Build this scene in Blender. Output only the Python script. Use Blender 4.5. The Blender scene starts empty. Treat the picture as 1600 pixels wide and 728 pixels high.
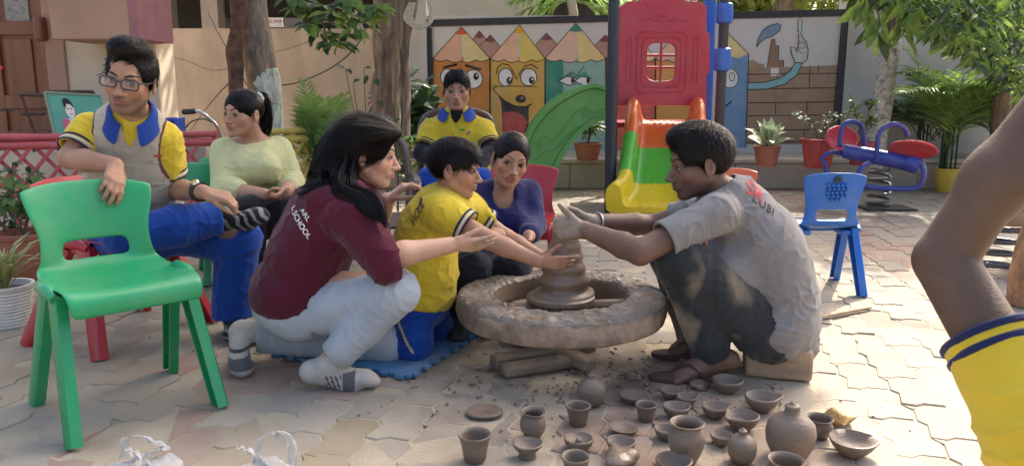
import bpy, bmesh, math, random, os
import numpy as np
from mathutils import Vector, Matrix
from mathutils.bvhtree import BVHTree
random.seed(7)
RNG = np.random.default_rng(11)
SC = bpy.context.scene
COL = SC.collection
R = math.radians
# ---------------------------------------------------------------- camera
CAM_H, PITCH, FPX = 0.98, R(10.3), 1200.0
cd = bpy.data.cameras.new('camera'); cam = bpy.data.objects.new('camera', cd); COL.objects.link(cam)
cam.location = (0, 0, CAM_H); cam.rotation_euler = (R(90) - PITCH, 0, 0)
cd.sensor_width = 36.0; cd.lens = 36.0 * FPX / 1600.0; cd.clip_end = 400; cd.clip_start = 0.05
cd.dof.use_dof = True; cd.dof.focus_distance = 2.7; cd.dof.aperture_fstop = 12.0
SC.camera = cam
# ---------------------------------------------------------------- sky and sun
SUN_AZ, SUN_EL = R(34), R(43)            # clockwise from +Y (straight ahead), above the horizon
w = bpy.data.worlds.new('World'); SC.world = w; w.use_nodes = True
nt = w.node_tree; bg = nt.nodes['Background']
sky = nt.nodes.new('ShaderNodeTexSky'); sky.sky_type = 'NISHITA'; sky.sun_disc = False
sky.sun_elevation = SUN_EL; sky.sun_rotation = SUN_AZ; sky.air_density = 0.9; sky.dust_density = 7.0; sky.ozone_density = 0.0
nt.links.new(sky.outputs[0], bg.inputs[0]); bg.inputs[1].default_value = 0.15
sd = bpy.data.lights.new('sun', 'SUN'); so = bpy.data.objects.new('sun', sd); COL.objects.link(so)
sd.energy = 2.7; sd.angle = R(0.6); sd.color = (1.0, 0.93, 0.82)
sdir = Vector((math.sin(SUN_AZ) * math.cos(SUN_EL), math.cos(SUN_AZ) * math.cos(SUN_EL), math.sin(SUN_EL)))
so.rotation_euler = sdir.to_track_quat('Z', 'Y').to_euler(); so.location = (4, 6, 6)
SC.view_settings.view_transform = 'Standard'; SC.view_settings.look = 'None'
SC.view_settings.exposure = 1.78; SC.view_settings.gamma = 1.0
try: SC.view_settings.use_curve_mapping = False
except Exception: pass
SC.cycles.max_bounces = 6; SC.cycles.diffuse_bounces = 4; SC.cycles.transparent_max_bounces = 8
# ---------------------------------------------------------------- picture measurement helpers (real positions in metres)
_c, _s = math.cos(PITCH), math.sin(PITCH)
def ray(px, py):
    x = (px - 800) / FPX; y = -(py - 364) / FPX
    return Vector((x, _c + y * _s, -_s + y * _c))
def J(px, py, Y):                       # point seen at a pixel, at distance Y along the ground
    r = ray(px, py); t = Y / r.y
    return Vector((r.x * t, Y, CAM_H + r.z * t))
def G(px, py, z=0.0):                   # point seen at a pixel, at height z
    r = ray(px, py); t = (z - CAM_H) / r.z
    return Vector((r.x * t, r.y * t, z))
# ================================================================ materials
def lin(c):
    if isinstance(c, str):
        c = [int(c[i:i + 2], 16) / 255 for i in (0, 2, 4)]
        c = [v / 12.92 if v <= .04045 else ((v + .055) / 1.055) ** 2.4 for v in c]
    return tuple(c[:3]) + (1.0,)
MATS = {}
def mat(name, col=(.5, .5, .5), rough=.6, var=.12, scale=8., bump=.0, bscale=60., metal=0., spec=.5, attr=None,
        dirt=None, dirt_amt=.4, dirt_scale=3., sheen=0., trans=0., stretch=(1, 1, 1), alpha=1., rvar=.0, coat=0., sss=0., coords='Object'):
    if name in MATS: return MATS[name]
    m = bpy.data.materials.new(name); m.use_nodes = True; n = m.node_tree.nodes; l = m.node_tree.links
    b = n['Principled BSDF']
    tc = n.new('ShaderNodeTexCoord'); mp = n.new('ShaderNodeMapping'); mp.inputs['Scale'].default_value = stretch
    l.new(tc.outputs[coords], mp.inputs[0])
    nz = n.new('ShaderNodeTexNoise'); nz.inputs['Scale'].default_value = scale; nz.inputs['Detail'].default_value = 6
    l.new(mp.outputs[0], nz.inputs['Vector'])
    if attr:
        at = n.new('ShaderNodeAttribute'); at.attribute_name = attr; src = at.outputs['Color']
    else:
        rgb = n.new('ShaderNodeRGB'); rgb.outputs[0].default_value = lin(col); src = rgb.outputs[0]
    hsv = n.new('ShaderNodeHueSaturation'); l.new(src, hsv.inputs['Color'])
    mr = n.new('ShaderNodeMapRange'); mr.inputs[1].default_value = .25; mr.inputs[2].default_value = .75
    mr.inputs[3].default_value = 1 - var; mr.inputs[4].default_value = 1 + var
    l.new(nz.outputs[0], mr.inputs[0]); l.new(mr.outputs[0], hsv.inputs['Value']); out = hsv.outputs[0]
    if dirt is not None:
        dn = n.new('ShaderNodeTexNoise'); dn.inputs['Scale'].default_value = dirt_scale; dn.inputs['Detail'].default_value = 8; dn.inputs['Roughness'].default_value = .65
        l.new(mp.outputs[0], dn.inputs['Vector'])
        r2 = n.new('ShaderNodeMapRange'); r2.inputs[1].default_value = .45; r2.inputs[2].default_value = .7; r2.inputs[3].default_value = 0; r2.inputs[4].default_value = dirt_amt
        l.new(dn.outputs[0], r2.inputs[0])
        mx = n.new('ShaderNodeMix'); mx.data_type = 'RGBA'; l.new(r2.outputs[0], mx.inputs['Factor']); l.new(out, mx.inputs['A']); mx.inputs['B'].default_value = lin(dirt)
        out = mx.outputs['Result']
    l.new(out, b.inputs['Base Color'])
    b.inputs['Roughness'].default_value = rough; b.inputs['Metallic'].default_value = metal
    b.inputs['Specular IOR Level'].default_value = spec
    if rvar:
        r3 = n.new('ShaderNodeMapRange'); r3.inputs[3].default_value = rough - rvar; r3.inputs[4].default_value = rough + rvar
        l.new(nz.outputs[0], r3.inputs[0]); l.new(r3.outputs[0], b.inputs['Roughness'])
    if sheen: b.inputs['Sheen Weight'].default_value = sheen
    if coat: b.inputs['Coat Weight'].default_value = coat; b.inputs['Coat Roughness'].default_value = .15
    if sss:
        b.inputs['Subsurface Weight'].default_value = sss; b.inputs['Subsurface Radius'].default_value = (.012, .004, .002); b.inputs['Subsurface Scale'].default_value = .5
    if alpha < 1: b.inputs['Alpha'].default_value = alpha
    if trans:
        t = n.new('ShaderNodeBsdfTranslucent'); l.new(out, t.inputs[0]); ms = n.new('ShaderNodeMixShader'); ms.inputs[0].default_value = trans
        l.new(b.outputs[0], ms.inputs[1]); l.new(t.outputs[0], ms.inputs[2]); l.new(ms.outputs[0], n['Material Output'].inputs[0])
    if bump:
        bn = n.new('ShaderNodeTexNoise'); bn.inputs['Scale'].default_value = bscale; bn.inputs['Detail'].default_value = 5
        l.new(mp.outputs[0], bn.inputs['Vector'])
        bu = n.new('ShaderNodeBump'); bu.inputs['Strength'].default_value = bump; bu.inputs['Distance'].default_value = .01
        l.new(bn.outputs[0], bu.inputs['Height']); l.new(bu.outputs[0], b.inputs['Normal'])
    MATS[name] = m; return m
# ================================================================ objects
def tag(o, label=None, cat=None, group=None, kind=None):
    if label: o['label'] = label
    if cat: o['category'] = cat
    if group: o['group'] = group
    if kind: o['kind'] = kind
    return o
def empty(name, loc, label=None, cat=None, group=None, rz=0.):
    o = bpy.data.objects.new(name, None); COL.objects.link(o); o.location = loc; o.rotation_euler = (0, 0, rz)
    o.empty_display_size = .05
    return tag(o, label, cat, group)
def link(name, me, m=None, parent=None, world=True):
    """mesh -> object; geometry given in world space stays put when parented to an Empty"""
    o = bpy.data.objects.new(name, me); COL.objects.link(o)
    if m is not None and not me.materials: me.materials.append(m)
    if parent is not None:
        o.parent = parent
        if world:
            M = Matrix.Identity(4); p = parent; chain = []
            while p: chain.append(p); p = p.parent
            for q in reversed(chain):
                M = M @ q.matrix_parent_inverse @ Matrix.LocRotScale(q.location, q.rotation_euler, q.scale)
            o.matrix_parent_inverse = M.inverted()
    return o
def mesh_np(name, V, F, smooth=True, cols=None):
    V = np.asarray(V, np.float32).reshape(-1, 3)
    me = bpy.data.meshes.new(name)
    if isinstance(F, np.ndarray):
        n, k = F.shape
        me.vertices.add(len(V)); me.vertices.foreach_set('co', V.ravel())
        me.loops.add(n * k); me.loops.foreach_set('vertex_index', F.astype(np.int32).ravel())
        me.polygons.add(n); me.polygons.foreach_set('loop_start', np.arange(0, n * k, k, dtype=np.int32))
        me.update(calc_edges=True); me.validate()
    else:
        me.from_pydata([tuple(map(float, v)) for v in V], [], F); me.update()
    if smooth and len(me.polygons): me.polygons.foreach_set('use_smooth', np.ones(len(me.polygons), bool))
    if cols is not None:
        a = me.color_attributes.new('Col', 'FLOAT_COLOR', 'POINT')
        c = np.ones((len(V), 4), np.float32); c[:, :3] = cols; a.data.foreach_set('color', c.ravel())
    return me
class MB:
    """collects faces, then builds ONE mesh object"""
    def __init__(s): s.v = []; s.f = []
    def quadgrid(s, P, wrap_u=False, wrap_v=False):        # P: rows x cols x 3
        P = np.asarray(P, float); r, c = P.shape[:2]; b = len(s.v); s.v += [tuple(q) for q in P.reshape(-1, 3)]
        for i in range(r if wrap_u else r - 1):
            for j in range(c if wrap_v else c - 1):
                i2, j2 = (i + 1) % r, (j + 1) % c
                s.f.append((b + i * c + j, b + i * c + j2, b + i2 * c + j2, b + i2 * c + j))
        return b
    def box(s, c, size, rot=None):
        b = len(s.v); c = Vector(c)
        for x in (-.5, .5):
            for y in (-.5, .5):
                for z in (-.5, .5):
                    p = Vector((x * size[0], y * size[1], z * size[2]))
                    if rot is not None: p = rot @ p
                    s.v.append(tuple(c + p))
        s.f += [tuple(b + i for i in q) for q in ((0, 1, 3, 2), (4, 6, 7, 5), (0, 4, 5, 1), (2, 3, 7, 6), (0, 2, 6, 4), (1, 5, 7, 3))]
        return s
    def tube(s, pts, r, n=8, caps=True, flat=1.0, up=None):
        pts = [Vector(p) for p in pts]; m = len(pts)
        rs = r if isinstance(r, (list, tuple)) else [r] * m
        b = len(s.v); prev = None
        for i, p in enumerate(pts):
            d = (pts[min(i + 1, m - 1)] - pts[max(i - 1, 0)]).normalized()
            if prev is None:
                a = Vector(up) if up is not None else (Vector((0, 0, 1)) if abs(d.z) < .9 else Vector((1, 0, 0)))
            else: a = prev
            e1 = (a - d * a.dot(d)); e1 = e1.normalized() if e1.length > 1e-6 else d.orthogonal().normalized()
            prev = e1; e2 = d.cross(e1)
            for k in range(n):
                t = 2 * math.pi * k / n
                s.v.append(tuple(p + e1 * (math.cos(t) * rs[i] * flat) + e2 * (math.sin(t) * rs[i])))
        for i in range(m - 1):
            for k in range(n):
                k2 = (k + 1) % n
                s.f.append((b + i * n + k, b + i * n + k2, b + (i + 1) * n + k2, b + (i + 1) * n + k))
        if caps:
            s.f.append(tuple(b + k for k in reversed(range(n)))); s.f.append(tuple(b + (m - 1) * n + k for k in range(n)))
        return s
    def lathe(s, prof, c=(0, 0, 0), n=32, fn=None):
        b = len(s.v); m = len(prof)
        for (r, z) in prof:
            for k in range(n):
                t = 2 * math.pi * k / n
                p = Vector((r * math.cos(t), r * math.sin(t), z))
                if fn: p = Vector(fn(p, t))
                s.v.append(tuple(p + Vector(c)))
        for i in range(m - 1):
            for k in range(n):
                k2 = (k + 1) % n
                s.f.append((b + i * n + k, b + i * n + k2, b + (i + 1) * n + k2, b + (i + 1) * n + k))
        s.f.append(tuple(b + k for k in reversed(range(n)))); s.f.append(tuple(b + (m - 1) * n + k for k in range(n)))
        return s
    def prism(s, poly, depth, M):                          # 2-D polygon (x,y) extruded along z by depth, placed by M
        b = len(s.v); n = len(poly)
        for z in (0, depth):
            for (x, y) in poly: s.v.append(tuple(M @ Vector((x, y, z))))
        s.f.append(tuple(b + k for k in reversed(range(n)))); s.f.append(tuple(b + n + k for k in range(n)))
        for k in range(n): s.f.append((b + k, b + (k + 1) % n, b + n + (k + 1) % n, b + n + k))
        return s
    def build(s, name, m=None, parent=None, smooth=True, bevel=0., world=True, subd=0, sharp=38):
        me = bpy.data.meshes.new(name); me.from_pydata(s.v, [], s.f); me.update()
        if smooth:
            me.polygons.foreach_set('use_smooth', np.ones(len(me.polygons), bool))
            me.set_sharp_from_angle(angle=R(sharp))
        o = link(name, me, m, parent, world)
        if bevel:
            md = o.modifiers.new('bevel', 'BEVEL'); md.width = bevel; md.segments = 2; md.limit_method = 'ANGLE'; md.angle_limit = R(35)
        if subd:
            md = o.modifiers.new('sub', 'SUBSURF'); md.levels = md.render_levels = subd
        return o
def copy_tree(o, parent=None):
    c = o.copy(); COL.objects.link(c); c.parent = parent
    for ch in list(o.children): copy_tree(ch, c)
    return c
def arc(pts, n=24):                                       # Catmull-Rom through points
    P = [Vector(p) for p in pts]; P = [P[0] * 2 - P[1]] + P + [P[-1] * 2 - P[-2]]; out = []
    seg = len(P) - 3
    for i in range(seg):
        k = max(2, n // seg)
        for j in range(k + (1 if i == seg - 1 else 0)):
            t = j / k; a, b, c, d = P[i:i + 4]
            out.append(.5 * ((2 * b) + (c - a) * t + (2 * a - 5 * b + 4 * c - d) * t * t + (3 * b - a - 3 * c + d) * t ** 3))
    return out
# ================================================================ noise
_P = RNG.random(4096).astype(np.float32)
def vnoise(p):
    p = np.asarray(p, np.float32); i = np.floor(p).astype(np.int64); f = p - i; f = f * f * (3 - 2 * f); o = 0
    for dx in (0, 1):
        for dy in (0, 1):
            for dz in (0, 1):
                h = ((i[:, 0] + dx) * 73856093 ^ (i[:, 1] + dy) * 19349663 ^ (i[:, 2] + dz) * 83492791) & 4095
                wgt = (f[:, 0] if dx else 1 - f[:, 0]) * (f[:, 1] if dy else 1 - f[:, 1]) * (f[:, 2] if dz else 1 - f[:, 2])
                o = o + wgt * _P[h]
    return o * 2 - 1
def fbm(p, oct=3):
    a = 1.; s = 0; p = np.asarray(p, np.float32)
    for k in range(oct): s = s + a * vnoise(p * 2 ** k + 17.3 * k); a *= .5
    return s
# ================================================================ signed distance modelling
class Sdf:
    def __init__(s): s.p = []
    def cap(s, a, b, ra, rb=None, k=.015, op='+'):
        s.p.append(('c', np.array(a, float), np.array(b, float), ra, ra if rb is None else rb, k, op)); return s
    def chain(s, pts, rs, k=.015):
        for i in range(len(pts) - 1): s.cap(pts[i], pts[i + 1], rs[i], rs[i + 1], k)
        return s
    def ell(s, c, r, rot=None, k=.015, op='+'):
        M = np.array(rot, float) if rot is not None else np.eye(3)      # columns = axes
        s.p.append(('e', np.array(c, float), np.array(r, float), M, None, k, op)); return s
    def half(s, p, n, k=.005):                             # keep the side that n points AWAY from
        n = np.array(n, float); s.p.append(('h', np.array(p, float), n / np.linalg.norm(n), None, None, k, 'i')); return s
    def cut(s, p, n, r, k=.004):                            # remove a ball's worth beyond a plane
        n = np.array(n, float); s.p.append(('d', np.array(p, float), n / np.linalg.norm(n), r, None, k, '-')); return s
    def box(s, q):
        if q[0] == 'c': r = max(q[3], q[4]); return np.minimum(q[1], q[2]) - r, np.maximum(q[1], q[2]) + r
        if q[0] == 'e': e = np.sqrt(((q[3] * q[2]) ** 2).sum(1)); return q[1] - e, q[1] + e
        if q[0] == 'd': return q[1] - q[3] * 1.05, q[1] + q[3] * 1.05
        return None
    def bounds(s):
        L = [s.box(q) for q in s.p if q[6] == '+']
        return np.min([a for a, b in L], 0), np.max([b for a, b in L], 0)
    @staticmethod
    def dist(q, X, Y, Z):
        if q[0] == 'c':
            a, b = q[1], q[2]; ab = b - a; L = max(float(ab @ ab), 1e-9)
            px, py, pz = X - a[0], Y - a[1], Z - a[2]
            t = np.clip((px * ab[0] + py * ab[1] + pz * ab[2]) / L, 0, 1)
            return np.sqrt((px - t * ab[0]) ** 2 + (py - t * ab[1]) ** 2 + (pz - t * ab[2]) ** 2) - (q[3] + t * (q[4] - q[3]))
        if q[0] == 'e':
            c, r, M = q[1], q[2], q[3]; px, py, pz = X - c[0], Y - c[1], Z - c[2]
            k0 = 0; k1 = 0
            for i in range(3):
                u = px * M[0, i] + py * M[1, i] + pz * M[2, i]
                k0 = k0 + (u / r[i]) ** 2; k1 = k1 + (u / r[i] ** 2) ** 2
            k0 = np.sqrt(k0); k1 = np.sqrt(k1) + 1e-9
            return k0 * (k0 - 1) / k1
        if q[0] == 'h':
            p, n = q[1], q[2]; return (X - p[0]) * n[0] + (Y - p[1]) * n[1] + (Z - p[2]) * n[2]
        if q[0] == 'd':
            p, n, r = q[1], q[2], q[3]
            h = (X - p[0]) * n[0] + (Y - p[1]) * n[1] + (Z - p[2]) * n[2]
            b = np.sqrt((X - p[0]) ** 2 + (Y - p[1]) ** 2 + (Z - p[2]) ** 2) - r
            return np.maximum(-h, b)
    @staticmethod
    def comb(D, d, k, op):
        if op == '+':
            h = np.maximum(k - np.abs(D - d), 0) / k; return np.minimum(D, d) - h * h * k * .25
        if op == '-': d = -d
        h = np.maximum(k - np.abs(D - d), 0) / k; return np.maximum(D, d) + h * h * k * .25
    def grid(s, lo, hi, h):
        n = np.ceil((np.array(hi) - lo) / h).astype(int) + 1
        D = np.full(n, .08, np.float32); ax = [(lo[i] + h * np.arange(n[i])).astype(np.float32) for i in range(3)]
        for q in s.p:
            b = s.box(q)
            if b is None: i0 = np.zeros(3, int); i1 = n
            else:
                m = q[5] + 3 * h
                i0 = np.clip(np.floor((b[0] - m - lo) / h).astype(int), 0, n); i1 = np.clip(np.ceil((b[1] + m - lo) / h).astype(int) + 1, 0, n)
                if (i1 <= i0).any(): continue
            sl = tuple(slice(i0[i], i1[i]) for i in range(3))
            d = s.dist(q, ax[0][sl[0]][:, None, None], ax[1][sl[1]][None, :, None], ax[2][sl[2]][None, None, :])
            D[sl] = s.comb(D[sl], d, q[5], q[6])
        return D
    def ev(s, P):
        P = np.asarray(P, np.float32); D = np.full(len(P), .08, np.float32)
        for q in s.p: D = s.comb(D, s.dist(q, P[:, 0], P[:, 1], P[:, 2]), q[5], q[6])
        return D
    def nets(s, h, lo=None, hi=None):
        if lo is None: lo, hi = s.bounds(); lo = lo - 3 * h; hi = hi + 3 * h
        lo = np.array(lo, float); D = s.grid(lo, hi, h); S = D < 0
        c = np.zeros(np.array(D.shape) - 1, np.uint8)
        sh = [(a, b, e) for a in (0, 1) for b in (0, 1) for e in (0, 1)]
        def cor(A, o): return A[tuple(slice(o[i], A.shape[i] - 1 + o[i]) for i in range(3))]
        for o in sh: c += cor(S, o)
        I = np.argwhere((c > 0) & (c < 8)); idx = np.full(c.shape, -1, np.int32); idx[tuple(I.T)] = np.arange(len(I))
        C = np.stack([D[I[:, 0] + o[0], I[:, 1] + o[1], I[:, 2] + o[2]] for o in sh], 1)
        pos = np.zeros((len(I), 3)); cnt = np.zeros(len(I))
        for a in range(8):
            for b in range(a + 1, 8):
                if sum(abs(sh[a][i] - sh[b][i]) for i in range(3)) != 1: continue
                va, vb = C[:, a], C[:, b]; m = (va < 0) != (vb < 0)
                t = np.where(m, va / np.where(m, va - vb, 1), 0)[:, None]
                pos += np.where(m[:, None], np.array(sh[a]) + t * (np.array(sh[b]) - np.array(sh[a])), 0); cnt += m
        V = lo + h * (I + pos / np.maximum(cnt, 1)[:, None])
        F = []
        for ax in range(3):
            u, v = (ax + 1) % 3, (ax + 2) % 3
            s0 = [slice(None)] * 3; s1 = [slice(None)] * 3; s0[ax] = slice(0, -1); s1[ax] = slice(1, None)
            A, B = S[tuple(s0)], S[tuple(s1)]; E = np.argwhere(A != B)
            ok = (E[:, u] > 0) & (E[:, v] > 0) & (E[:, u] < D.shape[u] - 1) & (E[:, v] < D.shape[v] - 1); E = E[ok]
            fl = A[tuple(E.T)]
            def ce(du, dv):
                Q = E.copy(); Q[:, u] -= du; Q[:, v] -= dv; return idx[tuple(Q.T)]
            q = np.stack([ce(1, 1), ce(0, 1), ce(0, 0), ce(1, 0)], 1)
            q[~fl] = q[~fl][:, ::-1]; F.append(q)
        return V.astype(np.float32), np.concatenate(F)
def relax(V, F, n=1, lam=.5):
    e = np.concatenate([F[:, [0, 1]], F[:, [1, 2]], F[:, [2, 3]], F[:, [3, 0]]]); e = np.concatenate([e, e[:, ::-1]])
    for _ in range(n):
        A = np.zeros_like(V); c = np.bincount(e[:, 0], minlength=len(V)).astype(np.float32)
        for i in range(3): A[:, i] = np.bincount(e[:, 0], V[e[:, 1], i], minlength=len(V))
        V = V + lam * (A / np.maximum(c, 1)[:, None] - V)
    return V
def vnormals(V, F):
    n = np.cross(V[F[:, 2]] - V[F[:, 0]], V[F[:, 3]] - V[F[:, 1]]); N = np.zeros_like(V)
    for k in range(4):
        for i in range(3): N[:, i] += np.bincount(F[:, k], n[:, i], minlength=len(V))
    return N / np.maximum(np.linalg.norm(N, axis=1, keepdims=True), 1e-9)
def smooth01(x, a, b):
    t = np.clip((x - a) / (b - a), 0, 1); return t * t * (3 - 2 * t)
def sdf_obj(name, S, h, m, parent=None, disp=None, color=None, n_relax=1):
    V, F = S.nets(h); V = relax(V, F, n_relax)
    if disp is not None: V = V + vnormals(V, F) * disp(V)[:, None]
    cols = None
    if color is not None: cols = np.asarray(color(V) if callable(color) else np.tile(lin(color)[:3], (len(V), 1)), np.float32)
    return link(name, mesh_np(name, V, F, True, cols), m, parent)
# ================================================================ people toolkit
M_SKIN = mat('skin', attr='Col', rough=.55, var=.07, scale=25, bump=.2, bscale=260, spec=.32, sss=.12, rvar=.12)
M_CLOTH = mat('cloth', attr='Col', rough=.9, var=.07, scale=9, bump=.22, bscale=420, spec=.15, sheen=.15)
_n = M_CLOTH.node_tree.nodes; _l = M_CLOTH.node_tree.links; _b = _n['Principled BSDF']; _bu = [q for q in _n if q.type == 'BUMP'][0]
_tc = [q for q in _n if q.type == 'TEX_COORD'][0]; _w = _n.new('ShaderNodeTexNoise'); _w.inputs['Scale'].default_value = 13; _w.inputs['Detail'].default_value = 3; _w.inputs['Distortion'].default_value = 1.2
_w.noise_type = 'RIDGED_MULTIFRACTAL'; _w.normalize = True; _l.new(_tc.outputs['Object'], _w.inputs['Vector'])
_b2 = _n.new('ShaderNodeBump'); _b2.inputs['Strength'].default_value = .22; _b2.inputs['Distance'].default_value = .012; _l.new(_w.outputs[0], _b2.inputs['Height']); _l.new(_b2.outputs[0], _bu.inputs['Normal'])
M_HAIR = mat('hair', (.005, .004, .004), rough=.42, var=.5, scale=90, spec=.16)
M_EYEW = mat('eye_white', (.30, .265, .24), rough=.25, var=.03); M_IRIS = mat('iris', (.015, .008, .005), rough=.12, var=.1)
M_BROW = mat('brow', (.01, .008, .007), rough=.7, var=.3)
M_INK_W = mat('print_white', (.72, .72, .7), rough=.8, var=.1, scale=60)
M_INK_R = mat('print_red', (.55, .06, .06), rough=.8, var=.1, scale=60)
M_INK_K = mat('print_black', (.03, .03, .035), rough=.8, var=.1, scale=60)
def V3(a): return np.array(a, float)
def unit(a): a = V3(a); return a / np.linalg.norm(a)
class Head:
    def __init__(s, c, fwd, up, size):
        f = unit(fwd); u = V3(up); u = unit(u - f * (u @ f)); r = np.cross(f, u)
        s.M = np.stack([r, f, u], 1); s.c = V3(c); s.s = size
    def w(s, x, y, z): return s.c + s.M @ V3((x, y, z)) * s.s
    def loc(s, P): return (np.asarray(P) - s.c) @ s.M / s.s
    def pts(s, L): return s.c + (np.asarray(L, float) @ s.M.T) * s.s
def head_sdf(H, neck, neck_r=.20, wide=1., jaw=1., nose=1., cheek=0., mouth=0., ear=1.):
    S = Sdf(); q = H.s
    def E(c, r, k=.05, op='+', rot=None): S.ell(H.w(*c), [v * q for v in r], H.M if rot is None else H.M @ np.array(rot), k * q, op)
    def C(a, b, ra, rb=None, k=.05, op='+'): S.cap(H.w(*a), H.w(*b), ra * q, (ra if rb is None else rb) * q, k * q, op)
    E((0, -.075, .135), (.325 * wide, .42, .365))
    E((0, .09, -.10), (.262 * wide, .275, .36), .08)
    for sx in (-1, 1):
        C((sx * .215 * wide * jaw, -.02, -.20), (sx * .09 * jaw, .235, -.395), .075, .065, .09)
        E((sx * .185 * wide, .205, -.11), (.085 + cheek * .03, .09 + cheek * .02, .09 + cheek * .05), .07)
    E((0, .275, -.405), (.085 * jaw, .07, .07), .07)
    C((-.15, .305, .085), (.15, .305, .085), .045, k=.05)
    for sx in (-1, 1): E((sx * .14 * wide, .40, .0), (.085, .055, .05), .05, '-')
    for sx in (-1, 1): E((sx * .137 * wide, .262, -.004), (.078, .078, .062), .02)
    C((0, .335, .03), (0, .435, -.145), .03, .043 * nose, .035)
    E((0, .437, -.15), (.047 * nose, .047, .04), .02)
    for sx in (-1, 1):
        E((sx * .055 * nose, .385, -.165), (.036 * nose, .05, .033), .02)
        E((sx * .024 * nose, .425, -.197), (.016, .02, .012), .01, '-')
    E((0, .318, -.265), (.12, .07, .085), .05)
    E((0, .372, -.247), (.095, .036, .021), .012); E((0, .362, -.297), (.078, .040, .027), .012)
    if mouth: E((0, .40, -.27), (.06, .06, .012 + mouth * .02), .006, '-')
    else: C((-.09, .392, -.2715), (0, .418, -.268), .007, k=.012, op='-'); C((.09, .392, -.2715), (0, .418, -.268), .007, k=.012, op='-')
    for sx in (-1, 1):
        a = sx * .30
        rot = [[math.cos(a), math.sin(a), 0], [-math.sin(a), math.cos(a), 0], [0, 0, 1]]
        x = sx * (.325 * wide + .012)
        E((x, -.075, -.03), (.026 * ear, .085 * ear, .135 * ear), .02, '+', rot)
        E((x + sx * .026, -.055, -.005), (.02, .045 * ear, .075 * ear), .012, '-', rot)
        E((x + sx * .004, -.045, -.125), (.022, .04, .04), .015)
    S.cap(H.w(0, -.09, -.22), neck, neck_r * q, neck_r * q * 1.12, .10 * q)
    return S
def surf(H, HS, x, z, y0=.62, y1=.0, n=64):
    x = np.asarray(x, float).ravel(); z = np.asarray(z, float).ravel(); Y = np.full(len(x), np.nan); prev = None; py = None
    for y in np.linspace(y0, y1, n):
        d = HS.ev(H.pts(np.stack([x, np.full_like(x, y), z], 1)))
        if prev is not None:
            hit = np.isnan(Y) & (d < 0); t = prev / np.where(np.abs(prev - d) < 1e-9, 1, prev - d)
            Y = np.where(hit, py + (y - py) * np.clip(t, 0, 1), Y)
        prev, py = d, y
    return np.where(np.isnan(Y), y1, Y)
def patch(name, H, HS, X, Z, off, m, parent):
    Y = surf(H, HS, X, Z).reshape(X.shape) + off
    P = H.pts(np.stack([X.ravel(), Y.ravel(), Z.ravel()], 1)).reshape(X.shape + (3,))
    b = MB(); b.quadgrid(P); return b.build(name, m, parent)
def strip(name, H, HS, xs, zs, r, off, m, parent, flat=.6):
    Y = surf(H, HS, xs, zs) + off; P = H.pts(np.stack([xs, Y, zs], 1)); n = len(xs)
    rr = [H.s * r * (.35 + .65 * math.sin(math.pi * (i + .6) / (n + .2)) ** .6) for i in range(n)]
    return MB().tube([Vector(p) for p in P], rr, 6, flat=flat, up=H.M[:, 1]).build(name, m, parent)
def face(H, HS, parent, wide=1., look=(0, 0), op=1., brow=.018, brow_z=.108, tilt=0., lash=.0075):
    for sx in (-1, 1):
        cx = sx * .137 * wide; u = np.linspace(-1, 1, 13)
        zu = .036 * op * (1 - np.abs(u) ** 2.2) - .004; zl = -.022 * op * (1 - u ** 2) - .006
        X = np.tile(cx + .074 * u, (6, 1)); t = np.linspace(0, 1, 6)[:, None]
        Z = zl + (zu - zl) * t
        e = patch('eye', H, HS, X, Z, .004, M_EYEW, parent)
        rr = np.linspace(0.001, .039, 4)[:, None]; th = np.linspace(0, 2 * math.pi, 17)[None, :]
        X = cx + look[0] * .035 + rr * np.cos(th); Z = .004 + look[1] * .012 + rr * np.sin(th)
        uu = np.clip((X - cx) / .074, -1, 1)
        Z = np.clip(Z, -.022 * op * (1 - uu ** 2) - .005, .036 * op * (1 - np.abs(uu) ** 2.2) - .005)
        patch('iris', H, HS, X, Z, .009, M_IRIS, e)
        strip('eyelid_line', H, HS, cx + .078 * u, zu + .002, lash, .006, M_BROW, e)
        strip('lower_lid_line', H, HS, cx + .074 * u, zl - .001, .0028, .004, M_BROW, e)
        v = np.linspace(0, 1, 9)
        strip('eyebrow', H, HS, sx * wide * (.052 + .165 * v), brow_z - .018 + .035 * np.sin(v * 2.3) + tilt * (v - .5), brow, .002, M_BROW, parent, .45)
def skin_color(base, H=None, lips=(.30, .10, .085), stub=0., extra=None):
    base = V3(base) * 1.22 + V3((.0, .016, .020))
    def f(P):
        c = np.tile(base, (len(P), 1)); c *= (1 + .09 * fbm(P * 14, 2) + .07 * fbm(P * 70, 2))[:, None]
        if H is not None:
            q = H.loc(P); x, y, z = q.T
            inh = (np.abs(x) < .45) & (z > -.55) & (z < .6) & (np.abs(y) < .6)
            ck = np.exp(-(((np.abs(x) - .19) / .10) ** 2 + ((z + .13) / .10) ** 2)) * (y > .05) * inh
            c = c * (1 - .18 * ck[:, None] * V3((0., .8, 1.)))
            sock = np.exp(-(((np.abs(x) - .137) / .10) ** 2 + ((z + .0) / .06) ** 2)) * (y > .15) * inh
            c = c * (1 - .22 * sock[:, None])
            if stub:
                st = smooth01(-z, .17, .27) * (y > -.15) * inh * smooth01(z, -.62, -.5) + np.exp(-((x / .12) ** 2 + ((z + .215) / .025) ** 2)) * (y > .2)
                c = c * (1 - stub * np.clip(st, 0, 1)[:, None] * V3((.8, .75, .65)))
            lp = (np.abs(x) < .105 * np.sqrt(np.clip(1 - ((z + .271) / .055) ** 2, 0, 1))) & (y > .24) & (z > -.326) & (z < -.226) & inh
            wgt = (lp * .75)[:, None]; c = c * (1 - wgt) + V3(lips) * wgt
        if extra is not None: c = extra(P, c)
        return c
    return f
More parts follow.
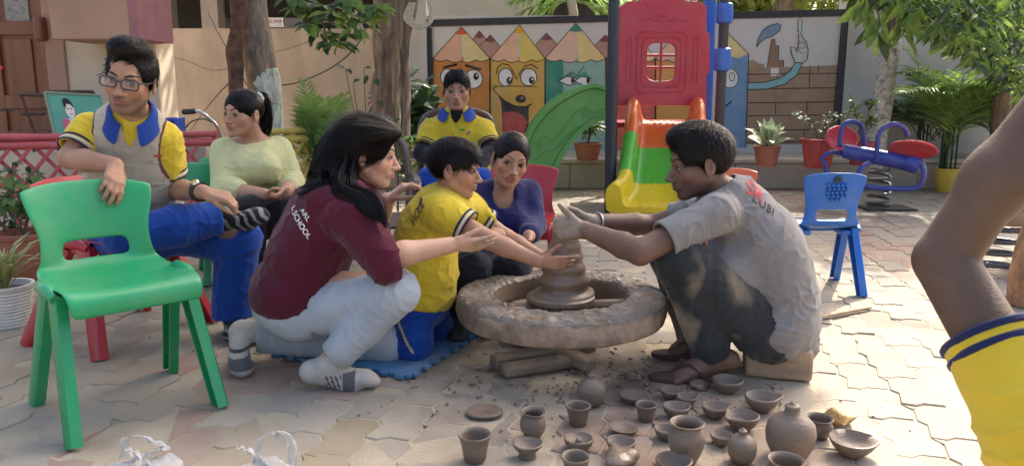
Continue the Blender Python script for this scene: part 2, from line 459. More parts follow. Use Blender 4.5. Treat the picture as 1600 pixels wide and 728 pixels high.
def add_hand(S, W, d, n, size, side, curl=(.5, .5, .5, .5), spread=.10, thumb=(.65, .55, .25), tcurl=.3, thick=1., fk=.004):
    """W wrist, d towards the knuckles, n out of the palm, side=+1 when the thumb lies along n x d"""
    W = V3(W); d = unit(d); n = V3(n); n = unit(n - d * (n @ d)); l = np.cross(n, d) * side; q = size; tips = []
    offs = (.135, .045, -.045, -.125); lens = (.40, .44, .41, .32); kn = (.50, .52, .50, .46)
    for i in range(4):
        k = W + d * kn[i] * q + l * offs[i] * q
        S.cap(W + d * .04 * q + l * offs[i] * .55 * q, k, .075 * q * thick, .064 * q * thick, .05 * q)
        a = 0.; p = k; sp = spread * (1.5 - i) * .6
        for j, (fr, ca) in enumerate(((.46, 1.), (.31, 1.15), (.23, .8))):
            a += curl[i] * ca
            dd = unit((d + l * sp) * math.cos(a) + n * math.sin(a)); r0 = (.050, .045, .040)[j] * q * thick * (.86 if i == 3 else 1); r1 = (.045, .040, .033)[j] * q * thick * (.86 if i == 3 else 1)
            e = p + dd * lens[i] * fr * q; S.cap(p, e, r0, r1, fk if j else .03 * q); p = e
        tips.append(p)
    S.ell(W + d * .2 * q + l * .12 * q + n * .05 * q, (.09 * q, .14 * q, .07 * q), np.stack([l, d, n], 1), .04 * q)
    p = W + d * .16 * q + l * .12 * q + n * .02 * q; td = unit(d * thumb[0] + l * thumb[1] + n * thumb[2])
    for j, (L, r0, r1) in enumerate(((.21, .062, .054), (.17, .052, .046), (.13, .046, .036))):
        e = p + td * L * q; S.cap(p, e, r0 * q * thick, r1 * q * thick, .03 * q if j == 0 else fk); p = e
        td = unit(td + (d * .7 - l * .35 + n * .2) * tcurl)
    tips.append(p); return tips
def body_obj(root, S, HS, H, hands, color, h=.0075, hh=.0029, hf=.0036, name='body'):
    """one mesh: coarse trunk and limbs, finer head and hands, all cut from the same continuous surface"""
    full = Sdf(); full.p = S.p + (HS.p if HS else [])
    V, F = full.nets(h); boxes = []
    if H is not None: boxes.append((H.c - H.s * .62, H.c + H.s * .62, hh))
    for (c, r) in hands: boxes.append((V3(c) - r, V3(c) + r, hf))
    cen = V[F].mean(1); keep = np.ones(len(F), bool)
    for lo, hi, _ in boxes: keep &= ~(((cen > lo + 1.2 * h) & (cen < hi - 1.2 * h)).all(1))
    Vs = [relax(V, F, 1)]; Fs = [F[keep]]; off = len(V)
    for i, (lo, hi, hx) in enumerate(boxes):
        v, f = full.nets(hx, lo, hi)
        if not len(f): continue
        c2 = v[f].mean(1); k2 = np.ones(len(f), bool)
        for (l2, h2, _) in boxes[:i]: k2 &= ~(((c2 > l2 + 1.2 * hx) & (c2 < h2 - 1.2 * hx)).all(1))
        v = relax(v, f, 1, .35); Vs.append(v); Fs.append(f[k2] + off); off += len(v)
    V = np.concatenate(Vs); F = np.concatenate(Fs)
    used = np.zeros(len(V), bool); used[F.ravel()] = True; mp = np.cumsum(used) - 1; V = V[used]; F = mp[F]
    return link(name, mesh_np(name, V, F, True, color(V).astype(np.float32)), M_SKIN, root)
def wrinkles(amp=.004, scale=9., joints=(), seed=0., stretch=(1, 1, 1)):
    def f(V):
        w0 = V + .02 * np.stack([vnoise(V * 9 + seed), vnoise(V * 9 + 5 + seed), vnoise(V * 9 + 9 + seed)], 1)
        n = fbm(w0 * scale * V3(stretch) + seed, 2); n2 = fbm(w0 * scale * 2.1 * V3(stretch) + seed + 7, 2)
        msk = smooth01(vnoise(V * 6 + seed), -.2, .6)
        d = amp * (np.clip(1 - np.abs(n) * 2.6, 0, 1) ** 1.5 * 1.1 * msk * 1.5 + np.clip(1 - np.abs(n2) * 2.8, 0, 1) ** 1.5 * .8) - amp * .5
        for (p, ax, sig, freq, a) in joints:
            q = V - V3(p); t = q @ unit(ax); r = np.linalg.norm(q, axis=1)
            ph = t * freq * 1.25 + 3.2 * vnoise(V * 8 + seed) + 1.2 * vnoise(V * 19 + 3)
            brk = smooth01(vnoise(V * 10 + seed + 31), -.35, .5)
            d = d + a * 1.5 * (np.clip(1 - np.abs(np.sin(ph)) * 1.5, 0, 1) ** 1.3 - .12) * brk * np.exp(-(r / sig) ** 2)
        return d
    return f
def ribbons(name, P0, D, N, L, width, m, parent, seg=4, lift=.12, droop=.0, wob=.08, rng=RNG):
    n = len(P0); t = np.linspace(0, 1, seg + 1)[None, :, None]; L = np.asarray(L).reshape(-1, 1, 1)
    Sd = np.cross(N, D); Sd /= np.maximum(np.linalg.norm(Sd, axis=1, keepdims=True), 1e-6)
    w1 = rng.normal(0, wob, (n, 1, 1))
    C = P0[:, None] + D[:, None] * L * t + N[:, None] * L * (lift * t - lift * .9 * t * t) + Sd[:, None] * L * w1 * t * t - np.array([0, 0, 1.]) * L * droop * t * t
    wd = width * (1 - .8 * t ** 2)
    A = C - Sd[:, None] * wd; B = C + Sd[:, None] * wd
    V = np.stack([A, B], 2).reshape(-1, 3); base = (np.arange(n) * (seg + 1) * 2)[:, None] + (np.arange(seg) * 2)[None, :]
    F = np.stack([base, base + 1, base + 3, base + 2], -1).reshape(-1, 4)
    return link(name, mesh_np(name, V, F), m, parent)
def hair_cap(root, H, prims, flow, n_str=1600, L=(.10, .2), h=.0034, amp=.012, lift=.15, wob=.15, width=.0011, zs=-1., name='hair', spikes=0., extra=None):
    S = Sdf(); q = H.s
    for p in prims:
        kind, a, b, k, op = p
        if kind == 'e': S.ell(H.w(*a), [v * q for v in b], H.M, k * q, op)
        elif kind == 'c': S.cap(H.w(*a[:3]), H.w(*a[3:]), b[0] * q, b[1] * q, k * q, op)
        elif kind == 'h': S.half(H.w(*a), H.M @ V3(b), k * q)
    if extra: S.p += extra
    V, F = S.nets(h); V = relax(V, F, 1); N = vnormals(V, F)
    def fl(P, N):
        d = np.asarray(flow(H.loc(P)), float) @ H.M.T; d = d - N * (d * N).sum(1, keepdims=True)
        return d / np.maximum(np.linalg.norm(d, axis=1, keepdims=True), 1e-6)
    D = fl(V, N); side = np.cross(N, D)
    lc = H.loc(V)                                          # streaks that run with the hair
    st = vnoise(np.stack([(side * V).sum(1) * 160, (D * V).sum(1) * 14, (N * V).sum(1) * 40], 1)) + .7 * vnoise(np.stack([(side * V).sum(1) * 420, (D * V).sum(1) * 20, V[:, 2] * 20], 1))
    V2 = V + N * (st * amp * .35 * q)[:, None]
    o = link(name, mesh_np(name, V2, F), M_HAIR, root)
    k = RNG.choice(len(V), min(n_str, len(V)), replace=False); k = k[lc[k][:, 2] > zs]
    P0 = V[k] - N[k] * .006 * q; Dk = D[k] + RNG.normal(0, wob, (len(k), 3)) + N[k] * spikes * RNG.random((len(k), 1)); Dk /= np.linalg.norm(Dk, axis=1, keepdims=True)
    ribbons('hair_strands', P0, Dk, N[k], RNG.uniform(L[0] * q, L[1] * q, len(k)), width, M_HAIR, o, lift=lift)
    return o
def hair_lock(name, guide, rad, n, parent, width=.0012, seg=26, fr=.0, flat=1., tipfade=.25):
    G_ = np.array([list(p) for p in arc(guide, seg)]); m = len(G_); T = np.gradient(G_, axis=0); T /= np.linalg.norm(T, axis=1, keepdims=True)
    rr = np.interp(np.linspace(0, 1, m), np.linspace(0, 1, len(rad)), rad)
    a = np.array([.3, .9, .2]); e1 = np.cross(T, a); e1 /= np.linalg.norm(e1, axis=1, keepdims=True); e2 = np.cross(T, e1)
    ph = RNG.uniform(0, 2 * math.pi, n); ra = np.sqrt(RNG.random(n)); fz = RNG.normal(0, fr, (n, 2)); end = 1 - tipfade * RNG.random(n)
    Vs = []; Fs = []; off = 0
    for i in range(n):
        k = max(4, int(m * end[i])); t = np.linspace(0, 1, k)[:, None]
        tw = ph[i] + .5 * np.sin(t * 4 + ph[i] * 3)
        C = G_[:k] + e1[:k] * rr[:k, None] * ra[i] * np.cos(tw) + e2[:k] * flat * rr[:k, None] * ra[i] * np.sin(tw) + (e1[:k] * fz[i, 0] + e2[:k] * fz[i, 1]) * t * t
        sdv = e1[:k] * -np.sin(ph[i]) + e2[:k] * np.cos(ph[i]); wd = width * (1 - .85 * t ** 3)
        Vs.append(np.stack([C - sdv * wd, C + sdv * wd], 1).reshape(-1, 3)); b = off + np.arange(k - 1) * 2
        Fs.append(np.stack([b, b + 1, b + 3, b + 2], 1)); off += 2 * k
    return link(name, mesh_np(name, np.concatenate(Vs), np.concatenate(Fs)), M_HAIR, parent)
def drape_text(name, txt, c, right, up, size, target, m, parent, off=.003, spacing=1.):
    cu = bpy.data.curves.new(name, 'FONT'); cu.body = txt; cu.size = size; cu.align_x = 'CENTER'; cu.align_y = 'CENTER'; cu.space_character = spacing; cu.offset = size * .012
    to = bpy.data.objects.new(name, cu); COL.objects.link(to)
    bpy.context.view_layer.update(); me = bpy.data.meshes.new_from_object(to.evaluated_get(bpy.context.evaluated_depsgraph_get()))
    bpy.data.objects.remove(to); bm = bmesh.new(); bm.from_mesh(me)
    for _ in range(2):
        lg = [e for e in bm.edges if e.calc_length() > size * .16]
        if lg: bmesh.ops.subdivide_edges(bm, edges=lg, cuts=1); bmesh.ops.triangulate(bm, faces=bm.faces[:])
    right = Vector(right).normalized(); up = Vector(up); up = (up - right * up.dot(right)).normalized(); n = right.cross(up)
    if target is not None:
        tv = [v.co.copy() for v in target.data.vertices]; bv = BVHTree.FromPolygons(tv, [tuple(p.vertices) for p in target.data.polygons])
    for v in bm.verts:
        p = Vector(c) + right * v.co.x + up * v.co.y
        if target is not None:
            h = bv.ray_cast(p + n * .15, -n, .5)
            p = h[0] + n * off if h[0] is not None else p
        v.co = p
    bm.to_mesh(me); bm.free(); me.name = name; me.materials.clear()
    return link(name, me, m, parent)
SHORT_HAIR = [('e', (0, -.085, .15), (.35, .45, .395), .03, '+'), ('e', (0, .06, .33), (.29, .33, .19), .08, '+'),
              ('e', (0, .47, -.10), (.30, .36, .36), .05, '-'), ('e', (.40, .17, -.20), (.17, .23, .30), .05, '-'), ('e', (-.40, .17, -.20), (.17, .23, .30), .05, '-'),
              ('e', (.40, -.05, -.10), (.12, .14, .20), .03, '-'), ('e', (-.40, -.05, -.10), (.12, .14, .20), .03, '-'), ('h', (0, -.3, -.27), (0, .35, -1), .05, 'i')]
def radial_flow(crown=(0, -.15, .55), fwd=0.):
    def f(q):
        d = q - V3(crown); d = d / np.maximum(np.linalg.norm(d, axis=1, keepdims=True), 1e-6); d[:, 1] += fwd; d[:, 2] -= .35; return d
    return f
def stripes(P, c, S0, ax, bands):                        # coloured bands measured along an axis from a point
    t = (P - V3(S0)) @ unit(ax)
    for (a, b, col, rad) in bands:
        m = (t > a) & (t < b) & (np.linalg.norm(P - V3(S0), axis=1) < rad); c[m] = col
    return c
# ================================================================ ground and paving
M_SOIL = mat('sand_bed', (.34, .285, .205), rough=.95, var=.25, scale=5, bump=.5, bscale=90)
gnd = MB(); gnd.quadgrid([[(-60, -20, -.0035), (60, -20, -.0035)], [(-60, 120, -.0035), (60, 120, -.0035)]])
ground = gnd.build('ground', M_SOIL); tag(ground, kind='structure')
def paver_mat(name, attr):
    m = mat(name, rough=.88, var=.12, scale=6, spec=.25); n = m.node_tree.nodes; l = m.node_tree.links; b = n['Principled BSDF']
    src = None
    for q in n:
        if q.type == 'RGB': src = q
    hsv = [q for q in n if q.type == 'HUE_SAT'][0]
    if attr: a = n.new('ShaderNodeAttribute'); a.attribute_name = 'Col'
    else: a = n.new('ShaderNodeObjectInfo')
    l.new(a.outputs['Color'], hsv.inputs['Color'])
    geo = n.new('ShaderNodeNewGeometry')
    def noise(sc, det=6, rough=.6):
        q = n.new('ShaderNodeTexNoise'); q.inputs['Scale'].default_value = sc; q.inputs['Detail'].default_value = det; q.inputs['Roughness'].default_value = rough
        l.new(geo.outputs['Position'], q.inputs['Vector']); return q
    def rng(q, a0, a1, b0, b1):
        r = n.new('ShaderNodeMapRange'); r.inputs[1].default_value = a0; r.inputs[2].default_value = a1; r.inputs[3].default_value = b0; r.inputs[4].default_value = b1
        l.new(q, r.inputs[0]); return r.outputs[0]
    def mix(f, a, bcol):
        x = n.new('ShaderNodeMix'); x.data_type = 'RGBA'; l.new(f, x.inputs['Factor']); l.new(a, x.inputs['A']); x.inputs['B'].default_value = lin(bcol); return x.outputs['Result']
    mp = n.new('ShaderNodeMapping'); mp.inputs['Rotation'].default_value = (0, 0, R(36)); l.new(geo.outputs['Position'], mp.inputs[0])
    br = n.new('ShaderNodeTexBrick'); br.inputs['Scale'].default_value = 56; br.inputs['Mortar Size'].default_value = .028; br.inputs['Mortar Smooth'].default_value = .6
    br.inputs['Color1'].default_value = (1, 1, 1, 1); br.inputs['Color2'].default_value = (.9, .9, .9, 1); br.inputs['Mortar'].default_value = (0, 0, 0, 1); l.new(mp.outputs[0], br.inputs['Vector'])
    d1 = noise(2.1, 8, .62); d2 = noise(17, 5, .7); d3 = noise(1.1, 3)
    out = mix(rng(d1.outputs[0], .34, .60, .12, .86), hsv.outputs[0], (.355, .305, .24))      # dust trodden into the tread
    sub = n.new('ShaderNodeMath'); sub.operation = 'MULTIPLY'; l.new(rng(br.outputs['Color'], 0, 1, .85, 0), sub.inputs[0]); l.new(rng(d1.outputs[0], .35, .62, 1, .25), sub.inputs[1])
    out = mix(sub.outputs[0], out, (.22, .175, .13))
    out = mix(rng(d2.outputs[0], .60, .74, 0, .45), out, (.20, .16, .12)); out = mix(rng(d3.outputs[0], .55, .75, 0, .35), out, (.36, .29, .20))
    vd = n.new('ShaderNodeVectorMath'); vd.operation = 'DISTANCE'; l.new(geo.outputs['Position'], vd.inputs[0]); vd.inputs[1].default_value = (.24, 2.52, 0)
    d4 = noise(6, 6, .65); mu = n.new('ShaderNodeMath'); mu.operation = 'MULTIPLY'; l.new(rng(vd.outputs['Value'], .25, .85, 1, 0), mu.inputs[0]); l.new(rng(d4.outputs[0], .38, .62, 0, .9), mu.inputs[1])
    out = mix(mu.outputs[0], out, (.165, .125, .092))      # clay slurry splashed round the wheel
    l.new(out, b.inputs['Base Color'])
    bu = n.new('ShaderNodeBump'); bu.inputs['Strength'].default_value = .6; bu.inputs['Distance'].default_value = .004
    ad = n.new('ShaderNodeMath'); ad.operation = 'ADD'; l.new(br.outputs['Color'], ad.inputs[0]); l.new(d2.outputs[0], ad.inputs[1]); l.new(ad.outputs[0], bu.inputs['Height']); l.new(bu.outputs[0], b.inputs['Normal'])
    return m
M_PAV = paver_mat('paver', False); M_PAVS = paver_mat('paver_far', True)
PL, PW, PA = .25, .135, R(9)
du = Vector((math.sin(PA), math.cos(PA), 0)); dv = Vector((math.cos(PA), -math.sin(PA), 0))
def saw(t): t = (t / (PL / 2)) % 1; return .020 * (t / .74 if t < .74 else (1 - t) / .26)
def swave(t): return float(np.interp(t, [0, .30, .52, .78, 1], [0, -.011, .009, .004, 0]))
ring = [(PW * t + saw(0), swave(t)) for t in (0, .30, .52, .78)]
ring += [(PW + saw(t), t) for t in (0.0001, .37 * PL, .5 * PL, .87 * PL)]
ring += [(PW * t + saw(0), PL + swave(t)) for t in (1, .78, .52, .30)]
ring += [(saw(t), t) for t in (PL - .0001, .87 * PL, .5 * PL, .37 * PL)]
cx, cy = sum(p[0] for p in ring) / len(ring), sum(p[1] for p in ring) / len(ring)
def paver_verts(g1, g2):
    out = []
    for g, z in ((g1, -.045), (g1, -.004), (g2, 0.)):
        for (x, y) in ring:
            X, Y = x - cx, y - cy; L = math.hypot(X, Y); k = (L - g) / L
            p = dv * X * k + du * Y * k; out.append((p.x, p.y, z))
    return out
nr = len(ring); pf = [tuple(range(2 * nr, 3 * nr))]
for a in (0, 1): pf += [(a * nr + k, a * nr + (k + 1) % nr, (a + 1) * nr + (k + 1) % nr, (a + 1) * nr + k) for k in range(nr)]
pme = []
for g in (.0022, .0032, .0045):
    q = bpy.data.meshes.new('paver'); q.from_pydata(paver_verts(g, g + .004), [], pf); q.update(); q.materials.append(M_PAV); pme.append(q)
PC = {'cream': (.355, .32, .26), 'pink': (.34, .205, .165), 'red': (.31, .10, .085), 'ochre': (.33, .265, .165), 'grey': (.30, .28, .24)}
spots = []
for i in range(-70, 70):
    for j in range(-10, 60):
        p = dv * (i * PW) + du * (j * PL + (i % 2) * PL / 2)
        if not (1.55 < p.y < 8.15 and -5.4 < p.x < 6.0): continue
        if p.x < -.9 - (p.y - 4.6) * .9 and p.y > 4.75: continue
        spots.append((p, i, j))
prs = random.Random(4); near = []; far = []
for (p, i, j) in spots:
    q = Vector((p.x, p.y, 0)); zc = q.y * _c + CAM_H * _s
    u = 800 + q.x / zc * FPX
    (near if -60 < u < 1660 and q.y > 1.85 else far).append((q.length, p, i, j))
near.sort(key=lambda t: t[0]); far += near[300:]; near = near[:300]
def paver_col(p, i, j):
    b = math.sin(i * .55 + 1.0) + .55 * math.sin(j * .9 + i * .25) + prs.uniform(-.7, .7)
    if p.x > .9: k = 'pink' if b > .4 else ('cream' if prs.random() < .7 else 'grey')
    elif p.x > -.45: k = ('cream' if prs.random() < .6 else 'grey') if b < .55 else ('pink' if prs.random() < .75 else 'grey')
    else: k = ('pink' if prs.random() < .45 else 'red') if b > .55 else ('ochre' if b < -.55 else ('cream' if b < .1 else 'pink'))
    c = np.array(PC[k]) * prs.uniform(.88, 1.1); return tuple(c)
for (dd, p, i, j) in near:
    o = bpy.data.objects.new('paver', prs.choice(pme)); COL.objects.link(o); o.parent = ground
    o.location = (p.x, p.y, prs.uniform(-.005, .003)); o.rotation_euler = (prs.gauss(0, .016), prs.gauss(0, .016), prs.gauss(0, .008)); o.color = paver_col(p, i, j) + (1,)
V0 = np.array(paver_verts(.003, .007)); FV = []; FF = []; FC = []
for k, (dd, p, i, j) in enumerate(far):
    FV.append(V0 + np.array([p.x, p.y, prs.uniform(-.004, .003)]) + V0[:, :1] * np.array([0, 0, prs.gauss(0, .012)])); FF += [tuple(v + k * 3 * nr for v in f) for f in pf]; FC += [paver_col(p, i, j)] * (3 * nr)
o = link('pavers', mesh_np('pavers', np.concatenate(FV), FF, False, np.array(FC)), M_PAVS, ground); tag(o, kind='stuff')
# ================================================================ leaves and trees
M_LEAF = mat('leaf', (.10, .18, .045), rough=.45, var=.45, scale=3, trans=.5, spec=.4)
M_LEAF2 = mat('leaf_bright', (.22, .33, .07), rough=.42, var=.4, scale=3, trans=.6, spec=.4)
M_LEAFD = mat('leaf_dark', (.035, .07, .022), rough=.5, var=.4, scale=3, trans=.25)
M_BARK = mat('bark', (.17, .125, .085), rough=.95, var=.5, scale=22, bump=1., bscale=26, stretch=(1, 1, .2), dirt=(.035, .026, .02), dirt_amt=.95, dirt_scale=18)
M_TWIG = mat('twig', (.12, .085, .055), rough=.9, var=.3, scale=20)
def leaf_np(P, D, N, L, W, fold=.25, bend=.2):
    """arrays of leaves -> V,F  (6 vertices, 4 faces each, folded along the midrib and bent)"""
    P, D, N = (np.asarray(a, float) for a in (P, D, N)); L = np.asarray(L, float).reshape(-1, 1); W = np.asarray(W, float).reshape(-1, 1)
    D = D / np.linalg.norm(D, axis=1, keepdims=True); N = N - D * (N * D).sum(1, keepdims=True); N = N / np.maximum(np.linalg.norm(N, axis=1, keepdims=True), 1e-6); S = np.cross(D, N)
    m1 = P + D * L * .4 + N * L * bend * .3; a = m1 + S * W + N * W * fold; b = m1 - S * W + N * W * fold
    m2 = P + D * L * .72 + N * L * bend * .2; c = m2 + S * W * .7 + N * W * fold * .7; d = m2 - S * W * .7 + N * W * fold * .7
    t = P + D * L - N * L * bend * .4
    V = np.stack([P, m1, m2, t, a, b, c, d], 1).reshape(-1, 3); k = (np.arange(len(P)) * 8)[:, None]
    T = np.array([[0, 1, 4, 4], [0, 5, 1, 1], [4, 1, 2, 6], [1, 5, 7, 2], [6, 2, 3, 3], [2, 7, 3, 3]])
    quads = (k[:, :, None] + T[None][:, [2, 3]]).reshape(-1, 4); tris = (k[:, :, None] + T[None][:, [0, 1, 4, 5], :3]).reshape(-1, 3)
    return V, [tuple(q) for q in quads.tolist()] + [tuple(q) for q in tris.tolist()]
def leaf_obj(name, P, D, N, L, W, m, parent, fold=.25, bend=.2, kind=None):
    V, F = leaf_np(P, D, N, L, W, fold, bend); o = link(name, mesh_np(name, V, F, False), m, parent)
    return tag(o, kind=kind)
def canopy(name, blobs, n, L, m, parent):
    Ps = []
    for (c, r, w0) in blobs:
        k = int(n * w0); d = RNG.normal(size=(k, 3)); d /= np.linalg.norm(d, axis=1, keepdims=True)
        Ps.append(V3(c) + d * np.array(r) * (RNG.random((k, 1)) ** .45))
    P = np.concatenate(Ps); k = len(P); D = RNG.normal(size=(k, 3)); D[:, 2] -= .6; N = RNG.normal(size=(k, 3)); N[:, 2] += 1.2
    return leaf_obj(name, P, D, N, RNG.uniform(L * .6, L * 1.3, k), RNG.uniform(L * .16, L * .28, k), m, parent)
def trunk_mesh(pts, rs, seed, n=18, rough=.09):
    C = arc(pts, 30); m = len(C); rr = np.interp(np.linspace(0, 1, m), np.linspace(0, 1, len(rs)), rs); b = MB(); b.tube(C, list(rr), n)
    V = np.array(b.v); ax = np.repeat(np.array([list(c) for c in C]), n, 0); d = V - ax
    k = 1 + rough * fbm(V * np.array([22, 22, 5]) + seed, 3) + rough * .8 * fbm(V * 4 + seed, 2); b.v = [tuple(q) for q in ax + d * k[:, None]]; return b
# leaning tree with mint-white paint round its foot
YT = 6.3
t1 = empty('leaning_tree', J(418, 250, YT), 'leaning tree with rough grey-brown bark and flaking mint paint lower down', 'tree')
pts = [J(420, 330, YT), J(417, 230, YT), J(412, 130, YT), J(400, 60, YT), J(393, 0, YT), J(385, -120, YT), J(395, -300, YT)]
trunk_mesh(pts, [.13, .125, .125, .125, .115, .11, .09], 3, rough=.06).build('trunk', mat('bark_grey', (.23, .18, .135), rough=.95, var=.45, scale=24, bump=1., bscale=30, stretch=(1, 1, .35), dirt=(.06, .045, .035), dirt_amt=.85, dirt_scale=22), t1)
M_MINT = mat('mint_paint', (.46, .52, .44), rough=.9, var=.2, scale=14, bump=.8, bscale=40, stretch=(1, 1, .35), dirt=(.13, .105, .08), dirt_amt=.95, dirt_scale=26)
b = trunk_mesh([p + Vector((.014, -.004, 0)) for p in pts[:3]] + [J(411, 112, YT)], [.133, .127, .125, .112], 3, rough=.06); b.build('painted_bark', M_MINT, t1)
for (a, c, d, r0) in ((pts[4], (-1.0, 6.3, 3.4), (-.6, 6.6, 4.6), .07), (pts[5], (-2.6, 6.2, 3.6), (-3.2, 6.6, 4.8), .06), (pts[4], (-1.6, 5.4, 3.5), (-1.2, 4.9, 4.4), .05)):
    MB().tube(arc([a, c, d], 10), [r0] * 3 + [r0 * .6] * 20, 8).build('limb', M_BARK, t1) if False else MB().tube([a, c, d], [r0, r0 * .7, r0 * .3], 8).build('limb', M_BARK, t1)
canopy('crown', [((-1.3, 6.8, 4.2), (1.8, 1.4, .7), 1.), ((-.2, 7.4, 4.4), (1.3, 1.2, .6), .6)], 1500, .17, M_LEAF, t1)
# dead stub trunk beside it
t2 = empty('dead_trunk', J(368, 250, 6.1), 'thin dead trunk with flaky dark brown bark beside the painted tree', 'tree trunk')
trunk_mesh([J(366, 300, 6.1), J(370, 140, 6.1), J(366, 80, 6.1), J(374, 40, 6.1), J(372, -20, 6.1), J(368, -200, 6.1)], [.05, .05, .062, .05, .06, .04], 8, rough=.22).build('trunk', mat('bark_red', (.13, .07, .045), rough=.95, var=.5, scale=18, bump=1., bscale=30, dirt=(.04, .025, .02), dirt_amt=.8, dirt_scale=10), t2)
for (a, bq, c) in (((368, 120), (330, 160), (290, 215)), ((370, 100), (345, 60), (325, 20)), ((366, 60), (350, 20), (352, -20)), ((372, 110), (400, 150), (440, 165))):
    MB().tube(arc([J(*a, 6.1), J(*bq, 6.0), J(*c, 5.95)], 8), [.0055, .005, .0045, .004, .0038, .0034, .003, .0025, .002][:9], 6).build('bare_branch', M_TWIG, t2)
# twin-trunk tree
YB = 7.2
t3 = empty('twin_trunk_tree', J(610, 260, YB), 'dark twin-trunk tree with deeply furrowed bark beside the mural', 'tree')
trunk_mesh([J(602, 270, YB), J(603, 170, YB), J(603, 90, YB), J(608, 20, YB), J(612, -150, YB)], [.135, .13, .125, .135, .12], 21, rough=.13).build('trunk', M_BARK, t3)
trunk_mesh([J(622, 270, YB + .15), J(621, 160, YB + .15), J(624, 70, YB + .15), J(636, 0, YB + .15), J(662, -120, YB + .1)], [.12, .11, .105, .11, .09], 33, rough=.13).build('trunk', M_BARK, t3)
for e in ((.6, 7.6, 4.4), (-.6, 7.9, 4.6), (1.3, 7.0, 4.2)): MB().tube([J(612, -120, YB), e], [.10, .03], 8).build('limb', M_BARK, t3)
canopy('crown', [((.6, 7.9, 4.5), (1.9, 1.5, .8), 1.), ((1.9, 7.2, 4.6), (1.25, 1.3, .7), .62), ((-.4, 6.2, 4.6), (1.6, 1.3, .7), .7), ((1.1, 6.1, 4.5), (1.25, 1.0, .6), .9), ((2.6, 6.3, 4.5), (1.0, 1.0, .5), 1.0), ((1.9, 5.8, 4.5), (.9, .8, .5), .7), ((.1, 5.9, 4.5), (1.0, .8, .5), .4), ((2.8, 8.0, 4.6), (.85, 1.0, .5), .5), ((2.4, 9.5, 4.7), (1.2, 1., .5), .5), ((1.1, 9.6, 4.6), (1.2, 1., .5), .45)], 4200, .18, M_LEAF, t3)  # unseen crown, its leaf blobs placed to keep the ground below in shade
rope = MB()
for k in range(5):
    rope.tube(arc([J(640 + k * 2, 5, 6.95), J(632 + k * 3, 30, 6.92), J(655 + 2 * k, 46 - k, 6.9), J(672 + k, 30, 6.92), J(668 + k, 0, 6.95)], 16), .010, 6)
tag(rope.build('rope_coil', mat('rope', (.42, .38, .27), rough=.9, var=.3, scale=40)), 'pale coil of old rope hung on the twin-trunk tree', 'rope')
# hanging leafy branch
t4 = empty('leafy_branch', J(500, -30, 5.6), 'drooping leafy branch with whorled green leaves above the beige wall', 'branch')
for (a, bq, c) in (((440, -30), (490, 20), (540, 45)), ((520, -30), (560, 10), (585, 38)), ((430, -30), (455, 5), (480, 20)), ((490, 10), (505, 40), (512, 70))):
    MB().tube(arc([J(*a, 5.6), J(*bq, 5.6), J(*c, 5.6)], 8), [.012, .011, .010, .009, .008, .007, .006, .005, .004], 6).build('twig', M_TWIG, t4)
lm = []
for k in range(3):
    V, F = leaf_np([(0, 0, 0)], [(0, 0, -1)], [(0, -1, .3)], [1.], [.20 + .04 * k], .2, .15); me = mesh_np('leaf', V, F, False); me.materials.append((M_LEAF, M_LEAFD, M_LEAF2)[k]); lm.append(me)
def leaf_single(parent, p, d, n, L, me):
    o = bpy.data.objects.new('leaf', me); COL.objects.link(o); z = -Vector(d).normalized(); y = -Vector(n); y = (y - z * y.dot(z)).normalized(); x = y.cross(z)
    M = Matrix((x, y, z)).transposed().to_4x4(); M.translation = p
    o.parent = parent; o.matrix_local = parent.matrix_basis.inverted() @ (M @ Matrix.Scale(L, 4)); return o
lr = random.Random(5)
for (wx, wy) in ((464, 12), (478, 36), (492, 22), (508, 8), (520, 34), (535, 52), (512, 66), (548, 25), (560, 8), (572, 34), (590, 6), (500, 50), (470, -2), (538, 4), (452, -4), (585, 22), (516, 20), (552, 44), (530, 66), (576, 14), (486, 4), (545, -2)):
    c = J(wx, wy, 5.6 + lr.uniform(-.15, .15))
    for k in range(9):
        a = k * 2.4 + lr.random(); d = Vector((math.cos(a), .6 * math.sin(a), -.45 + lr.uniform(-.3, .3)))
        leaf_single(t4, c + d * .01, d, (lr.uniform(-.5, .5), -.6, 1), lr.uniform(.09, .16), lr.choice(lm))
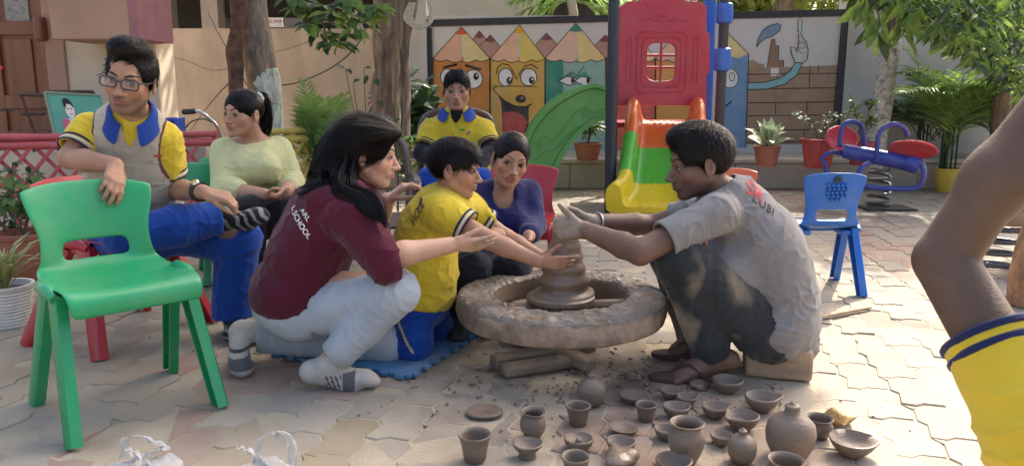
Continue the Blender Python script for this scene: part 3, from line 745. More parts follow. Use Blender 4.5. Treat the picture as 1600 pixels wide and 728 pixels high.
# ================================================================ walls
YW = 9.0
def wp(px, py, off=0.): p = J(px, py, YW - off); return p
M_BEIGE = mat('beige_plaster', (.43, .35, .26), rough=.95, var=.14, scale=3.5, bump=.4, bscale=30, dirt=(.25, .20, .15), dirt_amt=.6, dirt_scale=2.6, stretch=(1, 1, .45))
M_GREYW = mat('grey_plaster', (.46, .44, .40), rough=.95, var=.12, scale=2.5, bump=.3, bscale=30, dirt=(.28, .26, .23), dirt_amt=.6, dirt_scale=1.2, stretch=(1, 1, .4))
def wallbox(name, x0, x1, z1, m, label, y0=YW, th=.2, z0=0, rough=True):
    nx = max(2, int((x1 - x0) / .12)); nz = max(2, int((z1 - z0) / .12)); g = MB()
    X = np.linspace(x0, x1, nx); Z = np.linspace(z0, z1, nz); XX, ZZ = np.meshgrid(X, Z)
    off = .006 * fbm(np.stack([XX.ravel() * 1.5, ZZ.ravel() * 1.5, XX.ravel() * 0], 1), 2).reshape(XX.shape) if rough else 0 * XX
    g.quadgrid(np.stack([XX, y0 - off, ZZ], -1)[:, ::1]); g.quadgrid([[(x0, y0, z1), (x1, y0, z1)], [(x0, y0 + th, z1), (x1, y0 + th, z1)]])
    g.quadgrid([[(x0, y0 + th, z0), (x0, y0, z0)], [(x0, y0 + th, z1), (x0, y0, z1)]]); g.quadgrid([[(x1, y0, z0), (x1, y0 + th, z0)], [(x1, y0, z1), (x1, y0 + th, z1)]])
    g.quadgrid([[(x1, y0 + th, z0), (x0, y0 + th, z0)], [(x1, y0 + th, z1), (x0, y0 + th, z1)]])
    return tag(g.build(name, m), label, 'wall')
wallbox('boundary_wall', -7.5, wp(585, 40).x, wp(400, 45).z, M_BEIGE, 'long beige plastered boundary wall behind the fence and leaning tree')
wallbox('wall_pier', wp(586, 40).x, wp(667, 40).x, wp(650, -40).z, M_GREYW, 'pale cracked wall pier between beige wall and painted mural', YW - .06, .3)
mural = empty('mural_wall', (wp(1000, 240).x, YW, 0), 'whitewashed wall painted with cartoon colour pencils in a black frame', 'wall')
xa, xb = wp(668, 100).x, wp(1318, 100).x; zt = wp(1000, 25).z
g = MB(); g.box(((xa + xb) / 2, YW + .1, zt / 2), (xb - xa, .2, zt)); g.build('wall', mat('whitewash', (.60, .58, .54), rough=.95, var=.10, scale=3, bump=.3, bscale=30, dirt=(.42, .39, .34), dirt_amt=.5, dirt_scale=1.5, stretch=(1, 1, .4)), mural)
wallbox('side_wall', xb + .01, 6.8, 2.9, M_GREYW, 'tall grey weathered wall behind the white-painted trunk and palm', YW - .03, .3)
# ledge
lg = MB(); e0 = G(870, 296).y
for (x0, x1) in ((-2.2, .6), (.602, 2.3), (2.302, 4.2), (4.202, 6.4)):
    lg.box(((x0 + x1) / 2, (e0 + YW) / 2, .135), (x1 - x0, YW - e0, .27)); 
lo = lg.build('ledge', mat('ledge_concrete', (.33, .285, .225), rough=.95, var=.2, scale=5, bump=.5, bscale=40, dirt=(.17, .14, .11), dirt_amt=.6, dirt_scale=2.5), bevel=.015); tag(lo, kind='structure')
sl = MB()
sl.box((2.1, e0 + .38, .2925), (8.6, .80, .045)); tag(sl.build('ledge_slab', mat('slab', (.40, .35, .28), rough=.95, var=.2, scale=5, bump=.4, bscale=40), bevel=.012), kind='structure')
# ---------------------------------------------------------------- the painting (flat paint on the wall, layer on layer)
def paint_mat(n, c): return mat('paint_' + n, c, rough=.9, var=.13, scale=6, bump=.2, bscale=40, dirt=(.45, .40, .33), dirt_amt=.22, dirt_scale=4)
LAY = [0]
def paint(name, poly, col, f=None, lay=None):
    LAY[0] += 1; z = .0012 * (lay if lay is not None else 1) + .00002 * LAY[0]
    pts = [J(*(f(*p) if f else p), YW - z) for p in poly]
    b = MB(); b.v = [tuple(p) for p in pts]; b.f = [tuple(range(len(pts)))]
    bm = bmesh.new(); vs = [bm.verts.new(v) for v in b.v]; fc = bm.faces.new(vs); bm.normal_update()
    if fc.normal.y > 0: fc.normal_flip()
    bmesh.ops.triangulate(bm, faces=[fc]); me = bpy.data.meshes.new(name); bm.to_mesh(me); bm.free()
    return link(name, me, paint_mat('%02x%02x%02x' % tuple(int(v * 255) for v in lin(col)[:3]), lin(col)[:3]), mural)
def line(name, pts, wpx, f=None, col='1c1a1c', lay=6, closed=False):
    P = [Vector((*(f(*p) if f else p), 0)) for p in pts]
    if closed: P.append(P[0])
    L = []; Rr = []
    for i, p in enumerate(P):
        d = (P[min(i + 1, len(P) - 1)] - P[max(i - 1, 0)]); n = Vector((-d.y, d.x, 0)).normalized() * wpx / 2; L.append((p.x + n.x, p.y + n.y)); Rr.append((p.x - n.x, p.y - n.y))
    LAY[0] += 1; z = .0012 * lay + .00002 * LAY[0]
    b = MB(); b.quadgrid([[J(*a, YW - z) for a in L], [J(*a, YW - z) for a in Rr]]); return b.build(name, paint_mat('line', lin(col)[:3]), mural)
def ell_pts(cx, cy, rx, ry, n=26, a0=0, a1=2 * math.pi): return [(cx + rx * math.cos(a0 + (a1 - a0) * k / n), cy + ry * math.sin(a0 + (a1 - a0) * k / n)) for k in range(n + (0 if a1 - a0 > 6.28 else 1))]
z2 = lambda x, y: (640 + x / 3.467, y / 3.467)
z4 = lambda x, y: (1100 + x / 2.426, y / 2.426)
def crayon(x0, x1, ax, ay, yb, body, c1, c2, tip, split=.52, body2=None, bsplit=.0):
    yl = 318
    if body2: paint('crayon_body', [(x0, yl - 5), (x0 + (x1 - x0) * bsplit, yl), (x0 + (x1 - x0) * bsplit, yb), (x0, yb)], body2, z2, 1); paint('crayon_body', [(x0 + (x1 - x0) * bsplit, yl), (x1, yl - 5), (x1, yb), (x0 + (x1 - x0) * bsplit, yb)], body, z2, 1)
    else: paint('crayon_body', [(x0, yl - 5), (x1, yl - 5), (x1, yb), (x0, yb)], body, z2, 1)
    wav = [(x0 + (x1 - x0) * t, yl + 14 + 12 * abs(math.sin(t * math.pi * 4)) - 26 * abs(t - .5)) for t in np.linspace(0, 1, 25)]
    mid = x0 + (x1 - x0) * split
    paint('crayon_cone', [(ax, ay)] + [p for p in reversed(wav) if p[0] >= mid - 4], c2, z2, 2); paint('crayon_cone', [(ax, ay)] + [p for p in reversed(wav) if p[0] <= mid + 4], c1, z2, 2)
    k = .22; tp = [(ax + (x0 - ax) * k, ay + (yl - ay) * k), (ax, ay + (yl - ay) * (k + .03)), (ax + (x1 - ax) * k, ay + (yl - ay) * k), (ax, ay)]
    paint('crayon_tip', tp, tip, z2, 3)
    line('outline', [(x0, yb), (x0, yl), (ax, ay), (x1, yl), (x1, yb)], 1.2, z2); line('outline', wav, 1.1, z2)
for (x0, x1, ax, ay) in ((330, 428, 378, 168), (380, 490, 437, 190), (683, 800, 742, 180), (1000, 1120, 1060, 190)):
    paint('crayon_cone', [(x0, ay + 62), (ax, ay), (x1, ay + 62), (x1 - 20, 330), (x0 + 20, 330)], 'b08878', z2, .5); k = .55
    paint('crayon_tip', [(ax + (x0 - ax) * k * 1.1, ay + 62 * k), (ax, ay), (ax + (x1 - ax) * k * 1.1, ay + 62 * k), (ax, ay + 62 * k + 8)], '7d4b4a', z2, .8); line('outline', [(x0, ay + 62), (ax, ay), (x1, ay + 62)], 1.0, z2, lay=.95)
crayon(126, 434, 280, 148, 815, 'c58142', 'd9a98a', 'd8c78c', 'd0603c')
crayon(438, 733, 595, 138, 815, 'cfa552', 'dfb394', 'd6bf66', 'd0a02c')
crayon(735, 1062, 900, 128, 815, '8fb3a2', 'dcb79c', 'd9c383', '3f8f74', body2='3f8a78', bsplit=.30)
crayon(1066, 1330, 1200, 135, 815, 'cf6a56', 'dcb79c', 'e0cf9a', 'c14a3c')
crayon(1334, 1600, 1470, 140, 815, 'd09a50', 'dcb79c', 'e0cf9a', 'd8b040')
def eyeball(cx, cy, rx, ry, px_, py_, pr=(15, 20)):
    paint('eye_paint', ell_pts(cx, cy, rx, ry), 'e6e4de', z2, 3); line('outline', ell_pts(cx, cy, rx, ry), 1.3, z2, closed=True)
    paint('pupil', ell_pts(px_, py_, *pr), '1d1a1b', z2, 7); paint('glint', ell_pts(px_ + 4, py_ - 6, 5, 7), 'd8d6d0', z2, 8)
eyeball(345, 430, 50, 50, 360, 415); eyeball(205, 420, 38, 45, 215, 412)
paint('brow_paint', [(302, 348), (390, 372), (386, 384), (300, 362)], '2a1f1b', z2, 7); paint('brow_paint', [(178, 362), (256, 345), (258, 357), (180, 374)], '2a1f1b', z2, 7)
eyeball(520, 420, 38, 48, 540, 438); eyeball(645, 420, 44, 46, 661, 436); eyeball(1190, 430, 45, 48, 1205, 430)
line('outline', [(470, 400), (478, 365), (500, 347), (535, 352), (558, 385), (580, 433), (598, 395), (625, 360), (660, 350), (697, 375)], 1.4, z2)
paint('mouth_paint', [(478, 510), (520, 550), (570, 575), (625, 580), (663, 565), (645, 580), (645, 720), (505, 720), (500, 600), (495, 555)], '3a3436', z2, 3)
paint('tongue', [(507, 610), (560, 604), (610, 622), (640, 660), (620, 720), (507, 720)], 'b9514a', z2, 4)
line('outline', [(470, 465), (455, 480), (460, 498), (520, 550), (570, 575), (625, 580), (663, 563)], 1.4, z2); line('outline', [(460, 470), (560, 468), (690, 472)], .9, z2)
paint('nose_paint', ell_pts(602, 537, 29, 22), '39302e', z2, 7); paint('glint', ell_pts(608, 532, 10, 7), '8c7f78', z2, 8)
for (cx, wd) in ((858, 44), (942, 44)):
    paint('eye_paint', [(cx - wd * 1.1, 440), (cx - 10, 415), (cx + wd, 425), (cx + wd * .9, 455), (cx, 463)], 'e2e2dc', z2, 3); line('outline', [(cx - wd * 1.1, 440), (cx - 10, 415), (cx + wd, 425), (cx + wd * .9, 455), (cx, 463)], 1.2, z2, closed=True)
    paint('pupil', ell_pts(cx + 26, 438, 10, 16), '2a2a2a', z2, 7)
paint('lid_paint', [(810, 437), (880, 398), (905, 415), (950, 385), (985, 430), (940, 418), (905, 422), (860, 414)], '4f9484', z2, 4); line('outline', [(812, 437), (882, 390), (905, 412), (945, 362)], 1.3, z2); line('outline', [(818, 505), (830, 520)], 1.5, z2)
# right end of the painting: blue crayon, arm, hand and brickwork
paint('crayon_body', [(60, 200), (170, 208), (160, 560), (60, 560)], '6f93b4', z4, 1.2); paint('crayon_cone', [(88, 120), (170, 205), (130, 222), (95, 212), (60, 215), (60, 150)], 'd8c48c', z4, 2); line('outline', [(60, 95), (88, 124), (170, 206), (158, 560)], 1.2, z4)
paint('eye_paint', ell_pts(98, 298, 32, 36), 'e2e2dc', z4, 3); line('outline', ell_pts(98, 298, 32, 36), 1.1, z4, closed=True); line('outline', ell_pts(106, 292, 10, 16), 1.1, z4, closed=True); line('outline', [(80, 405), (104, 385)], 2.5, z4)
rows = [(252, 283), (283, 338), (338, 391), (391, 440), (440, 495), (495, 540)]
paint('brick_paint', [(168, 232), (190, 228), (203, 240), (228, 244), (228, 258), (512, 248), (496, 548), (156, 548)], '9a8168', z4, 1)
paint('tower_paint', [(240, 256), (256, 150), (268, 148), (270, 172), (284, 176), (282, 228), (302, 230), (302, 256)], '8d705c', z4, 1.5); line('outline', [(240, 256), (256, 150), (268, 148), (270, 172), (284, 176), (282, 228), (302, 230), (302, 256)], 1., z4)
paint('gap_paint', [(253, 260), (284, 258), (284, 288), (253, 290)], 'd9d6cd', z4, 2)
for i, (a, bq) in enumerate(rows):
    line('brick_joint', [(162, bq), (508 - i * 2, bq - 4)], 1.3, z4, lay=2.5)
    for x in ((403, 434), (278, 400), (), (272, 391), (), (265, 380))[i]: line('brick_joint', [(x, a), (x - 2, bq)], 1.2, z4, lay=2.5)
paint('arm_paint', [(165, 316), (230, 313), (290, 297), (330, 268), (345, 238), (374, 240), (352, 285), (305, 320), (240, 338), (165, 341)], '7fb0b4', z4, 4); line('outline', [(165, 316), (230, 313), (290, 297), (330, 268), (345, 238), (374, 240), (352, 285), (305, 320), (240, 338), (165, 341)], 1.1, z4)
hp = [(345, 238), (332, 205), (328, 178), (345, 182), (352, 200), (360, 160), (358, 135), (366, 126), (378, 150), (388, 160), (395, 190), (392, 225), (374, 240)]
paint('hand_paint', hp, 'b9bab4', z4, 5); line('outline', hp, 1.3, z4, closed=True); line('outline', [(356, 168), (375, 160), (388, 178), (372, 186), (358, 178), (366, 205), (384, 200)], 1., z4)
paint('pen_paint', [(357, 122), (358, 85), (365, 66), (371, 85), (370, 122)], 'b8cdbb', z4, 5); line('outline', [(357, 122), (358, 85), (365, 66), (371, 85), (370, 122)], 1., z4, closed=True)
fp = [(200, 180), (206, 150), (222, 118), (250, 98), (280, 90), (292, 98), (286, 118), (262, 138), (232, 148), (210, 165)]
paint('plume_paint', fp, '6f8ba0', z4, 4); line('outline', fp, 1.2, z4, closed=True)
# black frame, proud of the wall
M_FR = mat('frame_black', (.035, .035, .04), rough=.7, var=.2, scale=12)
def bar(a, b, wd, name='frame_bar'):
    a, b = J(*a, YW - .012), J(*b, YW - .012); d = (b - a); n = Vector((-d.z, 0, d.x)).normalized() * wd / 2
    q = MB(); q.v = [tuple(p + Vector((0, oy, 0))) for oy in (-.012, .02) for p in (a + n, b + n, b - n, a - n)]
    q.f = [(0, 1, 2, 3), (7, 6, 5, 4), (0, 4, 5, 1), (1, 5, 6, 2), (2, 6, 7, 3), (3, 7, 4, 0)]; q.build(name, M_FR, mural, False)
bar((665, 37), (1000, 28), .075); bar((1002, 28), (1327, 20), .075); bar((670.5, 44), (676, 232), .055); bar((1321, 26), (1304, 225), .075)
# ================================================================ house, fence and things behind
YH = 5.7
M_CREAM = mat('cream_wall', (.55, .45, .33), rough=.95, var=.10, scale=3, bump=.3, bscale=30, dirt=(.38, .29, .20), dirt_amt=.5, dirt_scale=1.6)
M_PINKP = mat('pinkish_plaster', (.36, .22, .155), rough=.95, var=.12, scale=3, bump=.3, bscale=40, dirt=(.26, .16, .11), dirt_amt=.4, dirt_scale=2)
M_DOOR = mat('door_wood', (.19, .066, .026), rough=.5, var=.3, scale=5, bump=.25, bscale=30, stretch=(3, 3, .4), dirt=(.10, .035, .016), dirt_amt=.5, dirt_scale=4)
house = empty('house', J(120, 300, YH), 'cream house corner with brown panelled door and projecting slab', 'house')
xr = J(244, 90, YH).x; xj = J(104, 90, YH).x; xd = J(74, 90, YH).x
g = MB(); g.box(((xr + xj) / 2, YH + .15, 1.6), (xr - xj, .3, 3.2)); g.build('wall', M_CREAM, house, False)
g = MB(); g.box(((xd + xj) / 2 - .001, YH + .13, 1.6), (xj - xd, .30, 3.2)); g.build('door_jamb', M_PINKP, house, False, bevel=.01)
g = MB(); g.box((xd - 1.0, YH + .40, 1.6), (1.99, .1, 3.2)); g.build('back_wall', M_CREAM, house, False)
g = MB(); g.box((xd - .6, YH + .05, .29), (2.2, .9, .58)); g.build('plinth', M_CREAM, house, False)
zb, bx0, bx1 = J(150, 62, 5.2).z, J(78, 40, 5.2).x, J(203, 40, 5.2).x
g = MB(); g.box(((bx0 + bx1) / 2, 5.45, zb + .6), (bx1 - bx0, .5 - .006, 1.2)); g.build('projecting_slab', M_PINKP, house, False, bevel=.008)
g = MB(); g.box((bx1 + .032, 5.45, zb + .604), (.06, .506, 1.2)); g.build('slab_edge', mat('mauve', (.30, .13, .14), rough=.9), house, False)
door = MB(); dx0, dx1, dz0, dz1 = xd - .98, xd - .03, .60, 2.2; yd = YH + .20
door.box(((dx0 + dx1) / 2, yd, (dz0 + dz1) / 2), (dx1 - dx0, .05, dz1 - dz0)); do = door.build('door', M_DOOR, house, False)
def pan(x0, x1, z0, z1, name='door_rail', th=.03, m=M_DOOR, par=do):
    return MB().box(((x0 + x1) / 2, yd - .025 - th / 2 + .001, (z0 + z1) / 2), (x1 - x0, th, z1 - z0)).build(name, m, par, False, bevel=.006)
def dpx(px, py): return J(px, py, yd)
for (a, b_) in ((dx1 - .10, dx1), (J(8, 100, yd).x - .10, J(8, 100, yd).x), (dx0, dx0 + .1)): pan(a, b_, dz0, dz1, 'door_stile')
for zz in (dz0, dpx(40, 45).z - .05, dpx(40, 170).z, 2.1): pan(J(8, 100, yd).x + .001, dx1 - .101, zz, zz + .10)
pan(J(14, 90, yd).x, J(56, 90, yd).x, dpx(40, 165).z, dpx(40, 62).z, 'door_panel', .018)
pan(J(12, 20, yd).x, J(50, 20, yd).x, dpx(40, 40).z, dpx(40, -20).z, 'door_glass', .012, mat('frosted_glass', (.22, .20, .17), rough=.25, var=.4, scale=40, bump=.4, bscale=60))
MB().box((xd + .0, YH - .04, dpx(70, 50).z), (.07, .10, .17)).build('carved_bracket', M_DOOR, house, bevel=.02)
# bicycle grips seen over the fence
def bike(name, label, pts, grip, gm, Y):
    t = empty(name, J(pts[-1][0], 300, Y), label, 'bicycle'); P = [J(a, b_, Y + c) for a, b_, c in pts]
    MB().tube(arc(P, 14), .011, 10).build('handlebar', mat('chrome', (.55, .54, .52), rough=.25, metal=.9), t)
    g0, g1 = [J(a, b_, Y + c) for a, b_, c in grip]; MB().tube([g0, g0 + (g1 - g0) * .1, g0 + (g1 - g0) * .9, g1], [.014, .019, .018, .014], 10).build('grip', gm, t)
    return t
M_BLK = mat('black_rubber', (.02, .02, .022), rough=.6, var=.2)
bk = bike('bicycle', 'bicycle handlebar with black grip rising behind red fence', [(300, 175, 0), (312, 174, 0), (328, 186, .02), (340, 200, .05), (348, 240, .1), (350, 330, .1)], [(285, 175.5, 0), (306, 174, 0)], M_BLK, 5.3)
MB().tube(arc([J(290, 200, 5.35), J(300, 190, 5.3), J(318, 186, 5.3), J(332, 192, 5.3)], 10), .005, 6).build('brake_cable', M_BLK, bk)
bk2 = bike('bicycle', 'parked bicycle with red grip and black brake lever by the door', [(-16, 112, 0), (-30, 130, .05), (-40, 190, .1), (-42, 300, .15)], [(1, 106, -.02), (-14, 110, 0)], mat('red_grip', (.5, .03, .04), rough=.4), 4.9)
MB().tube(arc([J(-14, 172, 4.9), J(2, 172, 4.88), J(12, 171, 4.86), J(20, 173, 4.85)], 8), [.008, .008, .008, .008, .007, .007, .006, .006, .005][:9], 8).build('brake_lever', M_BLK, bk2)
# chalk board with a painted boy
cb = empty('painted_board', J(120, 260, 5.15), 'leaning green board painted with a schoolboy carrying a bag', 'board')
A = [J(70, 145, 5.2), J(158, 150, 5.25), J(172, 215, 5.1), J(86, 212, 5.05)]
g = MB(); nb = (A[1] - A[0]).cross(A[3] - A[0]).normalized(); nb = nb if nb.y < 0 else -nb
g.v = [tuple(p) for p in A] + [tuple(p - nb * .015) for p in A]; g.f = [(0, 1, 2, 3), (7, 6, 5, 4), (0, 4, 5, 1), (1, 5, 6, 2), (2, 6, 7, 3), (3, 7, 4, 0)]
g.build('panel', mat('board_green', (.10, .30, .20), rough=.6, var=.15, scale=5), cb, False)
for i in range(4): MB().tube([A[i] + nb * .004, A[(i + 1) % 4] + nb * .004], .008, 6).build('edge_strip', mat('board_edge', (.22, .26, .18), rough=.7), cb)
def onb(u, v, k=1): p = A[0] + (A[1] - A[0]) * u + (A[3] - A[0]) * v; return p + nb * (.002 + .0012 * k)
zb8 = lambda x, y: ((x - 212) / (470 - 212) * .95, (y - 440) / (640 - 440))
def bpoly(name, pts, col, k):
    b = MB(); b.v = [tuple(onb(*zb8(*p), k)) for p in pts]; b.f = [tuple(range(len(pts)))]; b.build(name, mat('bp' + col, lin(col)[:3], rough=.8, var=.08), cb, False)
bpoly('painted_shirt', [(290, 560), (330, 552), (345, 580), (342, 630), (290, 630)], 'b9c8d8', 1); bpoly('painted_bag', ell_pts(285, 590, 22, 32), 'c05a78', 2); bpoly('painted_face', ell_pts(314, 518, 22, 38), 'e0cdbb', 2)
bpoly('painted_hair', [(288, 500), (286, 472), (300, 462), (320, 468), (332, 490), (334, 510), (322, 492), (302, 490), (296, 512)], '262023', 3); bpoly('painted_eye', ell_pts(322, 512, 4, 3), '262023', 4); bpoly('painted_eye', ell_pts(306, 514, 4, 3), '262023', 4); bpoly('painted_mouth', ell_pts(318, 538, 7, 2.5), '9a4a46', 4)
# rusty angle-iron frame
M_RUST = mat('rusty_iron', (.10, .06, .045), rough=.8, var=.4, scale=30, metal=.3, dirt=(.20, .09, .05), dirt_amt=.5, dirt_scale=20)
ir = empty('iron_frame', J(45, 290, 5.35), 'rusty angle-iron frame leaning beside the green board', 'frame')
for (a, b_) in (((32, 148), (54, 208)), ((32, 148), (70, 149)), ((54, 208), (52, 280)), ((34, 178), (70, 178)), ((72, 144), (146, 144)), ((146, 144), (146, 150))): MB().tube([J(*a, 5.35), J(*b_, 5.35)], .013, 4).build('iron_bar', M_RUST, ir, False)
# fences of painted bamboo
M_FRED = mat('fence_red', (.42, .075, .075), rough=.55, var=.25, scale=10, dirt=(.22, .06, .05), dirt_amt=.4, dirt_scale=8)
M_FYEL = mat('fence_yellow', (.50, .37, .07), rough=.6, var=.25, scale=10, dirt=(.25, .19, .08), dirt_amt=.5, dirt_scale=8)
def fence(label, xa_, ya, xb_, yb_, ztop, m, zbot=.10, pitch=.115, group=None):
    a, b_ = Vector((xa_, ya, 0)), Vector((xb_, yb_, 0)); L = (b_ - a).length; d = (b_ - a) / L; nrm = Vector((d.y, -d.x, 0))
    t = empty('lattice_fence', a, label, 'fence'); h = ztop - zbot; sl = h / math.tan(R(54)); rr = random.Random(int(xa_ * 100))
    for (z, r_) in ((ztop, .021), (ztop - .052, .026), (zbot, .02)):
        pts = [a + d * (L * k / 10) + Vector((0, 0, z + rr.uniform(-.004, .004))) for k in range(11)]; MB().tube(pts, [r_ * rr.uniform(.92, 1.08) for _ in pts], 10).build('rail', m, t)
    n = int((L + sl) / pitch)
    for s_, off in ((1, .012), (-1, -.012)):
        for k in range(n):
            x0 = -sl + k * pitch + rr.uniform(-.008, .008); x1 = x0 + sl; z0, z1 = (zbot, ztop - .06) if s_ > 0 else (ztop - .06, zbot)
            t0, t1_ = max(0, -x0 / sl), min(1, (L - x0) / sl)
            if t1_ - t0 < .1: continue
            p = a + d * (x0 + sl * t0) + nrm * off; q = a + d * (x0 + sl * t1_) + nrm * off; p.z = z0 + (z1 - z0) * t0; q.z = z0 + (z1 - z0) * t1_
            MB().tube([p, (p + q) / 2 + nrm * rr.uniform(-.003, .003), q], .0125, 6, flat=.55, up=nrm).build('slat', m, t)
    for k in (0, .5, 1):
        p = a + d * L * k - nrm * .03; MB().tube([p, p + Vector((0, 0, ztop + .02))], .022, 8).build('post', m, t)
    return t
fl, fr_, fm = J(-60, 218, 4.45), J(336, 209, 4.95), J(130, 214, 4.7)
fence('red painted bamboo lattice fence in front of the house', fl.x, fl.y, fr_.x, fr_.y, J(100, 213, 4.66).z, M_FRED)
y0_, y1_ = J(418, 206, 5.1), J(480, 205, 5.25)
fence('short yellow painted bamboo lattice fence beside the palm', y0_.x, y0_.y, y1_.x, y1_.y, y0_.z, M_FYEL, pitch=.085)
# blue crate behind the fence
ct = empty('crate', J(268, 260, 5.5), 'small blue plastic crate standing behind the red fence', 'crate'); c0, c1 = J(260, 212, 5.5), J(277, 184, 5.5)
M_BLUP = mat('blue_plastic', (.03, .08, .42), rough=.4, var=.1, coat=.2)
g = MB(); g.box(((c0.x + c1.x) / 2, 5.58, (c0.z + c1.z) / 2), (c1.x - c0.x - .014, .14, c1.z - c0.z)); g.build('body', M_BLUP, ct, bevel=.006)
for k in range(4): MB().box(((c0.x + c1.x) / 2, 5.5, c0.z + (c1.z - c0.z) * (k + .5) / 4), (c1.x - c0.x, .014, .012)).build('rib', M_BLUP, ct)
for k in range(3): MB().box((c0.x + (c1.x - c0.x) * (k + .5) / 3, 5.494, (c0.z + c1.z) / 2), (.01, .012, c1.z - c0.z)).build('rib', M_BLUP, ct)
MB().box(((c0.x + c1.x) / 2, 5.6, c0.z / 2 - .01), (.5, .3, c0.z - .02)).build('crate_stand', M_BEIGE).__setitem__('label', 'low plastered block under the small blue crate'); bpy.data.objects['crate_stand']['category'] = 'block'
# neighbouring buildings over the wall
nb_ = empty('neighbour_building', (-3, 12.5, 0), 'shadowy open-fronted neighbouring building above the beige wall', 'building')
M_DARK = mat('interior_shade_dark', (.05, .045, .04), rough=.95, var=.3, scale=4); M_NB = mat('neighbour_wall', (.40, .30, .22), rough=.95, var=.15, scale=3)  # near-black back wall and ceiling: shade of the open interior put into the colour
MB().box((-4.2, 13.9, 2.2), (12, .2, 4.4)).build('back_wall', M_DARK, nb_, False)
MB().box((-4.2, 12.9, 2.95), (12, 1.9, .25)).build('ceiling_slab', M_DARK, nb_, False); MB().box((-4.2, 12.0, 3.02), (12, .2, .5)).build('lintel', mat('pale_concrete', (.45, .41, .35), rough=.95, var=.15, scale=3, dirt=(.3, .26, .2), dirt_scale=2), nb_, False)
for px0, px1 in ((312, 338), (535, 560), (240, 262)):
    xx0, xx1 = J(px0, 20, 12.).x, J(px1, 20, 12.).x; MB().box(((xx0 + xx1) / 2, 12.2, 1.35), (xx1 - xx0, .3, 2.7)).build('pillar', M_NB, nb_, False)
for px0, px1, m_ in ((440, 470, 'cabinet_grey'), (345, 380, 'cabinet_dark')):
    xx0, xx1 = J(px0, 20, 13.).x, J(px1, 20, 13.).x; MB().box(((xx0 + xx1) / 2, 13.3, 1.1), (xx1 - xx0, .4, 2.2)).build('cabinet', mat(m_, (.25, .24, .22) if 'grey' in m_ else (.08, .07, .06), rough=.6), nb_, False)
bm0, bm1 = J(640, 0, 10.4).x, J(842, 0, 10.4).x
bz = J(740, 29, 10.4).z; tag(MB().box(((bm0 + bm1) / 2, 10.9, bz + 1.0), (bm1 - bm0, 1.0, 2.0)).build('concrete_parapet', mat('pale_concrete2', (.47, .43, .36), rough=.95, var=.12, scale=2, dirt=(.32, .28, .22), dirt_scale=1.5)), 'pale stained concrete parapet rising behind the mural wall', 'parapet')
MB().box(((bm0 + bm1) / 2, 10.9, bz / 2 - .02), (bm1 - bm0 - .2, .8, bz - .04)).build('support_wall', M_NB, bpy.data.objects['concrete_parapet'], False)
sg = empty('drive_way_sign', J(425, 60, 10.2), 'small white sign lettered DRIVE-WAY in dark red', 'sign')
s0, s1 = J(408, 43, 10.2), J(441, 28, 10.2)
MB().box(((s0.x + s1.x) / 2, 10.22, (s0.z + s1.z) / 2), (s1.x - s0.x, .02, s1.z - s0.z)).build('plate', mat('sign_white', (.6, .57, .53), rough=.6), sg, False)
drape_text('sign_lettering', 'DRIVE-WAY', ((s0.x + s1.x) / 2 - .0, 10.205, (s0.z + s1.z) / 2 + .01), (1, 0, 0), (0, 0, 1), .062, None, mat('sign_red', (.28, .03, .03), rough=.7), sg)
MB().tube([(s0.x + .02, 10.24, 0), (s0.x + .02, 10.24, s1.z)], .02, 8).build('post', M_RUST, sg)
# cables on the wall
for n_, (P, lab) in enumerate((([(430, 135, 8.5), (470, 128, 8.6), (520, 105, 8.7), (555, 75, 8.7), (575, 40, 8.7)], 'sagging black cable between leaning tree and twin trunks'), ([(250, 85, 8.9), (290, 95, 8.9), (330, 110, 8.9), (365, 106, 8.9)], 'thin grey wire strung along the beige wall'), ([(428, 82, 8.8), (455, 75, 8.9), (490, 62, 8.9), (520, 45, 8.9)], 'thin twiggy wire rising along the wall right of the leaning tree'))):
    tag(MB().tube(arc([J(*p) for p in P], 20), (.007, .003, .003)[n_], 6).build('cable', M_BLK), lab, 'cable')
# far greenery behind the wall
far_t = empty('far_tree', (1.9, 13, 0), 'sunlit yellow-green tree behind the mural wall', 'tree')
trunk_mesh([(J(1228, 0, 12.5).x, 12.5, 0), (J(1228, 0, 12.5).x, 12.5, 1.6), (J(1224, -20, 12.5).x, 12.5, 2.6), (4.4, 12.5, 3.6)], [.2, .19, .17, .12], 4).build('trunk', M_BARK, far_t)
canopy('crown', [((4.6, 13.3, 2.9), (2.2, 1.2, 1.0), 1.), ((3.4, 13.5, 2.4), (1.4, .8, .6), .5), ((7, 13, 2.6), (1.6, 1.2, 1.2), .5)], 2200, .22, mat('leaf_yellow', (.20, .24, .04), rough=.5, var=.4, scale=2, trans=.45), far_t)
hd = empty('hedge_tree', (0.5, 15, 0), 'dense dark green tree closing the view behind the parapet', 'tree')
trunk_mesh([(.6, 15, 0), (.7, 15, 1.5), (.6, 15, 3)], [.2, .18, .12], 9).build('trunk', M_BARK, hd)
canopy('crown', [((.8, 15, 2.8), (2.6, .8, 1.4), 1.), ((4.8, 15.6, 2.2), (3, .8, 1.5), .8), ((9.2, 14.5, 2.4), (2.4, 1, 1.8), .8)], 2400, .3, M_LEAFD, hd)
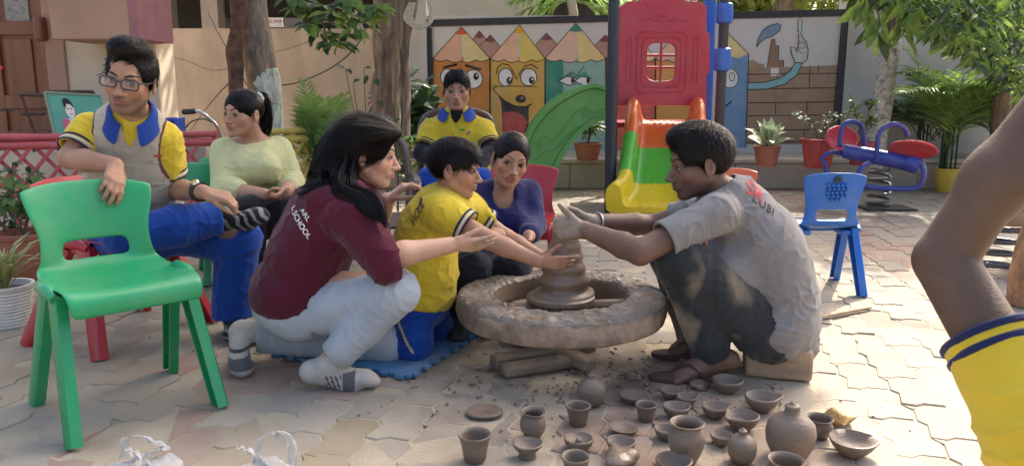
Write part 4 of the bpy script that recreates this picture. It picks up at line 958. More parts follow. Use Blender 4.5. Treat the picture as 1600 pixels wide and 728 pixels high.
# ---------------------------------------------------------------- palms
def frond(root, p, d, L, droop, nl, ll, lw, m, name='frond', vee=.5, side_droop=.35):
    d = Vector(d).normalized(); P = []; n = 18
    for i in range(n + 1):
        t = i / n; P.append(Vector(p) + d * L * t + Vector((0, 0, -1)) * droop * L * t * t)
    b = MB(); b.tube(P, [.006 * (1 - .8 * i / n) + .001 for i in range(n + 1)], 5)
    PP = []; DD = []; NN = []; LL = []
    for k in range(nl):
        t = .18 + .82 * (k + .5) / nl; i = min(n - 1, int(t * n)); q = P[i].lerp(P[i + 1], t * n - i); T = (P[i + 1] - P[i]).normalized(); sd_ = T.cross(Vector((0, 0, 1)))
        sd_ = sd_.normalized() if sd_.length > .01 else Vector((1, 0, 0)); upv = sd_.cross(T)
        for s_ in (-1, 1):
            dd = (T * (.65 + .5 * t) + sd_ * s_ * 1. + upv * vee * .5 + Vector((0, 0, -side_droop * random.uniform(.4, 1.4)))).normalized()
            PP.append(q); DD.append(dd); NN.append(upv + Vector((random.uniform(-.3, .3), random.uniform(-.3, .3), 0))); LL.append(ll * math.sin(math.pi * (.22 + .70 * t)) * random.uniform(.85, 1.1))
    V, F = leaf_np([list(q) for q in PP], [list(q) for q in DD], [list(q) for q in NN], LL, [lw] * len(PP), .3, .25)
    o_ = len(b.v); b.v += [tuple(v) for v in V]; b.f += [tuple(i + o_ for i in f) for f in F]
    return b.build(name, m, root, False)
def palm(label, base, spread, n, L, m, ll=.2, lw=.011, nl=26, droop=.5, seed=1, stems=5, tilt=.9, h0=.2, cat='palm'):
    random.seed(seed); t = empty('areca_palm', base, label, cat)
    for k in range(n):
        a = 2 * math.pi * k / n * 1.0 + random.uniform(-.3, .3) + seed; up = random.uniform(.9, 2.2) * tilt
        frond(t, Vector(base) + Vector((random.uniform(-1, 1) * spread, random.uniform(-1, 1) * spread, h0 * random.uniform(.6, 1.2))), (math.cos(a), math.sin(a), up), L * random.uniform(.75, 1.1), droop * random.uniform(.6, 1.3), nl, ll, lw, m)
    for k in range(stems):
        p = Vector(base) + Vector((random.uniform(-1, 1) * spread, random.uniform(-1, 1) * spread, 0)); MB().tube([p, p + Vector((0, 0, h0 + .1))], [.012, .009], 6).build('stem', M_LEAFD, t)
    return t
M_PALM = mat('palm_leaf', (.075, .14, .04), rough=.42, var=.35, scale=3, trans=.3, spec=.5); M_PALMB = mat('palm_leaf_bright', (.17, .28, .07), rough=.4, var=.35, scale=3, trans=.5, spec=.5)
M_TERRA = mat('terracotta', (.30, .105, .06), rough=.85, var=.2, scale=8, dirt=(.20, .10, .07), dirt_amt=.5, dirt_scale=6); M_POTSOIL = mat('pot_soil', (.06, .045, .035), rough=1., var=.4, scale=40, bump=.6, bscale=80)
def flower_pot(label, c, r, h, m, rim=.12, ribs=0, soil=True, cat='plant pot'):
    t = empty('flower_pot', c, label, cat); fn = None
    if ribs: fn = lambda p, th: (p.x * (1 + .03 * math.cos(ribs * th)), p.y * (1 + .03 * math.cos(ribs * th)), p.z)
    MB().lathe([(r * .68, 0), (r * .70, .004), (r * .93, h * (1 - rim)), (r * .93, h * (1 - rim) + .002), (r * 1.0, h * (1 - rim) + .006), (r * 1.02, h), (r * .92, h + .001), (r * .88, h * .88)], c, 64 if ribs else 28, fn).build('body', m, t)
    if soil: MB().lathe([(.001, h * .9), (r * .89, h * .88)], c, 20).build('soil', M_POTSOIL, t)
    return t
# palm behind the maroon-clad figure, in a pot by the yellow fence
pb = J(508, 262, 5.3); pb.z = 0
flower_pot('terracotta pot holding the palm beside the yellow fence', pb, .15, .26, M_TERRA)
palm('bushy areca palm beside the short yellow fence', pb + Vector((0, 0, .25)), .05, 13, .74, M_PALMB, ll=.20, lw=.010, nl=17, droop=.16, seed=3, tilt=2.7, h0=.16)
# palm fronds over the mural
pf_ = empty('overhanging_palm', (J(900, 0, 10.).x, 10., 0), 'palm with slender grey trunk arching over the mural wall', 'palm')
MB().tube([(J(893, 0, 10.).x, 10.0, 0), J(896, 20, 10.), J(890, -10, 10.)], [.07, .06, .055], 10).build('trunk', mat('palm_trunk', (.30, .27, .22), rough=.9), pf_)
for (dx, dz, L) in ((-1, .35, .75), (-.9, .05, .7), (1, .3, .8), (.95, .0, .75), (-.6, .8, .8), (.6, .8, .8), (-1, -.12, .6), (1, -.15, .7)): frond(pf_, J(892, 2, 10.), (dx, -.15, dz), L * 1.1, .35, 24, .34, .014, M_PALMB, side_droop=.8)
# right-hand tree with white-painted trunk and hanging mango-like leaves
YR = 8.0
t5 = empty('painted_trunk_tree', J(1370, 240, YR), 'tree with flaking white-painted trunk and long hanging leaves', 'tree')
p5 = [J(1362, 262, YR), J(1374, 190, YR), J(1384, 120, YR), J(1392, 60, YR), J(1394, 20, YR), J(1400, -100, YR), J(1420, -260, YR)]
trunk_mesh(p5[2:], [.085, .10, .10, .09, .07], 7, rough=.08).build('trunk', M_BARK, t5)
trunk_mesh([q + Vector((0, -.01, 0)) for q in p5[:4]], [.10, .095, .10, .10], 7, rough=.05).build('painted_bark', mat('white_paint_bark', (.55, .53, .46), rough=.95, var=.15, scale=12, bump=.6, bscale=40, dirt=(.10, .08, .06), dirt_amt=.95, dirt_scale=22), t5)
for e in ((3.6, 7.4, 2.9), (4.6, 7.2, 2.6), (5.0, 8.4, 3.4), (3.2, 8.2, 3.6)): MB().tube([p5[5], e], [.06, .02], 8).build('limb', M_BARK, t5)
canopy('crown', [((4.2, 8.2, 3.4), (1.2, 1.0, .6), 1.)], 700, .2, M_LEAF, t5)
lr = random.Random(9)
LM = []
for k, mm in enumerate((M_LEAF2, M_LEAF, M_LEAFD, M_LEAF2)):
    V, F = leaf_np([(0, 0, 0)], [(0, 0, -1)], [(0, -1, .25)], [1.], [.12 + .02 * k], .22, .12); me = mesh_np('leaf', V, F, False); me.materials.append(mm); LM.append(me)
cl = [(1350, 40, 6.4), (1372, 70, 6.3), (1395, 30, 6.5), (1408, 62, 6.3), (1380, 5, 6.4), (1430, 18, 6.5), (1365, 15, 6.6), (1420, 40, 6.2), (1340, 10, 6.5), (1452, 10, 6.4), (1402, 5, 6.2)]
for (cx_, cy_, Yc) in cl:
    c = J(cx_, cy_ - 22, Yc)
    MB().tube(arc([c + Vector((lr.uniform(-.1, .1), .1, .45)), c + Vector((0, 0, .1)), c], 6), .006, 5).build('twig', M_TWIG, t5)
    for k in range(9):
        a = k * 2.4 + lr.random(); d = Vector((.55 * math.cos(a), .4 * math.sin(a), -.9 + lr.uniform(-.2, .5))); leaf_single(t5, c + Vector((0, 0, lr.uniform(-.05, .12))), d, (lr.uniform(-.8, .8), -1, lr.uniform(0, .8)), lr.uniform(.17, .27), lr.choice(LM))
# sun-flecked tree at the right
t6 = empty('leafy_tree', J(1540, 300, 6.9), 'dense sunlit tree with long drooping leaves above the tall palm', 'tree')
trunk_mesh([J(1575, 330, 7.4), J(1565, 200, 7.4), J(1560, 60, 7.3), J(1550, -120, 7.2)], [.10, .09, .08, .06], 12).build('trunk', M_BARK, t6)
for q in ((1480, 40, 6.6), (1590, 20, 6.4), (1520, 90, 6.5)): MB().tube(arc([J(1560, -40, 7.2), J((1560 + q[0]) / 2, q[1] - 40, 6.9), J(*q)], 8), [.02, .018, .016, .014, .012, .01, .008, .006, .005], 6).build('branch', M_TWIG, t6)
PP = []; DD = []; NN = []
for k in range(2300):
    u = lr.random(); px_ = 1425 + 200 * lr.random() ** .8; py_ = -40 + 205 * lr.random() * (.35 + .65 * (px_ - 1425) / 200); Yc = lr.uniform(6.0, 7.6)
    PP.append(list(J(px_, py_, Yc))); a = lr.uniform(0, 6.28); DD.append((.7 * math.cos(a), .6 * math.sin(a), -.7 + lr.uniform(-.3, .6))); NN.append((lr.uniform(-1, 1), -.8, lr.uniform(0, 1)))
sp = lr.sample(range(len(PP)), 130)
for k in sp: leaf_single(t6, Vector(PP[k]), DD[k], NN[k], lr.uniform(.12, .22), lr.choice(LM))
rest = [k for k in range(len(PP)) if k not in set(sp)]
for m_, part in ((M_LEAF2, 0), (M_LEAF, 1), (M_LEAFD, 2)):
    ii = rest[part::3]; leaf_obj('leaves', [PP[k] for k in ii], [DD[k] for k in ii], [NN[k] for k in ii], [lr.uniform(.09, .19) for _ in ii], [lr.uniform(.010, .020) for _ in ii], m_, t6, kind='stuff')
for (pp, sd, nn) in ((J(1560, 300, 8.2), 14, 16), (J(1440, 300, 8.5), 19, 12)):
    pp.z = .25; palm(('broad palm crowding the wall beneath the drooping leaves', 'low palm clump behind the seesaw by the grey wall')[sd == 19], pp, .12, nn, 1.05, (M_PALMB, M_PALM)[sd == 19], ll=.34, lw=.013, nl=22, droop=.5, seed=sd, tilt=1.0, h0=.3, stems=5)
# tall areca in a yellow pot
yp = G(1478, 300); flower_pot('yellow plastic pot under the tall feathery palm', yp, .13, .24, mat('yellow_pot', (.55, .38, .05), rough=.45, var=.1))
palm('tall feathery areca palm growing in a yellow pot', yp + Vector((0, .02, .2)), .06, 20, 1.3, M_PALMB, ll=.36, lw=.012, nl=22, droop=.42, seed=6, tilt=1.25, h0=.35, stems=9)
# pots on the ledge
zl = .315
def lp(px, py): r = ray(px, py); t = (zl - CAM_H) / r.z; return Vector((r.x * t, r.y * t, zl))
c1 = lp(1197, 260); flower_pot('small terracotta pot with variegated leaves on the ledge', c1, .125, .19, M_TERRA)
M_VAR = mat('variegated_leaf', (.30, .36, .20), rough=.5, var=.5, scale=30, trans=.25); V, F = leaf_np([(0, 0, 0)], [(0, 0, -1)], [(0, -1, .3)], [1.], [.19], .2, .3); vme = mesh_np('leaf', V, F, False); vme.materials.append(M_VAR)
pl = empty('dieffenbachia', c1 + Vector((0, 0, .17)), 'broad-leaved plant with cream-streaked leaves in a small terracotta pot', 'plant'); 
for k in range(16):
    a = k * 2.4; u = .1 + .9 * (k / 16); d = Vector((math.cos(a) * u, math.sin(a) * u, 1.15 - u * .9)); leaf_single(pl, c1 + Vector((0, 0, .17)) + d * .06, d, (-d.x * .3, -.6, 1), random.uniform(.17, .24), vme)
MB().tube([c1 + Vector((0, 0, .15)), c1 + Vector((0, 0, .30))], .012, 6).build('stem', M_LEAFD, pl)
M_REDPOT = mat('red_plastic_pot', (.36, .045, .045), rough=.5, var=.12)
c2 = lp(1277, 262); flower_pot('ribbed red plastic pot with thin shrub on the ledge', c2, .155, .26, M_REDPOT, ribs=20)
c3 = lp(1344, 258); flower_pot('ribbed red plastic pot behind the spring seesaw', c3, .13, .22, M_REDPOT, ribs=20)
c4 = lp(918, 250); flower_pot('terracotta bowl pot on the ledge behind the green slide', c4, .15, .17, M_TERRA)
def shrub(name, label, c, R_, n, L, m, stems=6, h=.3):
    t = empty(name, c, label, 'plant'); rr = random.Random(int(abs(c.x) * 1000)); P = []; D = []
    for s_ in range(stems):
        a = s_ * 2.4; tip = c + Vector((math.cos(a) * R_, math.sin(a) * R_ * .7, h * rr.uniform(.6, 1.15))); pts = arc([c, c.lerp(tip, .5) + Vector((0, 0, .06)), tip], 8); MB().tube(pts, .004, 5).build('stem', M_TWIG, t)
        for k in range(n):
            q = pts[rr.randrange(2, len(pts))]; P.append(list(q)); D.append((rr.uniform(-1, 1), rr.uniform(-1, 1), rr.uniform(-.4, .8)))
    leaf_obj('foliage', P, D, [(rr.uniform(-.4, .4), -.5, 1) for _ in P], [rr.uniform(.7, 1.2) * L for _ in P], [rr.uniform(.2, .3) * L for _ in P], m, t); return t
shrub('leggy_shrub', 'thin leggy shrub growing in the ribbed red pot', c2 + Vector((0, 0, .24)), .26, 12, .06, mat('leaf_grey', (.12, .16, .09), rough=.6, var=.3, trans=.2), 7, .26)
shrub('sprig_plant', 'small leafy sprig in the red pot behind the seesaw', c3 + Vector((0, 0, .2)), .15, 10, .09, M_LEAF, 5, .35)
shrub('ledge_plant', 'grassy plant in the terracotta bowl behind the slide', c4 + Vector((0, 0, .15)), .10, 8, .12, M_LEAF, 6, .25)
# dracaena clump and low plants between tree and boy
dr = G(640, 292); flower_pot('terracotta pot with dark strappy plant behind the seated boy', dr, .16, .24, M_TERRA)
shrub('strappy_plant', 'dark strappy leaved plant between twin-trunk tree and boy', dr + Vector((0, 0, .2)), .22, 16, .26, M_LEAFD, 9, .85)
dr2 = G(650, 300) + Vector((.02, -.5, 0)); shrub('ground_shrub', 'loose leafy shrub below the wall pier', dr2, .30, 14, .12, M_LEAF, 9, .62)
dr3 = J(575, 260, 6.6); dr3.z = 0; shrub('climbing_sprig', 'thin climbing plant with rounded leaves left of twin trunks', dr3, .16, 9, .10, M_LEAFD, 5, 1.15)
# plants at far left
wb = G(14, 508); M_WBAS = mat('white_basket', (.62, .60, .56), rough=.7, var=.15, scale=20)
wk = empty('basket_planter', wb, 'white woven plastic planter at the foot of the red fence', 'plant pot')
bk_ = MB(); r0, r1, hh_ = .078, .105, .17
bk_.lathe([(r0 * .8, 0)] + [(r0 + (r1 - r0) * t / 24 + .0035 * (t % 2), hh_ * t / 24) for t in range(25)] + [(r1 + .008, hh_ + .002), (r1 + .008, hh_ + .012), (r1 - .006, hh_ + .012), (r1 - .012, hh_ - .02)], wb, 48, lambda p, th: (p.x * (1 + .022 * math.sin(24 * th + math.pi * round(p.z / hh_ * 24))), p.y * (1 + .022 * math.sin(24 * th + math.pi * round(p.z / hh_ * 24))), p.z)); bk_.build('woven_body', M_WBAS, wk)
MB().lathe([(.001, hh_ - .01), (r1 - .01, hh_ - .015)], wb, 20).build('soil', M_POTSOIL, wk)
V, F = leaf_np([(0, 0, 0)], [(0, 0, -1)], [(0, -1, .3)], [1.], [.055], .25, .35); sme = mesh_np('leaf', V, F, False); sme.materials.append(mat('striped_leaf', (.28, .29, .10), rough=.5, var=.5, scale=25, trans=.3))
sp_ = empty('spider_plant', wb + Vector((0, 0, hh_)), 'yellow-striped arching plant in the white woven planter', 'plant')
for k in range(30):
    a = k * 2.4; u = random.uniform(.3, 1); d = Vector((math.cos(a) * u, math.sin(a) * u, 1.25 - .6 * u)); leaf_single(sp_, wb + Vector((.01 * math.cos(a), .01 * math.sin(a), hh_ - .01)), d, (-d.x, -d.y - .2, .8), random.uniform(.17, .30), sme)
tb = J(45, 440, 4.0); tb.z = 0; flower_pot('brown terracotta pot behind the green chair', tb, .15, .26, M_TERRA)
shrub('fence_shrub', 'small-leaved shrub growing against the red lattice fence', G(6, 432) + Vector((-.02, .0, 0)), .24, 22, .055, M_LEAFD, 10, .62)
shrub('potted_shrub', 'sparse green plant in the brown pot behind the green chair', tb + Vector((0, 0, .24)), .16, 10, .10, M_LEAF, 6, .3)
# ================================================================ moulded plastic chairs
def chair_shell(wd=.40, sh=.40, dp=.40, bh=.71, slot=True, holes=()):
    prof = [(.50, -.055), (.50, -.02), (.475, .0), (.38, .004), (.18, -.004), (-.05, -.010), (-.26, -.006), (-.40, .012), (-.465, .045), (-.495, .108), (-.515, .155), (-.535, .20), (-.565, .25), (-.60, .29), (-.635, .315)]
    wid = [.92, .94, .95, .97, .99, 1., .98, .93, .86, .82, .84, .91, .97, .99, .94]
    k = (bh - sh) / .315; nu = 11; rows = []
    for i, (y, z) in enumerate(prof):
        row = []
        for u in np.linspace(-1, 1, nu):
            x = u * wid[i] * wd / 2; cup = .028 * u * u
            yy = y * dp; zz = sh + (z * k if z > 0 else z)
            if i >= 8: yy += cup * 1.1
            elif i >= 3: zz += .012 * abs(u) ** 3
            if i == len(prof) - 1: zz -= .028 * abs(u) ** 4
            row.append((x, yy, zz))
        rows.append(row)
    b = MB(); b.v = [p for r_ in rows for p in r_]
    for i in range(len(prof) - 1):
        for j in range(nu - 1):
            if slot and i == 8 and 2 <= j <= 7: continue
            if (i, j) in holes: continue
            b.f.append((i * nu + j, i * nu + j + 1, (i + 1) * nu + j + 1, (i + 1) * nu + j))
    return b
def chair(label, m, loc, rz, wd=.40, sh=.40, dp=.40, bh=.71, foot=(.44, .42), group=None, style='school', slot=True):
    t = empty('plastic_chair', loc, label, 'chair', group, rz)
    b = chair_shell(wd, sh, dp, bh, slot); o = b.build('seat_shell', m, t, world=False)
    md = o.modifiers.new('thick', 'SOLIDIFY'); md.thickness = .009; md.offset = -1; md = o.modifiers.new('sub', 'SUBSURF'); md.levels = md.render_levels = 2
    fw, fd = foot[0] / 2, foot[1] / 2
    for sx in (-1, 1):
        top = Vector((sx * (wd / 2 + .0), .02, sh - .005))
        for sy in (-1, 1):
            f = Vector((sx * fw, sy * fd, 0)); q = Vector((sx * (wd / 2 - .005), sy * .055 + .015, sh - .015)); d = (f - q).normalized(); lg = MB()
            a = Vector((0, 1, 0)); a = (a - d * a.dot(d)).normalized(); s2 = d.cross(a)
            n = 6; P = []
            for i in range(n + 1):                          # open channel: web and two flanges
                c = q.lerp(f, i / n); w_ = .036 - .006 * i / n; dpt = .030
                prof = [(-w_, sx * .0), (-w_, dpt), (-w_ + .008, dpt), (-w_ + .009, .009), (w_ - .009, .009), (w_ - .008, dpt), (w_, dpt), (w_, 0), (w_ * .7, -.007), (-w_ * .7, -.007)]
                out = Vector((sx, 0, 0)); out = (out - d * out.dot(d)).normalized()
                P.append([c + a * u - out * v for u, v in prof])
            lg.quadgrid(P, wrap_v=True); k = len(lg.v); lg.f.append(tuple(range(k - 10, k))); lg.f.append(tuple(reversed(range(0, 10))))
            lg.build('leg', m, t, world=False, sharp=50)
        MB().tube([(sx * (wd / 2 - .004), -.075, sh - .012), (sx * (wd / 2 - .002), -.03, sh + .004), (sx * (wd / 2 - .002), .06, sh + .004), (sx * (wd / 2 - .004), .105, sh - .012)], [.014, .022, .022, .014], 10).build('leg_shoulder', m, t, world=False)
        MB().box((sx * (wd / 2 - .045), .015, sh - .028), (.07, .16, .03)).build('leg_socket', m, t, world=False, bevel=.008)
    return t
def plastic(n, c, rough=.34, **k): return mat('plastic_' + n, c, rough=rough, var=.06, scale=4, spec=.5, bump=.06, bscale=120, rvar=.08, dirt=(.35, .32, .26), dirt_amt=.13, dirt_scale=7, **k)
P_GRN, P_RED, P_BLU, P_ORG = plastic('green', (.010, .27, .095)), plastic('red', (.38, .016, .024)), plastic('blue', (.006, .12, .46)), plastic('orange', (.65, .12, .03))
A_, B_, C_, D_ = G(108, 702), G(352, 634), G(52, 632), G(270, 578)
cc = (A_ + B_ + C_ + D_) / 4; front = ((A_ + B_) - (C_ + D_)); rz0 = math.atan2(front.y, front.x) - math.pi / 2
chair('empty green plastic chair with slotted back at the front', P_GRN, cc, rz0, wd=.395, sh=.415, dp=.41, bh=.700, foot=((B_ - A_).length, (C_ - A_).length))
ra, rb, rc = G(236, 566), G(118, 541), G(262, 500); rf = (ra - rb).normalized(); chair('red plastic chair carrying the man in the grey vest', P_RED, (rb + rc) / 2, math.atan2(rf.y, rf.x) - math.pi / 2, wd=.40, sh=.41, dp=.40, bh=.64, foot=((ra - rc).length, (ra - rb).length))
chair('bright green plastic chair under the woman in pale yellow', P_GRN, Vector((J(385, 420, 4.15).x, 4.15, 0)), R(205), wd=.40, sh=.36, dp=.38, bh=.64, foot=(.46, .44))
chair('green plastic chair half hidden behind the man in the grey vest', P_GRN, Vector((J(318, 420, 3.75).x, 3.85, 0)), R(215), wd=.38, sh=.36, dp=.38, bh=.62, foot=(.44, .42))
chair('red plastic chair behind the girl in navy', P_RED, Vector((J(812, 400, 3.75).x, 3.72, 0)), R(172), wd=.36, sh=.36, dp=.36, bh=.62, foot=(.40, .40))
bc = chair('blue child chair with strawberry relief on its back', P_BLU, Vector((0, 0, 0)), 0, wd=.31, sh=.325, dp=.27, bh=.605, foot=(.33, .36))
bl, bf = G(1310, 460), G(1340, 440)
bm_ = (bl + bf) / 2; bd_ = (bf - bl).normalized(); bc.rotation_euler = (0, 0, R(-2)); bc.location = bm_ - Vector((math.cos(R(-2)), math.sin(R(-2)), 0)) * .155
rel = MB(); rr = random.Random(3)
for ry in range(5):
    for rx in range(5 - (ry > 3) * 2):
        x = (rx - 2 + (ry > 3)) * .021 + (ry % 2) * .006; z = .545 - ry * .018
        rel.lathe([(.0005, .006), (.005, .005), (.0085, .001), (.0095, -.004)], (0, 0, 0), 8); n8 = 32
        for i in range(len(rel.v) - n8, len(rel.v)):
            v = rel.v[i]; k_ = (z - .345) / (.60 - .345) * .315; rel.v[i] = (x + v[0], -.27 * float(np.interp(k_, [.15, .20, .25, .29], [.515, .535, .565, .60])) - .012 - v[2], z + v[1])
rel.build('strawberry_relief', P_BLU, bc, world=False)
lv = MB(); 
for (a, s_) in ((-.6, 1), (.1, 1.1), (.8, .9), (-1.3, .8)):
    c0 = Vector((0, -.170, .562)); d = Vector((math.sin(a), 0, math.cos(a))) * .032 * s_; n_ = Vector((d.z, 0, -d.x)) * .35
    i0 = len(lv.v); lv.v += [tuple(c0), tuple(c0 + d * .5 + n_), tuple(c0 + d), tuple(c0 + d * .5 - n_)]; lv.f.append((i0, i0 + 1, i0 + 2, i0 + 3))
lo_ = lv.build('leaf_cutout_dark', plastic('navy', (.02, .03, .05)), bc, world=False); md = lo_.modifiers.new('t', 'SOLIDIFY'); md.thickness = .004  # dark solid patches stand in for the darkness of open leaf-shaped holes
chair('orange plastic chair standing behind the potter', P_ORG, Vector((J(1146, 350, 4.6).x, 4.6, 0)), R(170), wd=.30, sh=.30, dp=.30, bh=.52, foot=(.32, .32))
# dark moulded armchair behind the maroon hood
M_CHOC = plastic('chocolate', (.055, .035, .03)); 
def armchair(label, loc, rz, m):
    t = empty('armchair', loc, label, 'chair', None, rz)
    for k in range(7):
        x = (k - 3) * .062; MB().tube(arc([(x * .95, -.20, .44), (x, -.24, .62), (x * 1.02, -.27, .82)], 8), .013, 6, flat=.5).build('back_slat', m, t, world=False)
    MB().tube(arc([(-.24, -.20, .42), (-.245, -.25, .66), (-.20, -.285, .83), (0, -.30, .875), (.20, -.285, .83), (.245, -.25, .66), (.24, -.20, .42)], 30), .02, 8).build('back_frame', m, t, world=False)
    MB().box((0, .0, .42), (.46, .44, .025)).build('seat', m, t, bevel=.012, world=False)
    for sx in (-1, 1):
        MB().tube(arc([(sx * .25, -.25, .64), (sx * .265, -.05, .655), (sx * .265, .14, .64), (sx * .255, .20, .60)], 14), .021, 8, flat=.55).build('armrest', m, t, world=False)
        for sy in (-1, 1): MB().tube([(sx * .22, sy * .19, .42), (sx * .25, sy * .23, 0)], [.024, .018], 8, flat=.7).build('leg', m, t, world=False)
        MB().tube([(sx * .25, .19, .61), (sx * .235, .19, .42)], .016, 8).build('arm_post', m, t, world=False)
    return t
armchair('dark brown moulded armchair behind the kneeling woman', Vector((J(577, 400, 3.62).x, 3.62, 0)), R(192), M_CHOC).scale = (.86, .86, .9)
armchair('dark moulded armchair carrying the boy by the mural', Vector((J(722, 400, 4.75).x, 4.72, 0)), R(188), M_CHOC)
# ================================================================ play equipment
SY = 6.3
sl = empty('play_slide', G(1030, 338), 'toddler slide tower with red window panel and tricolour chute', 'slide')
M_POLE = mat('navy_pole', (.018, .022, .035), rough=.4, var=.1); S_RED, S_GRN, S_YEL, S_ORG, S_BLU = plastic('slide_red', (.42, .025, .05), .3), plastic('slide_green', (.10, .42, .04), .28), plastic('slide_yellow', (.75, .56, .02), .28), plastic('slide_orange', (.72, .13, .025), .28), plastic('slide_blue', (.035, .13, .50), .3)
S_GR2 = plastic('slide_leafgreen', (.10, .29, .06), .4)
pb_ = G(952, 334); MB().tube([pb_, pb_ + Vector((0, 0, 2.6))], .045, 20).build('pole', M_POLE, sl)
p2 = J(1124, 190, 7.1); p2.z = 0; MB().tube([p2, p2 + Vector((0, 0, 2.6))], .045, 20).build('pole', mat('grey_pole', (.045, .045, .05), rough=.5), sl)
p3 = p2 + Vector((-.06, .3, 0)); MB().box(p3 + Vector((0, 0, 1.0)), (.12, .08, 2.4)).build('blue_post', S_BLU, sl, bevel=.02)
for (ya, yb2) in ((5, 38), (75, 112)):
    z1, z0 = J(1124, ya, 7.1).z, J(1124, yb2, 7.1).z
    MB().lathe([(.05, z0), (.072, z0 + .012), (.076, (z0 + z1) / 2), (.072, z1 - .012), (.05, z1)], (p2.x, p2.y, 0), 24).build('blue_collar', S_BLU, sl)
MB().lathe([(.05, 1.85), (.08, 1.86), (.085, 1.90), (.05, 1.93)], (p2.x, p2.y, 0), 24).build('green_cap', S_GRN, sl)
# red window panel
YP = 6.95
def PP_(px, py): q = J(px, py, YP); return (q.x, q.z)
out = [PP_(*p) for p in ((964, 165), (966, 118), (962, 112), (962, 55), (968, 50), (968, 12), (980, 3), (1000, 2), (1010, -4), (1035, -7), (1062, -4), (1072, 2), (1092, 3), (1103, 12), (1103, 50), (1108, 55), (1108, 112), (1103, 118), (1102, 165))]
def rrect(x0, x1, y0, y1, r, n=5):
    P = []
    for (cx_, cy_, a) in ((x1 - r, y1 - r, 0), (x0 + r, y1 - r, 90), (x0 + r, y0 + r, 180), (x1 - r, y0 + r, 270)):
        for k in range(n + 1): t = R(a + 90 * k / n); P.append((cx_ + r * math.cos(t), cy_ + r * math.sin(t)))
    return P
wx0, wz1 = PP_(1011, 68); wx1, wz0 = PP_(1054, 127); win = rrect(wx0, wx1, wz0, wz1, .07)
def holed(name, outer, inner, y, th, m, par, bev=.008):
    bm = bmesh.new(); vo = [bm.verts.new((x, y, z)) for x, z in outer]; vi = [bm.verts.new((x, y, z)) for x, z in inner]
    es = [bm.edges.new((vo[i], vo[(i + 1) % len(vo)])) for i in range(len(vo))] + [bm.edges.new((vi[i], vi[(i + 1) % len(vi)])) for i in range(len(vi))]
    bmesh.ops.triangle_fill(bm, use_beauty=True, edges=es); 
    cin = Vector((sum(p[0] for p in inner) / len(inner), y, sum(p[1] for p in inner) / len(inner)))
    for f in list(bm.faces):
        if all(v in vi for v in f.verts): bm.faces.remove(f)
    bmesh.ops.recalc_face_normals(bm, faces=bm.faces[:]); me = bpy.data.meshes.new(name); bm.to_mesh(me); bm.free()
    o = link(name, me, m, par); md = o.modifiers.new('t', 'SOLIDIFY'); md.thickness = th; md.offset = 0
    md = o.modifiers.new('b', 'BEVEL'); md.width = bev; md.segments = 2; md.limit_method = 'ANGLE'; md.angle_limit = R(50); return o
pn = holed('window_panel', out, win, YP, .06, S_RED, sl)
cxw, czw = (wx0 + wx1) / 2, (wz0 + wz1) / 2
MB().tube([(cxw, YP, wz0 - .01), (cxw, YP, wz1 + .01)], .012, 8).build('window_bar', S_RED, pn); 
for f_ in (.36, .68): MB().tube([(wx0 - .01, YP - .004, wz0 + (wz1 - wz0) * f_), (wx1 + .01, YP - .004, wz0 + (wz1 - wz0) * f_)], .012, 8).build('window_bar', S_RED, pn)
for (xa1, xb1, za1, zb1, r_) in ((wx0 - .09, wx1 + .09, wz0 - .10, wz1 + .09, .05), (wx0 - .045, wx1 + .045, wz0 - .05, wz1 + .045, .06)):
    P = rrect(xa1, xb1, za1, zb1, r_); MB().tube([(x, YP - .031, z) for x, z in P + P[:1]], .008, 6, caps=False).build('moulded_rib', S_RED, pn)
for px_ in (983, 1087):
    x_, z_ = PP_(px_, 60); _, z2_ = PP_(px_, 130); MB().tube([(x_ - .02, YP - .03, z2_), (x_ - .02, YP - .03, z_), (x_ - .01, YP - .03, z_ + .02), (x_ + .01, YP - .03, z_ + .02), (x_ + .02, YP - .03, z_), (x_ + .02, YP - .03, z2_)], .007, 6).build('moulded_rib', S_RED, pn)
for k in range(14):
    x_, z_ = PP_(998 + k * 5.6, 33 + (-6 if k in (6, 7) else 2 * math.sin(k * 1.7))); MB().lathe([(.0005, .008), (.012, .004), (.016, -.004)], (0, 0, 0), 8).build('moulded_flourish', S_RED, pn) if False else MB().tube([(x_ - .012, YP - .031, z_), (x_, YP - .033, z_ + .012), (x_ + .014, YP - .031, z_ - .004)], .005, 6).build('moulded_flourish', S_RED, pn)
